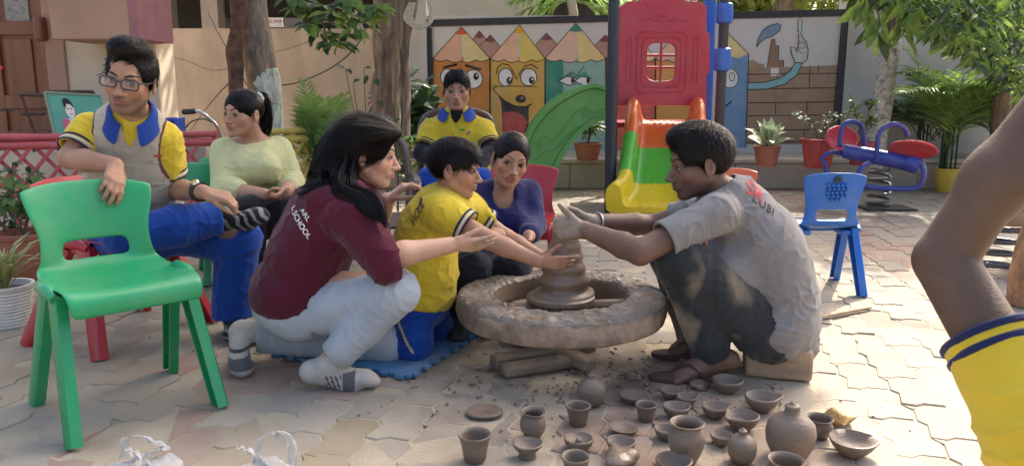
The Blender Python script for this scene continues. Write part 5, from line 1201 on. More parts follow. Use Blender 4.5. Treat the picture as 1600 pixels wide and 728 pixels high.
# chute: a ribbed trough between thick rounded walls, moulded in three colours
path = [(6.95, .74), (6.82, .72), (6.66, .60), (6.50, .44), (6.34, .29), (6.20, .18), (6.08, .12), (5.98, .10)]
cxs = np.interp([p[0] for p in path], [5.98, 6.95], [J(1022, 330, 6.0).x, J(1040, 150, 6.95).x])
def chute(i0, i1, m, name):
    PTS = arc([(cxs[i], path[i][0], path[i][1]) for i in range(len(path))], 42); n = len(PTS) - 1; rows = []
    a, bq = int(n * i0), int(n * i1)
    for i in range(a, bq + 1):
        p = PTS[i]; T = (PTS[min(i + 1, n)] - PTS[max(i - 1, 0)]).normalized(); up = Vector((1, 0, 0)).cross(T); up = up if up.z > 0 else -up; f = i / n
        hw = .235 + .05 * smooth01(np.array(f), .62, .85) ; wall = .19 + .03 * math.sin(f * 7) - .03 * float(smooth01(np.array(f), .8, 1.)); rw = .052
        row = []
        for k in range(13): x = (-1 + k / 6) * (hw - .07); row.append((x, .006 * (1 if k % 2 else -1) * (1 if 1 < k < 11 else 0)))
        R_side = [(hw - .04, .018), (hw - .022, .07), (hw - .018, wall - .06), (hw - .006, wall - .02), (hw + .02, wall + .006), (hw + .05, wall + .014), (hw + .08, wall + .002), (hw + .102, wall - .03), (hw + .108, wall - .08), (hw + .095, -.02), (hw + .05, -.06)]
        row = [(-x, z) for x, z in reversed(R_side)] + row + R_side + [(0.0, -.05)]
        rows.append([p + Vector((1, 0, 0)) * float(x) + up * float(z) for x, z in row])
    b = MB(); b.quadgrid(rows, wrap_v=True); n2 = len(rows[0]); k = len(b.v); b.f.append(tuple(range(n2))); b.f.append(tuple(reversed(range(k - n2, k)))); return b.build(name, m, sl, sharp=60)
chute(0, .36, S_ORG, 'chute_section'); chute(.361, .64, S_GRN, 'chute_section'); chute(.641, 1., S_YEL, 'chute_section')
MB().box((cxs[0], 7.25, .70), (.85, .62, .05)).build('platform', S_RED, sl, bevel=.012)
for dx in (-.38, .38): MB().tube([(cxs[0] + dx, 7.5, 0), (cxs[0] + dx, 7.5, .7)], .035, 12).build('platform_leg', M_POLE, sl)
MB().box((J(957, 182, 6.4).x, 6.45, J(957, 182, 6.4).z), (.07, .10, .05)).build('pole_bracket', M_POLE, sl)
# leaf-green curved slide wall to the left of the pole
YG = 6.6
top = [(946, 137), (930, 131), (912, 134), (890, 143), (866, 157), (845, 176), (828, 200), (818, 230), (812, 262), (806, 300)]
bot = [(946, 186), (930, 192), (914, 203), (898, 219), (884, 238), (873, 260), (863, 285), (855, 305), (848, 322), (842, 330)]
gs = empty('curved_slide', G(840, 325), 'leaf-green curved slide with embossed swirls left of the dark pole', 'slide')
tp = arc([Vector((*p, 0)) for p in top], 36); bt = arc([Vector((*p, 0)) for p in bot], 36)
def slide_side(Y0, th, name):
    rows = []
    for a, bq in zip(tp, bt):
        f0 = [J(a.x, a.y, YG), J(a.x * .97 + bq.x * .03, a.y * .97 + bq.y * .03, YG)]; P = []
        for u in (0, .03, .10, .14, .5, .84, .88, .97, 1.):
            q = J(a.x + (bq.x - a.x) * u, a.y + (bq.y - a.y) * u, YG); off = -.03 if u <= .10 or u >= .88 else 0; P.append(Vector((q.x, Y0 + off, q.z)))
        P += [Vector((q.x, Y0 + th, q.z)) for q in (P[-1], P[0])]; rows.append(P)
    b = MB(); b.quadgrid(rows, wrap_v=True); return b.build(name, S_GR2, gs, sharp=55)
slide_side(YG, .05, 'side_wall'); slide_side(YG + .48, .05, 'side_wall')
rows = []
for a, bq in zip(tp, bt):
    q = J(a.x + (bq.x - a.x) * .72, a.y + (bq.y - a.y) * .72, YG); rows.append([Vector((q.x, YG + .051, q.z)), Vector((q.x, YG + .26, q.z - .02)), Vector((q.x, YG + .479, q.z))])
b = MB(); b.quadgrid(rows); ob = b.build('chute_floor', S_GR2, gs); md = ob.modifiers.new('t', 'SOLIDIFY'); md.thickness = .02
def swirl(cx_, cy_, r0, turns, s_=1):
    P = [J(cx_ + r0 * (1 - .8 * t) * math.cos(s_ * t * turns * 6.28 + 2), cy_ + r0 * (1 - .8 * t) * math.sin(s_ * t * turns * 6.28 + 2), YG - .002) for t in np.linspace(0, 1, 26)]; MB().tube(P, .007, 6).build('embossed_swirl', S_GR2, gs)
swirl(917, 178, 9, 1.5); swirl(841, 226, 8, 1.5, -1)
MB().tube([J(x, y, YG - .002) for x, y in ((838, 222), (850, 212), (862, 222), (876, 208), (890, 188), (902, 172), (915, 168), (928, 176), (944, 170))], .006, 6).build('embossed_swirl', S_GR2, gs)
MB().tube([J(x, y, YG - .002) for x, y in ((836, 250), (850, 238), (868, 232), (884, 214), (900, 200), (920, 192), (944, 178))], .006, 6).build('embossed_swirl', S_GR2, gs)
# spring seesaw
ss = empty('spring_seesaw', G(1372, 326), 'blue tubular spring seesaw with two red round seats', 'seesaw'); YS = G(1372, 326).y
T_BLU = plastic('tube_blue', (.03, .045, .25), .3); S_PNK = plastic('seat_red', (.60, .04, .06), .35)
def js(px, py, dy=0.): return J(px, py, YS + dy)
MB().tube([js(1318, 236, .1), js(1350, 242, .02), js(1395, 250, -.1), js(1432, 260, -.2)], [.062, .066, .066, .062], 16).build('beam', T_BLU, ss)
MB().tube([js(1416, 254, -.18), js(1432, 259, -.22), js(1438, 261, -.24)], [.066, .072, .06], 16).build('beam_cap', T_BLU, ss)
for (P, r_) in (([(1312, 243, .12), (1313, 215, .1), (1318, 196, .1), (1332, 190, .1), (1346, 196, .12), (1350, 215, .14), (1350, 238, .16)], .021), ([(1370, 252, -.08), (1371, 222, -.1), (1378, 203, -.1), (1395, 194, -.1), (1412, 200, -.08), (1418, 212, -.06)], .021),
                ([(1290, 256, .1), (1285, 250, .12), (1288, 244, .14), (1300, 238, .14), (1318, 240, .14)], .019), ([(1290, 256, .1), (1292, 270, .06), (1306, 276, .02), (1340, 276, -.04)], .019)):
    MB().tube(arc([js(*p) for p in P], 28), r_, 10).build('hand_hoop', T_BLU, ss)
loop = [(1358, 255, -.16), (1346, 262, -.18), (1342, 275, -.2), (1348, 288, -.22), (1365, 293, -.24), (1400, 295, -.26), (1430, 294, -.28), (1440, 286, -.3), (1444, 270, -.3), (1440, 256, -.28)]
MB().tube(arc([js(*p) for p in loop], 40), .021, 10).build('foot_loop', T_BLU, ss)
def dish(c, n, rad, name):
    n = Vector(n).normalized(); q = n.to_track_quat('Z', 'Y').to_matrix().to_4x4(); q.translation = c; b = MB(); b.lathe([(.001, -.03), (rad * .6, -.028), (rad * .93, -.005), (rad, .012), (rad * .93, .02), (rad * .8, .008), (rad * .5, -.006), (.001, -.01)], (0, 0, 0), 32); b.v = [tuple(q @ Vector(v)) for v in b.v]; return b.build(name, S_PNK, ss)
dish(js(1315, 217, .16), (-.1, -.75, .65), .135, 'seat'); dish(js(1427, 232, -.12), (-.25, -.35, -.9), .19, 'seat')
sp0 = js(1372, 326); sp1 = js(1376, 258); P = [Vector((sp0.x + (sp1.x - sp0.x) * t + .085 * math.cos(t * 31.4), sp0.y + .085 * math.sin(t * 31.4), .015 + (sp1.z - .04) * t)) for t in np.linspace(0, 1, 110)]
M_STEEL = mat('dull_steel', (.12, .12, .12), rough=.5, metal=.6, var=.2); MB().tube(P, .013, 8).build('spring', M_STEEL, ss); MB().box((sp0.x + .06, sp0.y, .008), (.42, .30, .014)).build('base_plate', mat('base_plate', (.03, .03, .03), rough=.7), ss)
# second spring rider, mostly out of the frame
rd = empty('spring_rider', G(1580, 425), 'red spring rider on a coil spring behind the raised arm', 'spring rider'); rc_ = G(1568, 425)
P = [Vector((rc_.x + .13 * math.cos(t * 25), rc_.y + .13 * math.sin(t * 25), .015 + .26 * t)) for t in np.linspace(0, 1, 100)]; MB().tube(P, .015, 8).build('spring', M_STEEL, rd)
MB().box((rc_.x + .05, rc_.y, .33), (.42, .30, .10)).build('wooden_block', mat('rider_wood', (.22, .15, .10), rough=.8, var=.3, scale=8, stretch=(.4, 3, 3)), rd, bevel=.015)
b = MB(); b.lathe([(.001, 0), (.22, 0), (.26, .03), (.25, .06), (.14, .10), (.10, .22), (.12, .30), (.001, .33)], (0, 0, 0), 28, lambda p, t: (p.x * 1.35, p.y * .7, p.z)); b.v = [tuple(Vector(v) + Vector((rc_.x + .14, rc_.y, .383))) for v in b.v]; b.build('seat_shell', S_PNK, rd)
# bare trunk at the right edge
st = empty('rough_trunk', G(1592, 476), 'cut tree trunk with orange-brown chipped bark at the right edge', 'tree trunk'); q = G(1604, 476)
trunk_mesh([q, q + Vector((.004, 0, .18)), q + Vector((.03, 0, .38)), q + Vector((.09, .02, .75))], [.088, .082, .08, .075], 40, 24, .08).build('trunk', mat('chipped_bark', (.34, .19, .095), rough=.95, var=.5, scale=20, bump=1., bscale=36, dirt=(.10, .05, .03), dirt_amt=.8, dirt_scale=13, stretch=(1, 1, .5)), st)
# small red-brown block with sandal-like slab at the lower right corner
bs = empty('wooden_stool', G(1590, 716), 'low wooden slab stool at the lower right corner', 'stool'); sc = G(1595, 722)
MB().box((sc.x + .06, sc.y + .04, .062), (.21, .12, .022), Matrix.Rotation(R(-6), 3, 'Z')).build('seat_board', mat('slab_wood', (.30, .19, .13), rough=.8, var=.3, scale=12, stretch=(.4, 3, 3)), bs, bevel=.004)
for dx in (.01, .12): MB().box((sc.x + dx, sc.y + .04, .0255), (.03, .10, .05)).build('foot', mat('slab_wood'), bs, bevel=.003)
# ================================================================ potter's wheel
M_CLAY = mat('wet_clay', (.175, .125, .088), rough=.34, var=.18, scale=10, bump=.25, bscale=50, spec=.5, rvar=.14)
M_CLAYD = mat('dry_clay', (.195, .165, .135), rough=.62, var=.3, scale=7, bump=.9, bscale=45, dirt=(.13, .095, .07), dirt_amt=.75, dirt_scale=6)
M_CLAYS = mat('wheel_side', (.37, .27, .20), rough=.9, var=.25, scale=9, bump=.6, bscale=40, dirt=(.10, .072, .052), dirt_amt=.95, dirt_scale=8)
WC = J(876, 457, 2.76); WZ = WC.z; WR = .386
wh = empty('potters_wheel', (WC.x, WC.y, 0), "heavy mud-caked potter's wheel on a wooden cross base", "potter's wheel")
n = 120; prof = []
RO, RI, TH = WR, WR * .64, .098
def ringp(r, z): prof.append((r, z))
for r_, z_ in ((RI, -TH * .8), (RI - .002, -TH * .3), (RI + .002, -.008), (RI + .010, .002), (RI + .03, .005), (RI + .065, .004), (RO - .04, .004), (RO - .014, .001), (RO - .003, -.008), (RO, -.022), (RO + .002, -TH * .6), (RO - .006, -TH * .88), (RO - .03, -TH), (RI + .05, -TH * 1.02)): ringp(r_, z_)
V = []
for (r_, z_) in prof:
    for k in range(n): t = 2 * math.pi * k / n; V.append((r_ * math.cos(t), r_ * math.sin(t), z_))
V = np.array(V); nv = V / np.maximum(np.linalg.norm(V, axis=1, keepdims=True), 1e-6); topm = smooth01(V[:, 2], -.03, .0)
def finer(V0, rows, n, sub=4):
    G0 = V0.reshape(rows, n, 3); out_ = []
    for i in range(rows):
        j = (i + 1) % rows
        for s_ in range(sub): out_.append(G0[i] * (1 - s_ / sub) + G0[j] * s_ / sub)
    return np.array(out_)
GG = finer(V, len(prof), n); rr_ = np.repeat(GG, 3, axis=1)
for k in range(3): rr_[:, k::3] = GG * (1 - k / 3) + np.roll(GG, -1, 1) * k / 3
Q = rr_.reshape(-1, 3); tm = smooth01(Q[:, 2], -.03, -.004)
lump = (np.clip(fbm(Q * 34, 3), -.3, 1) * .007 + np.clip(fbm(Q * 90 + 3, 2), -.2, 1) * .005 + np.clip(fbm(Q * 9 + 8, 2) - .1, 0, 1) * .005) * tm + fbm(Q * 6, 2) * .002
Q[:, 2] += lump; rad = np.linalg.norm(Q[:, :2], axis=1, keepdims=True); Q[:, :2] *= 1 + (1 - tm)[:, None] * (.010 * fbm(Q * 7, 3))[:, None]
Q = Q.reshape(rr_.shape) + np.array([WC.x, WC.y, WZ])
b = MB(); b.quadgrid(Q, True, True)
me = mesh_np('rim', np.array(b.v), np.array(b.f)); o = link('rim', me, M_CLAYS, wh); me.materials.append(M_CLAYD); me.materials.append(M_CLAY)
ctr = np.array([v[:] for v in b.v])[np.array(b.f)].mean(1); zz = ctr[:, 2] - WZ; rad = np.hypot(ctr[:, 0] - WC.x, ctr[:, 1] - WC.y); nz_ = .012 * fbm(ctr * 16, 2)
mi = np.where(zz > -.016 + nz_, 1, 0); mi = np.where((rad < RI + .012) & (zz < .0), 2, mi); mi = np.where((zz > -.016) & (fbm(ctr * 14 + 5, 2) > .42), 2, mi); me.polygons.foreach_set('material_index', mi.astype(np.int32))
M_WOODM = mat('muddy_wood', (.23, .17, .12), rough=.85, var=.3, scale=8, bump=.5, bscale=40, dirt=(.12, .085, .06), dirt_amt=.7, dirt_scale=6)
for a in (R(8), R(98)):
    d = Vector((math.cos(a), math.sin(a), 0)); MB().tube([WC - d * (RI + .05) + Vector((0, 0, -.05)), WC + d * (RI + .05) + Vector((0, 0, -.05))], .026, 8, flat=.7).build('spoke', M_WOODM, wh)
hz = WZ - .012; MB().lathe([(.02, hz - .10), (.06, hz - .10), (.085, hz - .045), (.118, hz - .028), (.128, hz - .012), (.126, hz), (.118, hz + .006), (.02, hz + .01)], (WC.x, WC.y, 0), 48).build('wheel_head', M_CLAY, wh)
cone = [(.112, .004), (.108, .014), (.094, .020), (.086, .030), (.088, .045), (.092, .056), (.090, .070), (.080, .082), (.076, .092), (.081, .104), (.080, .120), (.071, .132), (.069, .144), (.072, .156), (.066, .170), (.059, .184), (.060, .194), (.054, .206), (.050, .224), (.044, .244), (.041, .262), (.040, .29), (.036, .31), (.02, .32)]
cl_ = MB(); cl_.lathe([(.105, .0)] + [(r_ * 1.02, z_ * .93) for r_, z_ in cone], (WC.x + .012, WC.y, hz + .004), 56, lambda p, t: (p.x + .004 * math.sin(t * 2 + p.z * 40), p.y + .004 * math.cos(t + p.z * 30), p.z + .0035 * math.sin(t + p.z * 25)))
tag(cl_.build('clay_cone', M_CLAY, None, sharp=80), 'tall ridged cone of wet clay spinning on the wheel head', 'clay')
for a, L0, L1 in ((R(28), .26, .17), (R(128), .20, .30)):
    d = Vector((math.cos(a), math.sin(a), 0)); c = Vector((WC.x - .02, WC.y - .01, .03)); MB().box(c + d * (L1 - L0) / 2, (L0 + L1, .065, .05), Matrix.Rotation(a, 3, 'Z')).build('base_beam', M_WOODM, wh, bevel=.012) if a < 1 else MB().box(c + d * (L1 - L0) / 2 + Vector((0, 0, .004)), (L0 + L1, .06, .048), Matrix.Rotation(a, 3, 'Z')).build('base_beam', M_WOODM, wh, bevel=.012)
MB().box((J(845, 560, 2.6).x, 2.62, .025), (.30, .07, .042), Matrix.Rotation(R(24), 3, 'Z')).build('base_beam', M_WOODM, wh, bevel=.014)
MB().lathe([(.03, .06), (.035, .08), (.05, hz - .12), (.05, hz - .09)], (WC.x, WC.y, 0), 20).build('axle', M_WOODM, wh)
# crumbs of clay
def crumbs(name, label, n, cx_, cy_, sx, sy, r0, r1, m, seed):
    r_ = np.random.default_rng(seed); V = []; F = []
    oct_ = np.array([(1, 0, 0), (-1, 0, 0), (0, 1, 0), (0, -1, 0), (0, 0, 1), (0, 0, -1)], float); fo = [(0, 2, 4), (2, 1, 4), (1, 3, 4), (3, 0, 4), (2, 0, 5), (1, 2, 5), (3, 1, 5), (0, 3, 5)]
    for k in range(n):
        p = np.array([cx_ + r_.normal() * sx, cy_ + r_.normal() * sy, .001]); s_ = r_.uniform(r0, r1) * np.array([1, r_.uniform(.6, 1.2), r_.uniform(.25, .6)]); a = r_.uniform(0, 6.28); Rm = np.array([[math.cos(a), -math.sin(a), 0], [math.sin(a), math.cos(a), 0], [0, 0, 1]])
        V.append((oct_ * s_ * r_.uniform(.7, 1.3, (6, 1))) @ Rm.T + p + np.array([0, 0, s_[2] * .5])); F += [tuple(i + 6 * k for i in f) for f in fo]
    return tag(link(name, mesh_np(name, np.concatenate(V), F, True), m), label, 'clay', kind='stuff')
crumbs('clay_crumbs', 'dark clay crumbs and shavings scattered under the wheel', 190, WC.x + .05, WC.y - .22, .26, .16, .003, .013, M_CLAYD, 1)
crumbs('clay_scraps', 'clay scraps strewn among the little pots', 140, .35, 2.35, .35, .18, .002, .008, M_CLAYD, 2)
crumbs('dry_litter', 'bits of dry leaf and grit over the paving', 420, .1, 3.6, 1.6, 1.2, .002, .007, mat('litter', (.14, .10, .06), rough=.95, var=.5, scale=10), 3)
# ================================================================ little pots
M_POT = mat('leather_clay', (.150, .112, .083), rough=.52, rvar=.12, var=.22, scale=8, bump=.22, bscale=50, dirt=(.22, .17, .13), dirt_amt=.35, dirt_scale=9, stretch=(1, 1, 3))
def pot(label, px, py, rpx, prof, cat='clay pot', spout=0., tilt=0., squash=1., wob=.02, knob=None, group=None, rot=0.):
    c = G(px, py); zc = c.y * _c + CAM_H * _s; k = rpx * zc / FPX; rr = random.Random(int(px * 7 + py)); ph = rr.uniform(0, 6)
    def fn(p, t):
        h = p.z; f = 1 + wob * math.sin(2 * t + ph) * .6 + wob * .4 * math.sin(3 * t + ph * 2)
        x, y = p.x * f, p.y * f * squash
        if spout:
            w_ = max(0, math.cos(t - rot)) ** 10 * spout * k * min(1, max(0, h / (prof_h * k)) ** 1.5); x += math.cos(rot) * w_; y += math.sin(rot) * w_
        return (x, y, h)
    prof_h = max(z for r_, z in prof)
    b = MB(); b.lathe([(r_ * k, z * k) for r_, z in prof], (0, 0, 0), 44, fn)
    Rm = Matrix.Rotation(tilt, 3, 'X') if tilt else None
    if Rm: zmin = min((Rm @ Vector(v)).z for v in b.v); b.v = [tuple(Rm @ Vector(v) - Vector((0, 0, zmin))) for v in b.v]
    b.v = [tuple(Vector(v) + c + Vector((0, 0, .002))) for v in b.v]
    return tag(b.build('clay_' + cat.replace(' ', '_').replace('clay_', ''), M_POT, None, sharp=65), label, cat, group)
CUP = [(.001, 0), (.60, 0), (.66, .04), (.78, .75), (.93, 1.45), (1.0, 1.52), (1.02, 1.60), (.97, 1.66), (.86, 1.62), (.80, 1.4), (.62, .3), (.5, .18), (.001, .16)]
BOWL = [(.001, 0), (.50, 0), (.54, .05), (.60, .14), (.86, .42), (1.0, .78), (1.0, .88), (.93, .92), (.85, .84), (.66, .48), (.3, .25), (.001, .22)]
DISH = [(.001, 0), (.48, 0), (.52, .04), (.85, .28), (1., .46), (1., .52), (.94, .54), (.7, .34), (.35, .18), (.001, .16)]
JAR = [(.001, 0), (.52, 0), (.62, .06), (.92, .55), (1., .98), (.95, 1.35), (.80, 1.62), (.78, 1.75), (.90, 1.90), (.96, 1.98), (.92, 2.03), (.80, 1.98), (.68, 1.75), (.70, 1.55), (.85, 1.2), (.85, .7), (.5, .2), (.001, .18)]
VASE = [(.001, 0), (.50, 0), (.56, .06), (.80, .55), (.97, 1.1), (1., 1.4), (.92, 1.75), (.78, 1.95), (.76, 2.05), (.86, 2.18), (.93, 2.26), (.88, 2.30), (.74, 2.22), (.64, 2.0), (.7, 1.7), (.8, 1.2), (.5, .3), (.001, .2)]
BANK = [(.001, 0), (.55, 0), (.66, .05), (.92, .5), (1., .95), (.95, 1.32), (.75, 1.62), (.45, 1.80), (.30, 1.88), (.27, 1.96), (.30, 2.02), (.28, 2.10), (.15, 2.20), (.001, 2.23)]
BOTT = [(.001, 0), (.60, 0), (.70, .05), (.95, .55), (1., 1.0), (.93, 1.38), (.66, 1.68), (.38, 1.82), (.30, 1.90), (.28, 2.06), (.31, 2.12), (.29, 2.18), (.22, 2.20), (.14, 2.24), (.10, 2.32), (.001, 2.36)]
MINI = [(.001, 0), (.62, 0), (.66, .05), (.95, .6), (1., .95), (.88, 1.15), (.86, 1.25), (.98, 1.42), (1.02, 1.5), (.97, 1.55), (.85, 1.48), (.76, 1.25), (.8, .95), (.6, .25), (.001, .2)]
SLAB = [(.001, 0), (.92, 0), (1., .06), (.99, .16), (.90, .20), (.55, .18), (.3, .15), (.001, .14)]
pot('flat round clay slab with a pinched centre lying alone', 757, 646, 28, SLAB, 'slab', wob=.06)
pot('flared clay cup standing apart in front of the round slab', 742, 718, 26, CUP, 'cup')
pot('small pinched clay jar between slab and flared cups', 833, 682, 21, JAR, 'clay jar', spout=.15, rot=-1.2, wob=.05)
pot('footed clay oil lamp bowl right of the flared cup', 824, 714, 23, [(.001, 0), (.55, 0), (.6, .05), (.52, .3), (.62, .42), (.95, .8), (1, .98), (.93, 1.03), (.84, .92), (.6, .6), (.001, .45)], 'lamp', spout=.1, rot=.3)
pot('tall clay cup below the knobbed money bank', 903, 664, 20, CUP, 'cup')
pot('round clay money bank with knob beside the wheel base', 924, 632, 23, BANK, 'money bank')
ash = pot('clay dish with a small knob in its middle', 904, 702, 23, [(.001, 0), (.55, 0), (.6, .05), (.9, .4), (1., .72), (1., .80), (.92, .84), (.82, .7), (.45, .5), (.24, .50), (.20, .72), (.1, .78), (.001, .8)], 'dish')
pot('chipped clay cup at the bottom edge below the knobbed dish', 899, 748, 23, CUP, 'cup', wob=.06)
pot('wide shallow clay saucer right of the money bank', 992, 628, 24, DISH, 'saucer')
pot('narrow clay cup under the wide shallow saucer', 1009, 658, 17, CUP, 'cup')
pot('small shallow clay saucer above a deeper bowl', 975, 678, 23, DISH, 'saucer')
pot('deep clay bowl just below the small saucer', 970, 708, 23, BOWL, 'bowl')
pot('little spouted clay lamp beside the sandalled foot', 1047, 623, 16, BOWL, 'lamp', spout=.45, rot=.3)
pot('tiny clay lamp tucked behind a larger lamp', 1072, 633, 16, BOWL, 'lamp', spout=.4, rot=.5)
pot('ridged clay lamp bowl right of the narrow cup', 1056, 652, 21, MINI[:6] + BOWL[6:] if False else BOWL, 'lamp', spout=.3, rot=.4)
pot('plain clay bowl half behind the tall vase', 1041, 686, 19, BOWL, 'bowl')
pot('tall clay vase with flared lip', 1071, 722, 29, VASE, 'vase')
pot('clay bowl next to the potter\'s foot', 1136, 613, 24, BOWL, 'bowl')
pot('pinched clay lamp bowl with a lip in the middle row', 1117, 652, 21, BOWL, 'lamp', spout=.35, rot=.2)
pot('large spouted clay lamp near the wooden block', 1189, 641, 26, BOWL, 'lamp', spout=.35, rot=.1)
pot('spouted clay lamp in front of the large lamp', 1159, 670, 26, BOWL, 'lamp', spout=.3, rot=3.6)
pot('small clay bowl behind the little stoppered bottle', 1127, 694, 18, BOWL, 'bowl')
pot('little round clay bottle with a pointed stopper', 1158, 720, 23, BOTT, 'bottle', wob=.04)
pot('biggest round clay bottle with narrow neck and stopper', 1233, 712, 38, BOTT, 'bottle')
pot('clay jar with rolled rim right of the biggest bottle', 1278, 683, 21, MINI, 'clay jar')
pot('wide boat-shaped clay dish with a pointed lip', 1330, 710, 35, DISH[:3] + [(.85, .40), (1., .66), (1., .74), (.94, .76), (.7, .5), (.35, .25), (.001, .2)], 'dish', spout=.3, rot=.0)
pot('rolled-rim clay jar at the bottom edge by the biggest bottle', 1226, 758, 28, MINI, 'clay jar')
pot('wide clay bowl at the bottom edge by the tall vase', 1052, 742, 29, BOWL, 'bowl')
def lump(label, px, py, rpx, seed, flat=.7):
    c = G(px, py); k = rpx * (c.y * _c + CAM_H * _s) / FPX; S = Sdf(); r_ = random.Random(seed)
    for _ in range(9): S.ell(c + Vector((r_.uniform(-.7, .7) * k, r_.uniform(-.6, .6) * k, k * flat * r_.uniform(.3, .8))), (k * r_.uniform(.4, .7), k * r_.uniform(.4, .7), k * r_.uniform(.25, .5)), None, .008)
    o = sdf_obj('clay_lump', S, max(.002, k / 9), M_CLAY, None, disp=lambda V: .05 * k * fbm(V * 2.2 / k, 2)); return tag(o, label, 'clay lump')
lump('crumpled lump of wet clay at the bottom among cups', 968, 726, 26, 2); lump('fist-sized clay ball beside the potter\'s foot bowl', 1093, 608, 13, 5, .9)
lump('small clay dab below the large footed beam', 990, 592, 9, 8, .4)
dl = empty('dry_leaf', G(1312, 660), 'curled dry brown leaf beside the rolled-rim jar', 'leaf'); c = G(1310, 662)
S_ = MB(); S_.quadgrid([[c + Vector((u * .045, v * .03, .012 + .016 * math.sin(u * 3 + v * 2) + .014 * v * v)) for u in np.linspace(-1, 1, 9)] for v in np.linspace(-1, 1, 7)]); o = S_.build('blade', mat('dry_leaf', (.30, .19, .07), rough=.8, var=.4, scale=40), dl); o.modifiers.new('t', 'SOLIDIFY').thickness = .001
# ================================================================ mat, block, stick, bags
def jig(n, L, amp, r_=random.Random(2)): 
    P = []; s_ = L / n
    for k in range(n):
        a = k * s_; P += [(a, 0), (a + s_ * .30, 0), (a + s_ * .22, amp), (a + s_ * .78, amp), (a + s_ * .70, 0)]
    return P
m0, m1, m2, m3 = G(424, 557), G(640, 594), G(752, 522), G(562, 490)
poly = []
for (a, bq, nn) in ((m0, m1, 9), (m1, m2, 8), (m2, m3, 9), (m3, m0, 8)):
    d = (bq - a); L = d.length; d /= L; nn_ = Vector((d.y, -d.x, 0)); poly += [a + d * u + nn_ * v for u, v in jig(nn, L, .016)]
bm = bmesh.new(); f = bm.faces.new([bm.verts.new((p.x, p.y, .006)) for p in poly]); bm.normal_update()
if f.normal.z < 0: f.normal_flip()
e = bmesh.ops.extrude_face_region(bm, geom=[f]); bmesh.ops.translate(bm, verts=[v for v in e['geom'] if isinstance(v, bmesh.types.BMVert)], vec=(0, 0, .013)); bmesh.ops.triangulate(bm, faces=[q for q in bm.faces if len(q.verts) > 4]); bmesh.ops.recalc_face_normals(bm, faces=bm.faces[:])
me = bpy.data.meshes.new('foam_mat'); bm.to_mesh(me); bm.free(); o = link('foam_mat', me, mat('foam_blue', (.045, .16, .33), rough=.9, var=.2, scale=6, bump=.4, bscale=200, dirt=(.22, .27, .30), dirt_amt=.75, dirt_scale=5)); tag(o, 'blue foam play mat with jigsaw edges under the kneeling pair', 'mat')
kb = G(1222, 596); tag(MB().box((kb.x + .012, kb.y + .10, .055), (.225, .18, .108), Matrix.Rotation(R(-14), 3, 'Z')).build('wood_block', mat('block_wood', (.36, .25, .16), rough=.85, var=.3, scale=9, bump=.6, bscale=50, stretch=(.5, 2, 2), dirt=(.24, .17, .12), dirt_amt=.6), None, bevel=.012), 'chunky wooden block the potter sits on', 'block')
sa, sb = G(1262, 500, .012), G(1360, 480, .012); s0 = MB(); s0.tube([sa, sa.lerp(sb, .5) + Vector((0, 0, .003)), sb], [.016, .015, .010], 7, flat=.7); tag(s0.build('wooden_stick', mat('stick', (.33, .24, .15), rough=.9, var=.3, scale=12, stretch=(1, 4, 1)), None), 'splintered wooden stick lying behind the potter', 'stick')
M_BAG = mat('poly_bag', (.62, .62, .60), rough=.3, var=.05, scale=10, trans=.4, alpha=.8, bump=.25, bscale=14)
def bag(label, c, k, seed, handles):
    t = empty('plastic_bag', c, label, 'bag'); r_ = random.Random(seed); S = Sdf()
    for _ in range(12): S.ell(c + Vector((r_.uniform(-.8, .8) * k, r_.uniform(-.5, .5) * k, r_.uniform(.15, .5) * k)), (k * r_.uniform(.3, .55), k * r_.uniform(.25, .45), k * r_.uniform(.2, .4)), None, .02)
    sdf_obj('bag_body', S, .006, M_BAG, t, disp=lambda V: .007 * (1 - np.abs(fbm(V * 22 + seed, 3)) * 2.))
    for H_ in handles:
        P = arc(H_, 22); b = MB(); L1 = []; 
        for w_ in (-1, -.4, .2, .7, 1): L1.append([p + Vector((w_ * .011, .006 * math.sin(w_ * 5 + i * .6), .004 * math.sin(i * 1.1 + w_ * 4))) for i, p in enumerate(P)])
        b.quadgrid(L1); b.build('handle', M_BAG, t)
    return t
g1 = G(232, 745); bag('knotted white plastic carry bag at the front below the green chair', g1 + Vector((0, -.03, 0)), .085, 4, [[J(190, 715, 1.84), J(198, 685, 1.85), J(222, 682, 1.86), J(245, 692, 1.85), J(262, 700, 1.84)], [J(200, 700, 1.82), J(215, 712, 1.8), J(235, 726, 1.79), J(250, 740, 1.79)], [J(262, 698, 1.84), J(240, 706, 1.82), J(212, 716, 1.81), J(190, 728, 1.8)]])
g2 = G(420, 748); bag('thin white plastic bag with one upright loop handle', g2 + Vector((0, -.02, 0)), .08, 9, [[J(398, 728, 1.84), J(402, 702, 1.85), J(414, 682, 1.86), J(435, 674, 1.86), J(452, 682, 1.86), J(457, 705, 1.85), J(456, 735, 1.84)], [J(375, 698, 1.8), J(392, 706, 1.8), J(410, 718, 1.8), J(424, 732, 1.8)]])
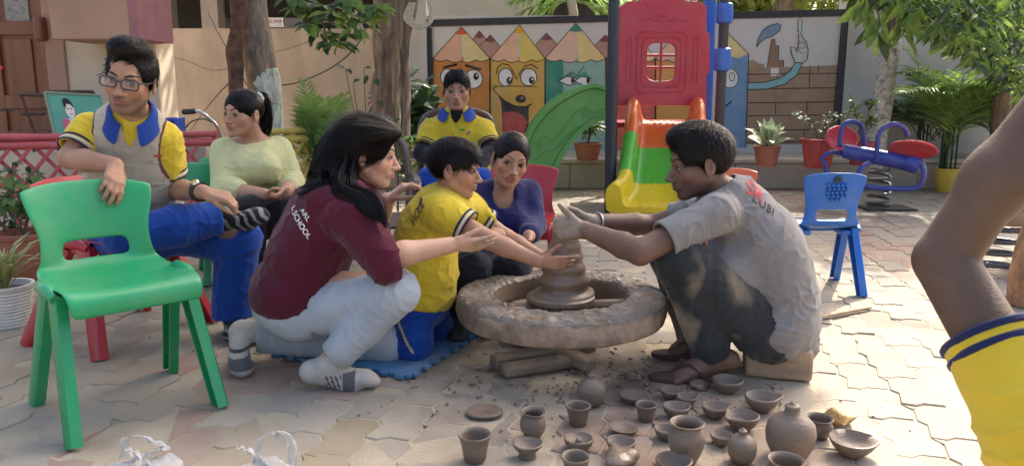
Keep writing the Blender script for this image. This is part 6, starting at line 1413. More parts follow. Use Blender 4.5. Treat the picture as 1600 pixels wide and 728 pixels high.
# ================================================================ people
def torso(S, spine, hw, dw, rt, inf=0., k=.05, n=8):
    C = np.array([list(p) for p in arc(spine, 32)]); m = len(C); T = np.gradient(C, axis=0); T /= np.linalg.norm(T, axis=1, keepdims=True); rt = unit(rt)
    f = np.linspace(0, 1, n); ii = np.clip((f * (m - 1)).round().astype(int), 0, m - 1); L = np.linalg.norm(np.diff(C, axis=0), axis=1).sum() / (n - 1)
    for i, t in zip(ii, f):
        u = T[i]; r = unit(rt - u * (rt @ u)); fw = np.cross(u, r); a = np.interp(t, np.linspace(0, 1, len(hw)), hw); b = np.interp(t, np.linspace(0, 1, len(dw)), dw)
        S.ell(C[i], (a + inf, b + inf, L * 1.15 + inf * .5), np.stack([r, fw, u], 1), k)
def foot(S, ankle, toe, r=.036, heel=.05, k=.02, bare=False, up=(0, 0, 1)):
    a, t = V3(ankle), V3(toe); d = unit(t - a); u = unit(V3(up) - d * (V3(up) @ d)); s = np.cross(d, u); L = np.linalg.norm(t - a)
    h = a - d * heel - u * .035
    S.cap(a, h, r * .95, r * .9, k); S.cap(h, a + d * L * .55 - u * .030, r * .85, r * .9, k); S.cap(a, a + d * L * .6 - u * .022, r, r * .75, k)
    if not bare: S.ell(t - d * .03, (.05, .042, .024), np.stack([d, s, u], 1), k); S.cap(a + d * L * .5 - u * .03, t - d * .03, r * .9, .024, k)
    else:
        S.ell(a + d * L * .62 - u * .02, (.06, .043, .024), np.stack([d, s, u], 1), k)
        for j in range(5):
            o = (-.034, -.015, .002, .017, .031)[j]; q = a + d * (L * .75 - (.004, .0, .006, .014, .024)[j]) + s * o - u * .024; S.cap(q, q + d * (.034, .03, .027, .023, .019)[j] - u * .004, (.0125, .0095, .009, .0085, .0085)[j], (.0115, .008, .0075, .007, .007)[j], .004)
def sleeve(S, sh, el, t0, t1, r0, r1, k=.03, cavity=.014, wr=None):
    a, b = V3(sh), V3(el); p, q = a + (b - a) * t0, a + (b - a) * t1; d = unit(b - a)
    S.cap(p, q + d * .03, r0, r1, k); return q, d
def bands(t, q, d, r, offs, cols, w=.0042):
    d = unit(d); a = unit(np.cross(d, V3((.3, .5, .8)))); b_ = np.cross(d, a)
    for o_, c_ in zip(offs, cols):
        P = [Vector(V3(q) + d * o_ + (a * math.cos(x) + b_ * math.sin(x)) * (r + .0008 * math.sin(3 * x))) for x in np.linspace(0, 2 * math.pi, 41)]
        MB().tube(P, w * .55, 6, caps=False, flat=1.8, up=Vector(d)).build('cuff_stripe', cl(c_, {'navyline': (.012, .018, .07), 'whiteline': (.55, .53, .48)}[c_]), t)
def cuff(S, q, d, r_in, R_=.12): S.cut(q, d, R_); S.cap(q - d * .022, q + d * .05, r_in, r_in, .003, '-')
def collar(name, H, nb, fwd, m, parent, r=.062, h=.042, up=(0, 0, 1), gap=.5, col=None, flare=.02, ex=1.15):
    fwd = unit(fwd); u = unit(up); fwd = unit(fwd - u * (fwd @ u)); rt = np.cross(fwd, u); P = []
    for i, t in enumerate(np.linspace(gap, 2 * math.pi - gap, 33)):
        d = fwd * math.cos(t) * ex + rt * math.sin(t); fr = math.cos(t)
        e = .012 * max(0, fr) ** 2
        P.append([V3(nb) + d * (r + .000) + u * (h * .95 - .040 * max(0, fr)), V3(nb) + d * (r + .006) + u * (h - .040 * max(0, fr)), V3(nb) + d * (r + flare * .7 + e * .5) + u * (h * .45 - .045 * max(0, fr)), V3(nb) + d * (r + flare + .006 + e) + u * (-.012 - .040 * max(0, fr))])
    b = MB(); b.quadgrid(P); o = b.build(name, m, parent); md = o.modifiers.new('t', 'SOLIDIFY'); md.thickness = .004; md = o.modifiers.new('s', 'SUBSURF'); md.levels = md.render_levels = 1; return o
def cl(name, c, **k): return mat('cloth_' + name, c, rough=.9, var=.08, scale=9, bump=.22, bscale=420, spec=.15, sheen=.15, **k)
YEL = V3((.58, .43, .035)); NAVYT = V3((.012, .018, .07)); ROYAL = V3((.010, .055, .30)); WHT = V3((.55, .53, .48)); BLK = V3((.012, .012, .014))
def pj(*a): return V3(J(*a))
def trunk_skin(S, spine, hw, dw, rt, shR, shL): torso(S, spine, [h - .012 for h in hw], [d - .012 for d in dw], rt); S.cap(shR, shL, .045, .045, .04)
# ---------------------------------------------------------------- 1  man in grey vest on the red chair
def man_vest():
    t = empty('person', (-1.5, 3.0, 0), 'man in grey vest and glasses seated with one ankle on his knee', 'person')
    H = Head(pj(203, 126, 2.7), (.10, -1, -.10), (.19, 0, 1), .232); nb = pj(207, 180, 2.77); HS = head_sdf(H, nb, .205, wide=.97, jaw=.95, nose=1.12, cheek=.15)
    shR, shL = pj(140, 204, 2.78), pj(257, 218, 2.86); sp = [pj(215, 362, 3.0), pj(214, 318, 2.96), pj(206, 258, 2.86), pj(206, 193, 2.79)]; hw = [.155, .152, .16, .10]; dw = [.125, .125, .115, .07]; rt = shR - shL
    elR, wrR = pj(109, 247, 2.69), pj(180, 258, 2.61); elL, wrL = pj(270, 296, 2.92), pj(318, 300, 2.74)
    kL, aL = pj(372, 372, 3.0), pj(364, 498, 3.06); kR, aR = pj(200, 368, 2.70), pj(346, 339, 2.90)
    S = Sdf(); trunk_skin(S, sp, hw, dw, rt, shR, shL)
    for a, b, c in ((shR, elR, wrR), (shL, elL, wrL)): S.chain([a, b], [.046, .037]); S.chain([b, b + (c - b) * .35, c], [.037, .038, .026])
    add_hand(S, wrR, (.35, -.85, -.55), (-.25, -.45, -.9), .185, -1, curl=(.38, .42, .45, .5), spread=.14, thumb=(.6, .55, .3))
    add_hand(S, wrL, (.95, .1, -.25), (.1, .35, -.9), .175, 1, curl=(.55, .65, .7, .75), spread=.05, thumb=(.75, .3, .3))
    S.cap(sp[0], kL, .08, .06); S.cap(sp[0], kR, .08, .06); S.cap(kR, aR, .055, .04); S.cap(kL, aL, .055, .04)
    sk = (.30, .150, .088)
    body_obj(t, S, HS, H, [(wrR + V3((.03, -.07, -.06)), .12), (wrL + V3((.07, .02, -.02)), .11)], skin_color(sk, H, (.24, .085, .075), stub=.55))
    face(H, HS, t, .97, look=(-.5, -.4), op=.75, brow=.017, brow_z=.10)
    # swept-up hair
    hp = [q for q in SHORT_HAIR]; hp[1] = ('e', (.02, .06, .46), (.29, .32, .19), .10, '+'); hp[2] = ('e', (-.03, .46, -.06), (.29, .36, .42), .05, '-'); hp.append(('e', (.24, .36, .28), (.10, .16, .13), .05, '-'))
    hair_cap(t, H, hp, lambda q: np.stack([.9 + 0 * q[:, 0] - (q[:, 2] < .2) * .9, -.7 + 0 * q[:, 1], np.where(q[:, 2] < .25, -1., -.1)], 1), 4000, (.08, .18), lift=.05, wob=.05, amp=.026, width=.0008)
    # polo sleeves and vest
    def polo_col(ends):
        def f(P):
            c = np.tile(YEL, (len(P), 1))
            pass
            return c
        return f
    P = Sdf(); torso(P, sp, hw, dw, rt, .004); ends = []
    for a, b, tt in ((shR, elR, .72), (shL, elL, .70)): ends.append(sleeve(P, a, b, 0, tt, .066, .060))
    for q, d in ends: cuff(P, q, d, .051)
    sdf_obj('polo_shirt', P, .0055, M_CLOTH, t, wrinkles(.003, 11, [(shR, elR - shR, .10, 90, .004), (shL, elL - shL, .10, 90, .004)], 2), polo_col(ends))
    for (q, d), r_ in zip(ends, (.0625, .0622)): bands(t, q, d, r_, (-.027, -.014, -.002), ('navyline', 'whiteline', 'navyline'))
    Vt = Sdf(); torso(Vt, sp, hw, dw, rt, .016); Vt.cap(shR * .86 + shL * .14, shL * .86 + shR * .14, .058, .058, .05)
    fw = np.cross(unit(sp[-1] - sp[0]), unit(rt)); u = unit(sp[-1] - sp[0])
    for s_, e_ in ((shR, 1), (shL, -1)): Vt.ell(s_ + unit(rt) * e_ * .028 - V3((0, 0, .03)), (.055, .085, .115), np.stack([unit(rt), fw, u], 1), .015, '-')
    vn = nb + fw * .10 - u * .035
    Vt.cap(vn + u * .05, vn - u * .055, .06, .004, .012, '-'); Vt.cap(nb - fw * .01 + u * .08, nb + u * .03, .075, .07, .015, '-')
    def vcol(Pp):
        c = np.tile(V3((.40, .355, .285)), (len(Pp), 1)); n = vnoise(Pp * np.array([60, 60, 260])); c *= (1 + .12 * n)[:, None]
        for s_, e_ in ((shR, 1), (shL, -1)):
            q = Pp - (s_ + unit(rt) * e_ * .028 - V3((0, 0, .03))); r_ = np.sqrt((q @ unit(rt) / .066) ** 2 + (q @ fw / .098) ** 2 + (q @ u / .128) ** 2); c[(r_ < 1.06)] = V3((.10, .03, .03))
        return c
    vest = sdf_obj('knitted_vest', Vt, .0055, M_CLOTH, t, wrinkles(.004, 7, [(sp[1], u, .12, 60, .004)], 9), vcol)
    collar('blue_collar', H, nb + fw * .012 - u * .008, fw, cl('royal', (.012, .045, .24)), t, r=.064, h=.050, up=u, gap=.36, flare=.026)
    logo = pj(248, 243, 2.7); MB().box(pj(247, 244, 2.715), (.030, .004, .009)).build('embroidered_mark', cl('orange_mark', (.30, .07, .03)), t)
    # trousers
    Tr = Sdf(); Tr.ell(sp[0], (.185, .16, .12), None, .05); Tr.chain([sp[0] + V3((.05, .03, .0)), kL], [.10, .088], .04); Tr.chain([kL, aL + V3((0, 0, -.01))], [.086, .088], .03)
    Tr.chain([sp[0] + V3((-.03, -.05, .0)), kR], [.09, .075], .04); Tr.chain([kR, kR * .5 + aR * .5, aR - unit(aR - kR) * .02], [.075, .074, .064], .03)
    Tr.cut(aL + V3((0, 0, .012)), (0, 0, -1), .13); Tr.cap(aL + V3((0, 0, .03)), aL - V3((0, 0, .05)), .072, .074, .004, '-'); Tr.cut(aR - unit(aR - kR) * .012, aR - kR, .10); Tr.cap(aR - unit(aR - kR) * .04, aR + unit(aR - kR) * .04, .054, .054, .004, '-')
    sdf_obj('trousers', Tr, .006, M_CLOTH, t, wrinkles(.006, 6, [(kL, (.3, 0, 1), .14, 55, .007), (kL - V3((.12, 0, -.02)), (1, .2, .1), .12, 60, .006), (aR - V3((.08, 0, 0)), aR - kR, .12, 70, .006), (aL, (0, 0, 1), .1, 60, .004)], 4), ROYAL * .95)
    # socks
    def zeb(Pp): n = np.sin(Pp @ V3((150, 60, 110)) + 2.5 * vnoise(Pp * 25)); c = np.tile(BLK, (len(Pp), 1)); c[n > .35] = V3((.22, .22, .22)); return c
    S1 = Sdf(); foot(S1, aR + V3((.02, 0, 0)), pj(414, 337, 2.93), .034, .03, up=(0, -.6, .8)); S1.cap(aR - unit(aR - kR) * .05, aR + V3((.02, 0, 0)), .042, .038); sdf_obj('sock', S1, .0045, M_CLOTH, t, None, zeb)
    fa = V3((aL[0], aL[1], .075)); S2 = Sdf(); S2.cap(aL + V3((0, 0, .04)), fa, .043, .04); foot(S2, fa, fa + V3((.05, -.14, -.05)), .036, .045); sdf_obj('sock', S2, .005, M_CLOTH, t, None, lambda Pp: np.where((np.sin(Pp[:, 2:3] * 260) > .3), V3((.16, .16, .17)), BLK))
    # watch
    d = unit(wrL - elL); w0 = wrL - d * .03; Q = Sdf(); b = MB(); b.tube([Vector(w0 - d * .009), Vector(w0 + d * .009)], .0375, 20); w_ = b.build('watch_strap', mat('strap', (.02, .02, .02), rough=.5), t)
    e = unit(V3((0, -.6, .9)) - d * (V3((0, -.6, .9)) @ d)); MB().tube([Vector(w0 + e * .034), Vector(w0 + e * .044)], [.017, .016], 16).build('watch_case', mat('chrome'), w_)
    # spectacles
    gl = empty('spectacles', H.w(0, .46, 0), 'black rectangular spectacles worn by the man in the grey vest', 'spectacles'); mf = mat('frame_plastic', (.018, .02, .03), rough=.3)
    for sx in (-1, 1):
        P2 = rrect(sx * .15 - .115, sx * .15 + .115, -.075, .06, .05); MB().tube([Vector(H.w(x, .435 - .10 * abs(x) - .02 * z, z)) for x, z in P2 + P2[:1]], .0026, 6, caps=False).build('rim', mf, gl)
        b = MB(); b.v = [tuple(H.w(x, .433 - .10 * abs(x) - .02 * z, z)) for x, z in P2]; b.f = [tuple(range(len(P2)))]; b.build('lens', mat('lens', (.5, .52, .55), rough=.05, alpha=.13, var=0), gl, False)
        MB().tube([Vector(H.w(sx * .262, .405, .035)), Vector(H.w(sx * .355, .30, .04)), Vector(H.w(sx * .372, .0, .045)), Vector(H.w(sx * .36, -.10, .02)), Vector(H.w(sx * .35, -.14, -.05))], .0026, 6).build('temple', mf, gl)
    MB().tube([Vector(H.w(-.04, .43, .015)), Vector(H.w(0, .452, .03)), Vector(H.w(.04, .43, .015))], .0026, 6).build('bridge', mf, gl)
man_vest()
# ---------------------------------------------------------------- 2  woman in pale yellow
def woman_yellow():
    t = empty('person', (J(395, 420, 4.1).x, 4.1, 0), 'woman in pale yellow blouse and black trousers looking aside', 'person')
    H = Head(pj(379, 178, 4.02), (-.52, -.85, -.03), (.06, 0, 1), .238); nb = pj(398, 222, 4.12); HS = head_sdf(H, nb, .21, wide=1.08, jaw=1.05, cheek=.8, nose=1.05)
    shR, shL = pj(350, 238, 4.04), pj(436, 233, 4.22); sp = [pj(398, 345, 4.22), pj(398, 305, 4.18), pj(396, 262, 4.12), pj(398, 228, 4.13)]; hw = [.20, .19, .185, .12]; dw = [.17, .165, .16, .09]; rt = shR - shL
    elR, wrR = pj(352, 297, 3.92), pj(414, 304, 3.74); elL, wrL = pj(456, 288, 4.12), pj(444, 301, 3.86)
    kR, aR, kL, aL = pj(388, 332, 3.72), pj(396, 408, 3.78), pj(448, 332, 3.80), pj(440, 405, 3.95)
    S = Sdf(); trunk_skin(S, sp, hw, dw, rt, shR, shL)
    for a, b, c in ((shR, elR, wrR), (shL, elL, wrL)): S.chain([a, b], [.052, .045]); S.chain([b, b + (c - b) * .35, c], [.045, .044, .030])
    add_hand(S, wrR, (.8, -.3, -.1), (.25, .2, .8), .165, -1, curl=(.45, .5, .55, .6), thumb=(.6, .5, .3)); add_hand(S, wrL, (-.15, -.85, -.2), (-.8, .1, .35), .165, 1, curl=(.5, .55, .6, .65), thumb=(.7, .4, .3))
    S.cap(sp[0], kR, .09, .06); S.cap(sp[0], kL, .09, .06); S.cap(kR, aR, .055, .04); S.cap(kL, aL, .055, .04); foot(S, aR, aR + V3((.04, -.16, -.05)), .034, bare=False); foot(S, aL, aL + V3((.04, -.16, -.05)), .034)
    body_obj(t, S, HS, H, [(wrR + V3((.06, -.02, 0)), .11)], skin_color((.36, .18, .105), H, (.32, .10, .085)), h=.009, hh=.0036, hf=.0042)
    face(H, HS, t, 1.08, look=(-.5, 0), op=.9)
    hp = [('e', (0, -.07, .14), (.365, .445, .395), .03, '+'), ('e', (0, .48, -.15), (.275, .34, .40), .05, '-'), ('e', (.40, .20, -.26), (.15, .22, .28), .05, '-'), ('e', (-.40, .20, -.26), (.15, .22, .28), .05, '-'), ('e', (.40, -.06, -.12), (.12, .15, .22), .03, '-'), ('e', (-.40, -.06, -.12), (.12, .15, .22), .03, '-'), ('h', (0, -.3, -.28), (0, .35, -1), .05, 'i')]
    hair_cap(t, H, hp, lambda q: V3((0, -.47, .28)) - q, 1200, (.08, .16), lift=.0, wob=.03, amp=.012)
    T0 = H.w(0, -.46, .30); hair_lock('ponytail', [H.w(0, -.40, .26), H.w(0, -.56, .30), H.w(.02, -.66, .05), H.w(.02, -.64, -.35), H.w(.03, -.60, -.72)], [.018, .040, .045, .036, .012], 420, t, width=.0018)
    b = MB(); P = [Vector(T0 + H.M @ V3((.085 * math.cos(a), .0, .085 * math.sin(a) )) * H.s * (1 + .12 * math.sin(a * 9))) for a in np.linspace(0, 6.283, 30)]; b.tube(P, .014, 8, caps=False); b.build('scrunchie', cl('white', (.6, .6, .62)), t)
    B = Sdf(); torso(B, sp[1:], hw[1:], dw[1:], rt, .012); B.ell(sp[0] + V3((0, -.05, .04)), (.245, .23, .12), None, .05); ends = []
    for s_ in (-1, 1): B.ell(pj(397 + s_ * 17, 262, 3.99), (.075, .07, .075), None, .05)
    ends.append(sleeve(B, shR, elR, 0, 1.0, .075, .072)); B.cap(elR, elR + (wrR - elR) * .30, .072, .066, .02); ends.append(sleeve(B, shL, elL, 0, 1.0, .072, .068)); B.cap(elL, elL + (wrL - elL) * .35, .066, .06, .02)
    B.cap(nb + V3((-.02, -.06, .05)), nb + V3((-.01, -.03, .02)), .075, .07, .015, '-')
    hem = sp[0] + V3((0, -.05, -.015)); B.half(hem, (0, .15, -1), .01)
    def cw(P): c = np.tile(V3((.56, .545, .27)), (len(P), 1)); g = np.maximum(np.sin(P[:, 0] * 420), np.sin(P[:, 2] * 420)); return c * (1 - .05 * (g > .8))[:, None]
    wz = sp[1][2] + .02
    def dsp(P): pl = smooth01(wz - P[:, 2], 0, .05); a = np.arctan2(P[:, 1] - sp[1][1], P[:, 0] - sp[1][0]); return wrinkles(.004, 9, [(elR, elR - shR, .12, 80, .007), (elL, elL - shL, .1, 80, .006)], 5)(P) + pl * .009 * np.sin(a * 26 + 2 * vnoise(P * 8)) - .012 * np.exp(-((P[:, 2] - wz) / .012) ** 2) * (np.abs(P[:, 0] - sp[1][0]) < .2)
    sdf_obj('blouse', B, .0065, M_CLOTH, t, dsp, cw)
    Tr = Sdf(); Tr.ell(sp[0], (.20, .18, .11), None, .05); Tr.chain([sp[0], kR, aR], [.10, .083, .062], .03); Tr.chain([sp[0], kL, aL], [.10, .083, .062], .03); sdf_obj('trousers', Tr, .008, M_CLOTH, t, wrinkles(.005, 7, [(kR, (0, .3, 1), .1, 60, .006)], 3), BLK)
    for a in (aR, aL): F_ = Sdf(); foot(F_, V3((a[0], a[1], .07)), V3((a[0] + .04, a[1] - .17, .03)), .04); sdf_obj('shoe', F_, .007, mat('shoe_dark', (.03, .02, .04), rough=.6), t)
woman_yellow()
# ---------------------------------------------------------------- 3  kneeling woman in maroon hoodie
def woman_maroon():
    t = empty('person', (J(500, 560, 2.6).x, 2.6, 0), 'long-haired woman in maroon hoodie and pale jeans kneeling by the wheel', 'person')
    H = Head(pj(577, 241, 2.62), (1, .05, -.13), (.13, 0, 1), .228); nb = pj(551, 296, 2.64); HS = head_sdf(H, nb, .19, wide=.98, nose=1.0, jaw=.95)
    shR, shL = pj(548, 338, 2.47), pj(566, 322, 2.83); sp = [pj(468, 452, 2.64), pj(482, 398, 2.62), pj(516, 340, 2.62), pj(552, 300, 2.64)]; hw = [.165, .16, .165, .10]; dw = [.125, .122, .118, .08]; rt = V3((0, -1, 0))
    elR, wrR = pj(600, 402, 2.40), pj(704, 383, 2.50); elL, wrL = pj(582, 372, 2.92), pj(606, 312, 2.88)
    S = Sdf(); trunk_skin(S, sp, hw, dw, rt, shR, shL)
    for a, b, c in ((shR, elR, wrR), (shL, elL, wrL)): S.chain([a, b], [.048, .042]); S.chain([b, b + (c - b) * .3, c], [.042, .041, .027])
    add_hand(S, wrR, (1, .12, -.02), (-.05, .80, .55), .162, -1, curl=(.10, .16, .2, .28), spread=.2, thumb=(.85, .35, .35), tcurl=.1)
    add_hand(S, wrL, (.75, -.1, .62), (.65, .2, -.65), .165, 1, curl=(.40, .5, .55, .6), spread=.12, thumb=(.7, .5, .4))
    kR, aR = pj(620, 456, 2.44), pj(514, 566, 2.46); kL, aL = pj(604, 538, 2.74), pj(404, 526, 2.70)
    for a in ((sp[0], kR, aR), (sp[0], kL, aL)): S.chain(list(a), [.08, .055, .038])
    def mud(P, c):
        for wv, dv_ in ((wrR, V3((1, .1, 0))), (wrL, V3((.75, 0, .6)))):
            q = P - wv; m_ = smooth01(q @ unit(dv_), .03, .11) * (np.linalg.norm(q, axis=1) < .22) * np.clip(.45 + .5 * fbm(P * 40, 2), 0, .7); c = c * (1 - m_[:, None]) + V3((.26, .20, .15)) * m_[:, None]
        return c
    body_obj(t, S, HS, H, [(wrR + V3((.09, .01, 0)), .12), (wrL + V3((.06, -.01, .05)), .12)], skin_color((.42, .235, .155), H, (.36, .12, .10), extra=mud))
    face(H, HS, t, .98, look=(0, -.5), op=.75)
    # hair: side-parted sheet pulled over the crown, falling behind the ear and over the hood
    hp = [('e', (0, -.10, .16), (.40, .49, .43), .03, '+'), ('e', (0, .12, .36), (.32, .33, .17), .10, '+'), ('e', (-.02, .47, -.12), (.30, .33, .40), .04, '-'), ('e', (.41, .10, -.17), (.16, .21, .24), .04, '-'), ('e', (-.41, .16, -.22), (.15, .26, .30), .05, '-'), ('e', (.40, -.06, -.06), (.10, .10, .17), .03, '-'), ('h', (0, -.3, -.40), (0, .2, -1), .05, 'i')]
    hair_cap(t, H, hp, lambda q: np.stack([np.sign(q[:, 0]) * .25, -1. + 0 * q[:, 0], -.25 - 1.2 * (q[:, 1] < -.2)], 1), 6000, (.25, .5), lift=.05, wob=.045, amp=.010, width=.0008)
    L = lambda *a: hair_lock('hair_lock', *a)
    L([H.w(.22, -.16, .12), H.w(.36, -.20, -.20), H.w(.62, -.10, -.48), pj(583, 312, 2.425), pj(595, 334, 2.385), pj(606, 362, 2.35)], [.03, .034, .030, .026, .020, .005], 700, t)
    L([H.w(.10, -.38, .20), H.w(.16, -.52, -.15), H.w(.14, -.60, -.45), pj(505, 292, 2.52), pj(480, 302, 2.5), pj(462, 300, 2.5)], [.05, .06, .06, .055, .045, .02], 800, t)
    L([H.w(-.05, -.42, .15), H.w(-.05, -.55, -.15), H.w(.0, -.50, -.50), pj(528, 300, 2.58), pj(500, 318, 2.52)], [.06, .065, .06, .06, .02], 600, t)
    L([H.w(-.25, -.10, .0), H.w(-.30, -.10, -.40), H.w(-.22, .05, -.75), pj(590, 325, 2.76), pj(602, 360, 2.74)], [.03, .035, .04, .035, .01], 400, t)
    L([H.w(.24, -.30, .10), H.w(.42, -.32, -.28), H.w(.72, -.22, -.50), pj(564, 314, 2.425), pj(582, 334, 2.385), pj(596, 352, 2.36)], [.035, .040, .036, .030, .020, .006], 600, t)
    # hoodie
    B = Sdf(); torso(B, sp, hw, dw, rt, .018); e1 = sleeve(B, shR, elR, 0, 1.0, .078, .072); B.cap(elR, elR + (wrR - elR) * .16, .070, .062, .02); B.cap(shL, elL, .075, .068, .03); B.cap(elL, elL + (wrL - elL) * .25, .066, .058, .02)
    B.cap(shR + V3((-.02, .02, 0)), shL, .072, .07, .05); B.ell(sp[0] + V3((-.015, 0, -.01)), (.155, .185, .10), None, .06)
    d = unit(wrR - elR); cuff(B, elR + d * .035, d, .047, .10)
    B.cap(pj(500, 316, 2.49), pj(556, 298, 2.50), .050, .040, .02); B.cap(pj(480, 320, 2.62), pj(500, 316, 2.49), .058, .050, .02); B.cap(pj(480, 320, 2.62), pj(520, 300, 2.78), .05, .04, .03); B.cap(pj(470, 345, 2.62), pj(490, 320, 2.6), .045, .05, .03)
    B.half(sp[0] + V3((-.02, 0, -.075)), (.40, 0, -1), .02)
    hood = sdf_obj('hoodie', B, .0055, M_CLOTH, t, wrinkles(.006, 6, [(elR, elR - shR, .13, 75, .006), (shR - V3((.02, .0, .06)), (.6, 0, 1), .13, 55, .005), (sp[1], (.5, 0, 1), .16, 48, .006), (sp[0] + V3((.06, -.1, .05)), (.7, 0, 1), .14, 60, .006)], 6), V3((.075, .009, .022)))
    up = V3((-.86, 0, .5)); c0 = pj(465, 350, 2.42)
    for s_, (px, py), sz in (('ARL', (474, 336), .026), ('L SCHOOL', (465, 348), .026)):
        c = pj(px, py, 2.44); drape_text('back_lettering', s_, c, V3((.62, -.12, -.78)) , V3((.78, 0, .62)), sz, hood, M_INK_W, t, spacing=1.0)
    # jeans
    Tr = Sdf(); Tr.ell(sp[0] + V3((-.01, 0, -.05)), (.155, .175, .11), None, .06); Tr.chain([sp[0] + V3((.02, -.07, -.07)), kR], [.098, .073], .03); Tr.chain([kR, kR * .5 + aR * .5, aR + (kR - aR) * .06], [.073, .066, .058], .02)
    Tr.chain([sp[0] + V3((.03, .08, -.05)), kL], [.10, .074], .03); Tr.chain([kL, aL], [.070, .057], .02)
    dR, dL = unit(aR - kR), unit(aL - kL); qR, qL = aR - dR * .035, aL - dL * .0
    Tr.cut(qR, dR, .11); Tr.cut(qL, dL, .11); Tr.cap(qR - dR * .02, qR + dR * .05, .047, .047, .003, '-'); Tr.cap(qL - dL * .02, qL + dL * .05, .047, .047, .003, '-')
    def jean(P): c = np.tile(V3((.36, .395, .44)), (len(P), 1)); n = fbm(P * 7, 3); c *= (1 + .13 * n)[:, None]; m_ = smooth01(np.minimum(np.linalg.norm(P - qR, axis=1), np.linalg.norm(P - qL, axis=1)), .02, .10); return c * (.80 + .20 * m_)[:, None] * np.where(m_[:, None] < .6, V3((1, .95, .86)), 1)
    sdf_obj('jeans', Tr, .0055, M_CLOTH, t, wrinkles(.0022, 7, [(kR, kR - sp[0], .13, 60, .005), (kR - V3((.05, 0, .05)), kR - aR, .10, 85, .005), (qR - dR * .04, dR, .09, 95, .006), (sp[0] + V3((.1, -.1, -.05)), (1, 0, .4), .12, 70, .006), (qL - dL * .06, dL, .12, 80, .006)], 7), jean)
    sk_ = V3((.40, .375, .33))
    def sock(a0, tdir):
        def f(P):
            c = np.tile(sk_, (len(P), 1)); c *= (1 + .1 * fbm(P * 40, 2))[:, None]; u = (P - a0) @ unit(tdir); s2 = (P - a0)[:, 2]
            c[(u > .045) & (u < .085) & (s2 < -.005)] = V3((.10, .10, .105)); st = (np.sin((u + .3 * s2) * 420) > .25) & (u > -.01) & (u < .038) & (s2 < -.01); c[st] = V3((.05, .05, .055)); return c
        return f
    aF = pj(516, 570, 2.46); S1 = Sdf(); tR = G(586, 604); tR = V3((tR.x, tR.y, .022)); S1.cap(aR - dR * .06, V3((aF[0], aF[1], .075)), .042, .042); foot(S1, V3((aF[0] - .005, aF[1], .078)), tR, .040, .05); sdf_obj('sock', S1, .0045, M_CLOTH, t, wrinkles(.0015, 30, (), 1), sock(V3((aF[0], aF[1], .07)), tR - V3((aF[0], aF[1], .03))))
    ak = pj(392, 520, 2.70); S2 = Sdf(); S2.cap(aL - dL * .05, ak, .044, .043); th = G(380, 588); th = V3((th.x, th.y, .018)); S2.cap(ak, ak + V3((-.03, 0, .0)), .042, .038); S2.cap(ak + V3((-.035, 0, .005)), V3((th[0] - .015, th[1], .05)), .040, .034, .03); S2.ell(th + V3((.005, 0, .012)), (.032, .045, .028), None, .03); sdf_obj('sock', S2, .0045, M_CLOTH, t, wrinkles(.0015, 30, (), 1), sock(ak, V3((0, 0, -1))))
woman_maroon()
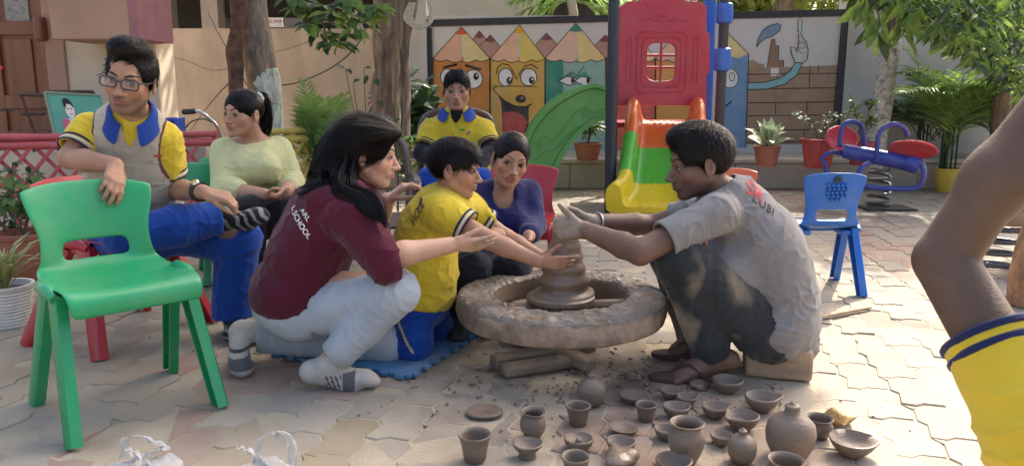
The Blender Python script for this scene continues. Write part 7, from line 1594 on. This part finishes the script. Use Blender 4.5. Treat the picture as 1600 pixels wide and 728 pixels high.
# ---------------------------------------------------------------- 4  boy in yellow polo with hands on the clay
def polo_cols(ends, base=YEL, r=.11):
    def f(P):
        c = np.tile(base, (len(P), 1)); c *= (1 + .06 * fbm(P * 12, 2))[:, None]
        return c
    return f
def boy_clay():
    t = empty('person', (J(655, 545, 2.8).x, 2.8, 0), 'small boy in yellow polo kneeling with both hands on the clay', 'person')
    H = Head(pj(712, 264, 2.8), (1, -.10, -.12), (.10, 0, 1), .212); nb = pj(700, 310, 2.82); HS = head_sdf(H, nb, .19, wide=1.0, nose=.95, jaw=.95, cheek=.6, mouth=.3)
    shR, shL = pj(690, 332, 2.71), pj(722, 322, 2.95); sp = [pj(652, 462, 2.84), pj(655, 405, 2.83), pj(678, 345, 2.82), pj(698, 318, 2.82)]; hw = [.12, .118, .125, .08]; dw = [.105, .105, .10, .065]; rt = V3((-.1, -1, 0))
    elR, wrR = pj(766, 376, 2.66), pj(842, 409, 2.655); elL, wrL = pj(792, 372, 2.98), pj(846, 402, 2.88)
    S = Sdf(); trunk_skin(S, sp, hw, dw, rt, shR, shL)
    for a, b, c in ((shR, elR, wrR), (shL, elL, wrL)): S.chain([a, b], [.040, .033]); S.chain([b, b + (c - b) * .3, c], [.033, .033, .023])
    add_hand(S, wrR, (1, .12, -.08), (.12, 1, .1), .138, -1, curl=(.10, .12, .14, .18), spread=.08, thumb=(.6, .75, .15), thick=1.05)
    add_hand(S, wrL, (1, -.25, .0), (-.1, -1, .1), .135, 1, curl=(.3, .3, .3, .3), spread=.08)
    kR, aR, kL, aL = pj(646, 538, 2.74), pj(560, 545, 2.84), pj(680, 508, 2.96), pj(600, 520, 3.0)
    S.chain([sp[0], kR, aR], [.07, .05, .035]); S.chain([sp[0], kL, aL], [.07, .05, .035])
    def mud(P, c):
        for wv in (wrR, wrL): q = P - wv; m_ = smooth01(q[:, 0], .05, .11) * (np.linalg.norm(q, axis=1) < .18) * np.clip(.25 + .6 * fbm(P * 45, 2), 0, .75); c = c * (1 - m_[:, None]) + V3((.20, .15, .11)) * m_[:, None]
        return c
    body_obj(t, S, HS, H, [(wrR + V3((.07, .0, 0)), .10), (wrL + V3((.06, -.01, 0)), .10)], skin_color((.31, .155, .092), H, (.30, .10, .09), extra=mud))
    face(H, HS, t, 1.0, look=(.2, -.6), op=.55, brow=.013)
    hp = list(SHORT_HAIR); hp[1] = ('e', (0, .04, .32), (.30, .33, .19), .08, '+'); hp[2] = ('e', (0, .48, -.15), (.30, .33, .36), .04, '-')
    hair_cap(t, H, hp, radial_flow((0, -.25, .6), .5), 5000, (.12, .22), lift=.08, wob=.14, amp=.016, width=.0008)
    B = Sdf(); torso(B, sp, hw, dw, rt, .016); ends = [sleeve(B, shR, elR, 0, .55, .062, .062), sleeve(B, shL, elL, 0, .58, .058, .058)]; B.ell(sp[0] + V3((.01, 0, .0)), (.135, .14, .075), None, .05); B.ell(pj(672, 420, 2.80), (.10, .10, .11), None, .05)
    B.cap(shR, shL, .06, .06, .05)
    for q, d in ends: cuff(B, q, d, .043, .10)
    B.half(sp[0] + V3((0, 0, -.02)), (-.25, 0, -1), .015); B.cap(nb + V3((.05, 0, .05)), nb + V3((.03, 0, .02)), .05, .045, .012, '-')
    po = sdf_obj('polo_shirt', B, .005, M_CLOTH, t, wrinkles(.005, 8, [(shR, elR - shR, .10, 95, .004), (sp[1], (.3, 0, 1), .14, 60, .006), (sp[0] + V3((0, 0, .05)), (0, 0, 1), .10, 80, .006)], 11), polo_cols(ends))
    for (q, d), r_ in zip(ends, (.063, .059)): bands(t, q, d, r_, (-.024, -.013, -.002), ('navyline', 'whiteline', 'navyline'), .0038)
    collar('blue_collar', H, nb + V3((.006, 0, -.022)), (1, 0, 0), cl('royal', (.012, .045, .24)), t, r=.052, h=.046, up=(.25, 0, 1), gap=.5, flare=.028)
    drape_text('back_lettering', 'HOOL', pj(650, 340, 2.66), V3((.42, -.45, .80)), V3((-.85, -.1, .45)), .030, po, M_INK_K, t)
    Tr = Sdf(); Tr.ell(sp[0] + V3((0, 0, -.03)), (.125, .13, .09), None, .05); Tr.chain([sp[0] + V3((0, -.05, -.02)), kR, aR], [.085, .068, .055], .03); Tr.chain([sp[0] + V3((.01, .06, -.02)), kL, aL], [.085, .065, .055], .03)
    pth = [V3(J(612, 490, 2.68)), V3(J(628, 525, 2.66)), V3(J(645, 552, 2.66))]
    def pc(P):
        c = np.tile(ROYAL * .9, (len(P), 1)); seg = np.linspace(0, 1, 40); C = np.concatenate([pth[0] + (pth[1] - pth[0]) * s_[:, None] for s_ in (seg,)] + [pth[1] + (pth[2] - pth[1]) * seg[:, None]]); d = np.min(np.linalg.norm((P[:, None, [0, 2]] - C[None, :, [0, 2]]), axis=2), 1); c[(d < .0045) & (P[:, 1] < 2.76)] = V3((.50, .42, .22)); return c
    sdf_obj('trousers', Tr, .0055, M_CLOTH, t, wrinkles(.006, 8, [(kR, (.2, 0, 1), .10, 75, .007), (kL, (.2, 0, 1), .10, 75, .006)], 12), pc)
    for a in (aR, aL): F_ = Sdf(); foot(F_, V3((a[0], a[1], .05)), V3((a[0] - .12, a[1], .03)), .03); sdf_obj('sock', F_, .007, cl('sockgrey', (.3, .3, .3)), t)
boy_clay()
# ---------------------------------------------------------------- 5  girl in navy
def girl_navy():
    t = empty('person', (J(775, 480, 3.3).x, 3.3, 0), 'girl in navy top with tied-back hair guiding the small boy', 'person')
    H = Head(pj(798, 250, 3.3), (.22, -.95, -.16), (.24, 0, 1), .228); nb = pj(786, 301, 3.38); HS = head_sdf(H, nb, .19, wide=.98, jaw=.95)
    shR, shL = pj(742, 304, 3.34), pj(826, 302, 3.44); sp = [pj(775, 425, 3.5), pj(778, 380, 3.46), pj(784, 335, 3.42), pj(786, 308, 3.39)]; hw = [.16, .145, .155, .10]; dw = [.12, .11, .115, .075]; rt = shR - shL
    elR, wrR = pj(735, 358, 3.16), pj(764, 344, 2.98); elL, wrL = pj(834, 352, 3.34), pj(826, 370, 3.14)
    S = Sdf(); trunk_skin(S, sp, hw, dw, rt, shR, shL)
    for a, b, c in ((shR, elR, wrR), (shL, elL, wrL)): S.chain([a, b], [.045, .038]); S.chain([b, b + (c - b) * .3, c], [.038, .037, .026])
    add_hand(S, wrR, (.42, -.62, -.55), (-.35, .5, -.75), .165, -1, curl=(.25, .3, .32, .36), spread=.12, thumb=(.5, .6, .3)); add_hand(S, wrL, (-.3, -.7, -.35), (-.2, .35, .9), .155, 1, curl=(.4, .4, .45, .5))
    kR, aR, kL, aL = pj(735, 422, 3.02), pj(708, 480, 3.08), pj(800, 420, 3.08), pj(770, 478, 3.2)
    S.chain([sp[0], kR, aR], [.08, .055, .04]); S.chain([sp[0], kL, aL], [.08, .055, .04])
    body_obj(t, S, HS, H, [(wrR + V3((.03, -.05, -.04)), .11), (wrL + V3((0, -.05, 0)), .10)], skin_color((.34, .172, .10), H, (.33, .085, .08)), h=.008, hh=.003, hf=.004)
    face(H, HS, t, .98, look=(.7, -.1), op=.95, brow=.011)
    hp = [('e', (0, -.08, .14), (.345, .44, .385), .03, '+'), ('e', (0, .46, -.12), (.285, .35, .39), .05, '-'), ('e', (.40, .16, -.22), (.17, .25, .30), .05, '-'), ('e', (-.40, .16, -.22), (.17, .25, .30), .05, '-'), ('e', (.40, -.06, -.12), (.12, .15, .22), .03, '-'), ('e', (-.40, -.06, -.12), (.12, .15, .22), .03, '-'), ('h', (0, -.3, -.28), (0, .35, -1), .05, 'i'), ('e', (0, -.54, -.02), (.14, .12, .14), .03, '+')]
    hair_cap(t, H, hp, lambda q: V3((0, -.5, .0)) - q, 1500, (.06, .12), lift=.0, wob=.03, amp=.012, width=.0008)
    B = Sdf(); torso(B, sp, hw, dw, rt, .014); B.cap(shR, shL, .058, .058, .05); B.chain([shR, elR, elR + (wrR - elR) * .55], [.062, .055, .046], .02); B.chain([shL, elL, elL + (wrL - elL) * .75], [.060, .055, .046], .02)
    for s_ in (-1, 1): B.ell(pj(783 + s_ * 19, 345, 3.31), (.06, .06, .06), None, .05)
    B.cap(nb + V3((.01, -.09, .04)), nb + V3((.005, -.06, -.045)), .065, .035, .015, '-')
    sdf_obj('navy_top', B, .0055, M_CLOTH, t, wrinkles(.004, 8, [(elR, elR - shR, .10, 80, .005), (elL, elL - shL, .10, 80, .005)], 14), V3((.020, .021, .085)))
    Tr = Sdf(); Tr.ell(sp[0], (.17, .15, .10), None, .05); Tr.chain([sp[0], kR, aR], [.10, .08, .06], .03); Tr.chain([sp[0], kL, aL], [.10, .08, .06], .03); sdf_obj('dark_jeans', Tr, .008, M_CLOTH, t, wrinkles(.006, 7, [(kR, (0, .3, 1), .12, 70, .006)], 15), V3((.018, .022, .032)))
    for a in (aR, aL): F_ = Sdf(); foot(F_, V3((a[0], a[1], .06)), V3((a[0] + .03, a[1] - .17, .03)), .04); sdf_obj('shoe', F_, .007, mat('shoe_black', (.02, .02, .022), rough=.6), t)
girl_navy()
# ---------------------------------------------------------------- 6  boy seated by the mural
def boy_back():
    t = empty('person', (J(716, 330, 4.6).x, 4.6, 0), 'boy in yellow polo over black sleeves seated before the mural', 'person')
    H = Head(pj(714, 142, 4.5), (.02, -1, -.08), (0, 0, 1), .222); nb = pj(714, 180, 4.56); HS = head_sdf(H, nb, .22, wide=1.05, cheek=.6, jaw=1.05, mouth=.15)
    shR, shL = pj(674, 205, 4.55), pj(755, 205, 4.55); sp = [pj(716, 310, 4.66), pj(716, 270, 4.62), pj(715, 228, 4.58), pj(714, 186, 4.57)]; hw = [.18, .175, .18, .10]; dw = [.14, .145, .13, .08]; rt = V3((-1, 0, 0))
    elR, wrR = pj(660, 240, 4.45), pj(692, 258, 4.28); elL, wrL = pj(768, 238, 4.45), pj(742, 262, 4.25)
    S = Sdf(); trunk_skin(S, sp, hw, dw, rt, shR, shL)
    for a, b, c in ((shR, elR, wrR), (shL, elL, wrL)): S.chain([a, b, c], [.05, .04, .028])
    add_hand(S, wrR, (.7, -.5, -.3), (0, .4, -.9), .16, -1, curl=(.4,) * 4); add_hand(S, wrL, (-.7, -.5, -.3), (0, .4, -.9), .16, 1, curl=(.4,) * 4)
    kR, aR, kL, aL = pj(676, 285, 4.15), pj(680, 355, 4.2), pj(752, 288, 4.15), pj(750, 358, 4.2); S.chain([sp[0], kR, aR], [.08, .055, .04]); S.chain([sp[0], kL, aL], [.08, .055, .04])
    body_obj(t, S, HS, H, [(wrL + V3((-.05, -.03, -.02)), .10)], skin_color((.29, .145, .088), H, (.30, .11, .10)), h=.010, hh=.0036, hf=.005)
    face(H, HS, t, 1.05, look=(0, 0), op=.85, brow=.014)
    hair_cap(t, H, SHORT_HAIR, radial_flow((0, -.2, .55), .2), 1300, (.10, .2), lift=.2, wob=.2, amp=.03)
    U = Sdf(); U.chain([shR, elR, elR + (wrR - elR) * .85], [.052, .052, .04], .02); U.chain([shL, elL, elL + (wrL - elL) * .85], [.052, .052, .04], .02); U.cap(nb - V3((0, 0, .05)), nb + V3((0, -.015, -.005)), .078, .068, .03); sdf_obj('black_undershirt', U, .008, M_CLOTH, t, wrinkles(.004, 9, (), 3), BLK)
    B = Sdf(); torso(B, sp, hw, dw, rt, .015); B.cap(shR, shL, .06, .06, .05); ends = [sleeve(B, shR, elR, 0, .72, .072, .070), sleeve(B, shL, elL, 0, .72, .072, .070)]
    for q, d in ends: cuff(B, q, d, .056)
    B.cap(nb + V3((0, -.11, .02)), nb + V3((0, -.10, -.07)), .055, .012, .012, '-')
    po = sdf_obj('polo_shirt', B, .0065, M_CLOTH, t, wrinkles(.005, 7, [(sp[1], (0, 0, 1), .14, 55, .005)], 21), polo_cols(ends, YEL * .95))
    for q, d in ends: bands(t, q, d, .0715, (-.02, -.004), ('navyline', 'navyline'))
    collar('blue_collar', H, nb + V3((0, -.014, .004)), (0, -1, 0), cl('royal', (.012, .045, .24)), t, r=.074, h=.045, gap=.5, flare=.034)
    for (px, py, c, w_) in ((722, 203, (.05, .25, .04), .03), (733, 207, (.08, .12, .3), .016), (730, 210, (.5, .15, .05), .014)): MB().box(pj(px, py, 4.405), (w_, .012, .012)).build('embroidered_mark', cl('mark%d' % px, c), t)
    Tr = Sdf(); Tr.ell(sp[0], (.19, .16, .11), None, .05); Tr.chain([sp[0], kR, aR], [.10, .085, .065], .03); Tr.chain([sp[0], kL, aL], [.10, .085, .065], .03); sdf_obj('trousers', Tr, .009, M_CLOTH, t, wrinkles(.006, 7, (), 22), ROYAL)
    for a in (aR, aL): F_ = Sdf(); foot(F_, V3((a[0], a[1], .06)), V3((a[0], a[1] - .17, .03)), .04); sdf_obj('shoe', F_, .008, mat('shoe_black'), t)
boy_back()
# ---------------------------------------------------------------- 7  potter
def potter():
    t = empty('person', (J(1150, 580, 2.6).x, 2.6, 0), 'squatting potter in grey t-shirt and muddy jeans shaping clay', 'person')
    H = Head(pj(1091, 256, 2.68), (-1, -.02, -.17), (-.17, 0, 1), .248); nb = pj(1126, 300, 2.70); HS = head_sdf(H, nb, .205, wide=.98, nose=1.08, jaw=1.0)
    shL, shR = pj(1120, 335, 2.53), pj(1108, 326, 2.88); sp = [pj(1204, 496, 2.66), pj(1206, 440, 2.66), pj(1184, 372, 2.68), pj(1140, 312, 2.70)]; hw = [.17, .165, .175, .10]; dw = [.125, .12, .125, .08]; rt = V3((0, 1, 0))
    elL, wrL = pj(1000, 394, 2.44), pj(916, 360, 2.62); elR, wrR = pj(1020, 352, 3.0), pj(922, 346, 2.86)
    S = Sdf(); trunk_skin(S, sp, hw, dw, rt, shR, shL)
    for a, b, c in ((shR, elR, wrR), (shL, elL, wrL)): S.chain([a, b], [.05, .042]); S.chain([b, b + (c - b) * .3, c], [.042, .043, .029])
    add_hand(S, wrL, (-1, .22, .02), (.15, .95, -.15), .182, 1, curl=(.85, .9, .95, 1.), spread=.03, thumb=(.72, .62, -.05), tcurl=-.03, thick=1.28); add_hand(S, wrR, (-1, -.28, .05), (.15, -.95, -.1), .178, -1, curl=(.8, .85, .9, .9), spread=.04, thumb=(.8, .5, .1), thick=1.15)
    kL, aL, kR, aR = pj(1064, 405, 2.50), pj(1112, 562, 2.56), pj(1048, 398, 2.86), pj(1085, 540, 2.86)
    S.chain([sp[0], kL, aL], [.09, .06, .04]); S.chain([sp[0], kR, aR], [.09, .06, .04])
    gL, gR = G(1040, 592), G(1042, 556)
    foot(S, V3((aL[0] + .005, gL.y, .088)), V3((gL.x, gL.y - .02, .03)), .037, .045, bare=True); foot(S, V3((aR[0], gR.y, .088)), V3((gR.x, gR.y, .03)), .037, .045, bare=True)
    S.cap(aL, V3((aL[0] + .005, gL.y, .088)), .038, .036); S.cap(aR, V3((aR[0], gR.y, .088)), .038, .036)
    hl, hr = wrL + V3((-.08, .02, 0)), wrR + V3((-.08, -.02, 0))
    def mud(P, c):
        for wv, e_ in ((wrL, elL), (wrR, elR)):
            q = P - wv; u = q @ unit(wv - e_); m_ = smooth01(u, -.02, .03) * (np.linalg.norm(q, axis=1) < .24) * np.clip(.95 + .3 * fbm(P * 30, 3), 0, 1); m2 = np.clip(m_ + .35 * smooth01(u, -.12, 0.) * (fbm(P * 26, 2) > .25) * (np.linalg.norm(q, axis=1) < .24), 0, 1); c = c * (1 - m2[:, None]) + V3((.27, .215, .165)) * (1 + .25 * fbm(P * 50, 2))[:, None] * m2[:, None]
        return c
    body_obj(t, S, HS, H, [(hl, .13), (hr, .13), (V3((gL.x + .07, gL.y, .05)), .13)], skin_color((.125, .058, .034), H, (.15, .06, .05), stub=.45, extra=mud))
    face(H, HS, t, .98, look=(0, -.8), op=.6, brow=.016)
    hp = list(SHORT_HAIR); hp[0] = ('e', (0, -.09, .16), (.358, .458, .405), .03, '+'); hp[1] = ('e', (0, .05, .42), (.29, .35, .19), .10, '+'); hp[2] = ('e', (0, .49, -.08), (.31, .35, .37), .05, '-')
    hair_cap(t, H, hp, radial_flow((0, -.2, .6), .35), 7000, (.05, .11), lift=.15, wob=.24, amp=.022, spikes=.12, width=.0008)
    # t-shirt
    B = Sdf(); torso(B, sp, hw, dw, rt, .020); B.cap(shR, shL, .058, .058, .06); ends = [sleeve(B, shL, elL, 0, .70, .064, .070, .05), sleeve(B, shR, elR, 0, .6, .064, .066)]
    B.chain([sp[0] + V3((.02, 0, .04)), sp[0] + V3((.06, -.01, -.08))], [.14, .11], .05); B.ell(pj(1130, 430, 2.62), (.10, .14, .12), None, .06); B.ell(sp[0] + V3((-.02, -.01, -.02)), (.135, .195, .13), None, .05)
    for q, d in ends: cuff(B, q, d, .054)
    B.half(sp[0] + V3((.06, 0, -.145)), (-.75, 0, -1), .015); B.cap(nb + V3((-.03, 0, .05)), nb + V3((-.012, 0, .022)), .072, .066, .01, '-')
    def gc(P): c = np.tile(V3((.205, .195, .19)), (len(P), 1)); c *= (1 + .07 * fbm(P * 70, 2) + .06 * fbm(P * 6, 2))[:, None]; d = smooth01(sp[0][2] + .05 - P[:, 2], 0, .2) * np.clip(fbm(P * 9, 3), 0, 1) * .4; return c * (1 - d[:, None]) + V3((.36, .28, .20)) * d[:, None]
    sh = sdf_obj('t_shirt', B, .0055, M_CLOTH, t, wrinkles(.006, 5.5, [(shL, elL - shL, .12, 80, .005), (sp[1] + V3((-.05, -.1, 0)), (-.5, 0, 1), .18, 42, .007), (sp[0] + V3((.02, -.1, 0)), (.3, 0, 1), .16, 48, .006), (shL + V3((.06, 0, -.06)), (1, 0, .6), .12, 60, .005)], 31), gc)
    rgt = V3((.80, .12, -.58)); upv = V3((.58, 0, .80))
    drape_text('red_lettering', 'SR', pj(1186, 303, 2.56), rgt, upv, .060, sh, M_INK_R, t, spacing=.95); drape_text('black_lettering', 'LUBI', pj(1196, 322, 2.55), rgt, upv, .036, sh, M_INK_K, t, spacing=1.2)
    # jeans
    Tr = Sdf(); Tr.ell(sp[0] + V3((-.02, 0, -.04)), (.14, .165, .09), None, .06); Tr.chain([sp[0] + V3((-.03, -.09, -.03)), kL], [.105, .082], .04); Tr.chain([kL, aL + V3((0, 0, .02))], [.084, .066], .03); Tr.chain([sp[0] + V3((-.03, .09, -.02)), kR], [.11, .082], .04); Tr.chain([kR, aR + V3((0, 0, .02))], [.080, .062], .03)
    for a_, k_ in ((aL, kL), (aR, kR)): d = unit(a_ - k_); q = a_ - d * .015; Tr.cut(q, d, .11); Tr.cap(q - d * .02, q + d * .05, .048, .048, .003, '-')
    def jc(P): c = np.tile(V3((.030, .034, .037)), (len(P), 1)); c *= (1 + .3 * fbm(P * 8, 3))[:, None]; m_ = np.clip(fbm(P * np.array([9, 9, 5]) + 3, 3) * 1.5 + .05, 0, .85) * smooth01(-P[:, 0], -.90, -.66); return c * (1 - m_[:, None]) + V3((.27, .22, .155)) * m_[:, None]
    sdf_obj('jeans', Tr, .0055, M_CLOTH, t, wrinkles(.005, 8, [(kL, kL - sp[0], .14, 62, .006), (kL + V3((.05, 0, -.06)), (0, 0, 1), .12, 75, .005), (aL + V3((0, 0, .05)), (0, 0, 1), .10, 90, .006), (sp[0] + V3((-.1, -.1, -.02)), (1, 0, -.6), .14, 65, .006)], 33), jc)
    MB().tube([Vector(wrR + (elR - wrR) * .12 + V3((0, 0, 0)) + (unit(np.cross(wrR - elR, V3((0, 0, 1)))) * math.cos(a) + V3((0, 0, 1)) * math.sin(a)) * .035) for a in np.linspace(0, 6.283, 24)], .004, 6, caps=False).build('bangle', mat('steel_bangle', (.4, .38, .35), rough=.3, metal=.8), t)
    for g_, nm in ((gL, 0), (gR, 1)):
        c = V3((g_.x + .095, g_.y - .008, .006)); b = MB(); out = [(c[0] + .145 * math.cos(a) * (1 if math.cos(a) > 0 else 1.08), c[1] + (.045 + .008 * math.cos(a + 3.1)) * math.sin(a)) for a in np.linspace(0, 6.283, 28)[:-1]]
        sd_ = empty('sandal', c, ('brown rubber sandal under the potter\'s near foot', 'brown rubber sandal under the potter\'s far foot')[nm], 'sandal'); b.prism(out, .018, Matrix.Translation((0, 0, .002))); b.build('sole', mat('sandal_sole', (.075, .04, .032), rough=.75, var=.2), sd_, bevel=.003)
        for s_ in (-1, 1): MB().tube(arc([(c[0] - .075, c[1], .028), (c[0] - .03, c[1] + s_ * .026, .066), (c[0] + .035, c[1] + s_ * .048, .02)], 12), .008, 6, flat=.5).build('strap', mat('sandal_strap', (.05, .03, .028), rough=.7), sd_)
potter()
# ---------------------------------------------------------------- 8  child with raised arm in the right foreground
def child_arm():
    Y0 = 1.06; t = empty('person', (.80, .95, 0), 'child in yellow polo raising a bare arm in the right foreground', 'person')
    el, wr, sh = pj(1474, 406, Y0), pj(1668, 118, Y0 - .02), pj(1640, 690, Y0 - .17); shR = sh + V3((.26, -.06, .0)); mid = (sh + shR) / 2; sp = [V3((mid[0] + .02, mid[1] + .02, .16)), V3((mid[0] + .02, mid[1] + .02, .30)), mid + V3((0, 0, -.10)), mid + V3((0, 0, .03))]; hw = [.14, .14, .15, .08]; dw = [.11, .11, .11, .07]; rt = V3((1, 0, 0)); nb = mid + V3((0, 0, .05))
    H = Head(mid + V3((.04, .02, .22)), (-.2, 1, 0), (0, 0, 1), .205); HS = head_sdf(H, nb, .2); S = Sdf(); trunk_skin(S, sp, hw, dw, rt, shR, sh)
    S.chain([sh, el], [.045, .040], .004); S.cap(el, el + (wr - el) * .45, .039, .040, .006); S.cap(el + (wr - el) * .45, wr, .041, .027, .03)
    add_hand(S, wr, (.45, 0, .9), (-.7, .5, .35), .15, 1, curl=(.3,) * 4); wr2 = V3((mid[0] + .22, .95, .26)); S.chain([shR, V3((mid[0] + .24, .85, .33)), wr2], [.045, .036, .026]); add_hand(S, wr2, (-.4, .8, -.2), (0, -.2, -.9), .15, -1, curl=(.4,) * 4)
    kL, aL, kR, aR = V3((mid[0] - .06, 1.14, .14)), V3((mid[0] + .02, .80, .06)), V3((mid[0] + .22, 1.14, .14)), V3((mid[0] + .16, .80, .06)); S.chain([sp[0], kL, aL], [.08, .055, .04]); S.chain([sp[0], kR, aR], [.08, .055, .04])
    body_obj(t, S, HS, H, [(el, .10)], skin_color((.080, .036, .018), H), h=.007, hh=.005, hf=.0045)
    face(H, HS, t); hair_cap(t, H, SHORT_HAIR, radial_flow(), 500, (.1, .2), h=.006)
    B = Sdf(); torso(B, sp, hw, dw, rt, .016); B.cap(shR, sh, .062, .066, .05); ends = [sleeve(B, sh, el, 0, .56, .070, .056), sleeve(B, shR, V3((mid[0] + .24, .85, .33)), 0, .7, .062, .058)]
    cuff(B, *ends[0], .0485); cuff(B, *ends[1], .047)
    bands(t, *ends[0], .0605, (-.024, -.004), ('navyline', 'navyline'), .0055)
    def ccol(P):
        c = np.tile(YEL * .93, (len(P), 1))
        return c
    sdf_obj('polo_shirt', B, .005, M_CLOTH, t, wrinkles(.0015, 8, [(sh, el - sh, .10, 50, .006)], 41), ccol)
    Tr = Sdf(); Tr.ell(sp[0], (.15, .13, .10), None, .05); Tr.chain([sp[0], kL, aL], [.09, .07, .055], .03); Tr.chain([sp[0], kR, aR], [.09, .07, .055], .03); sdf_obj('trousers', Tr, .009, M_CLOTH, t, wrinkles(.005, 8, (), 42), ROYAL)
child_arm()
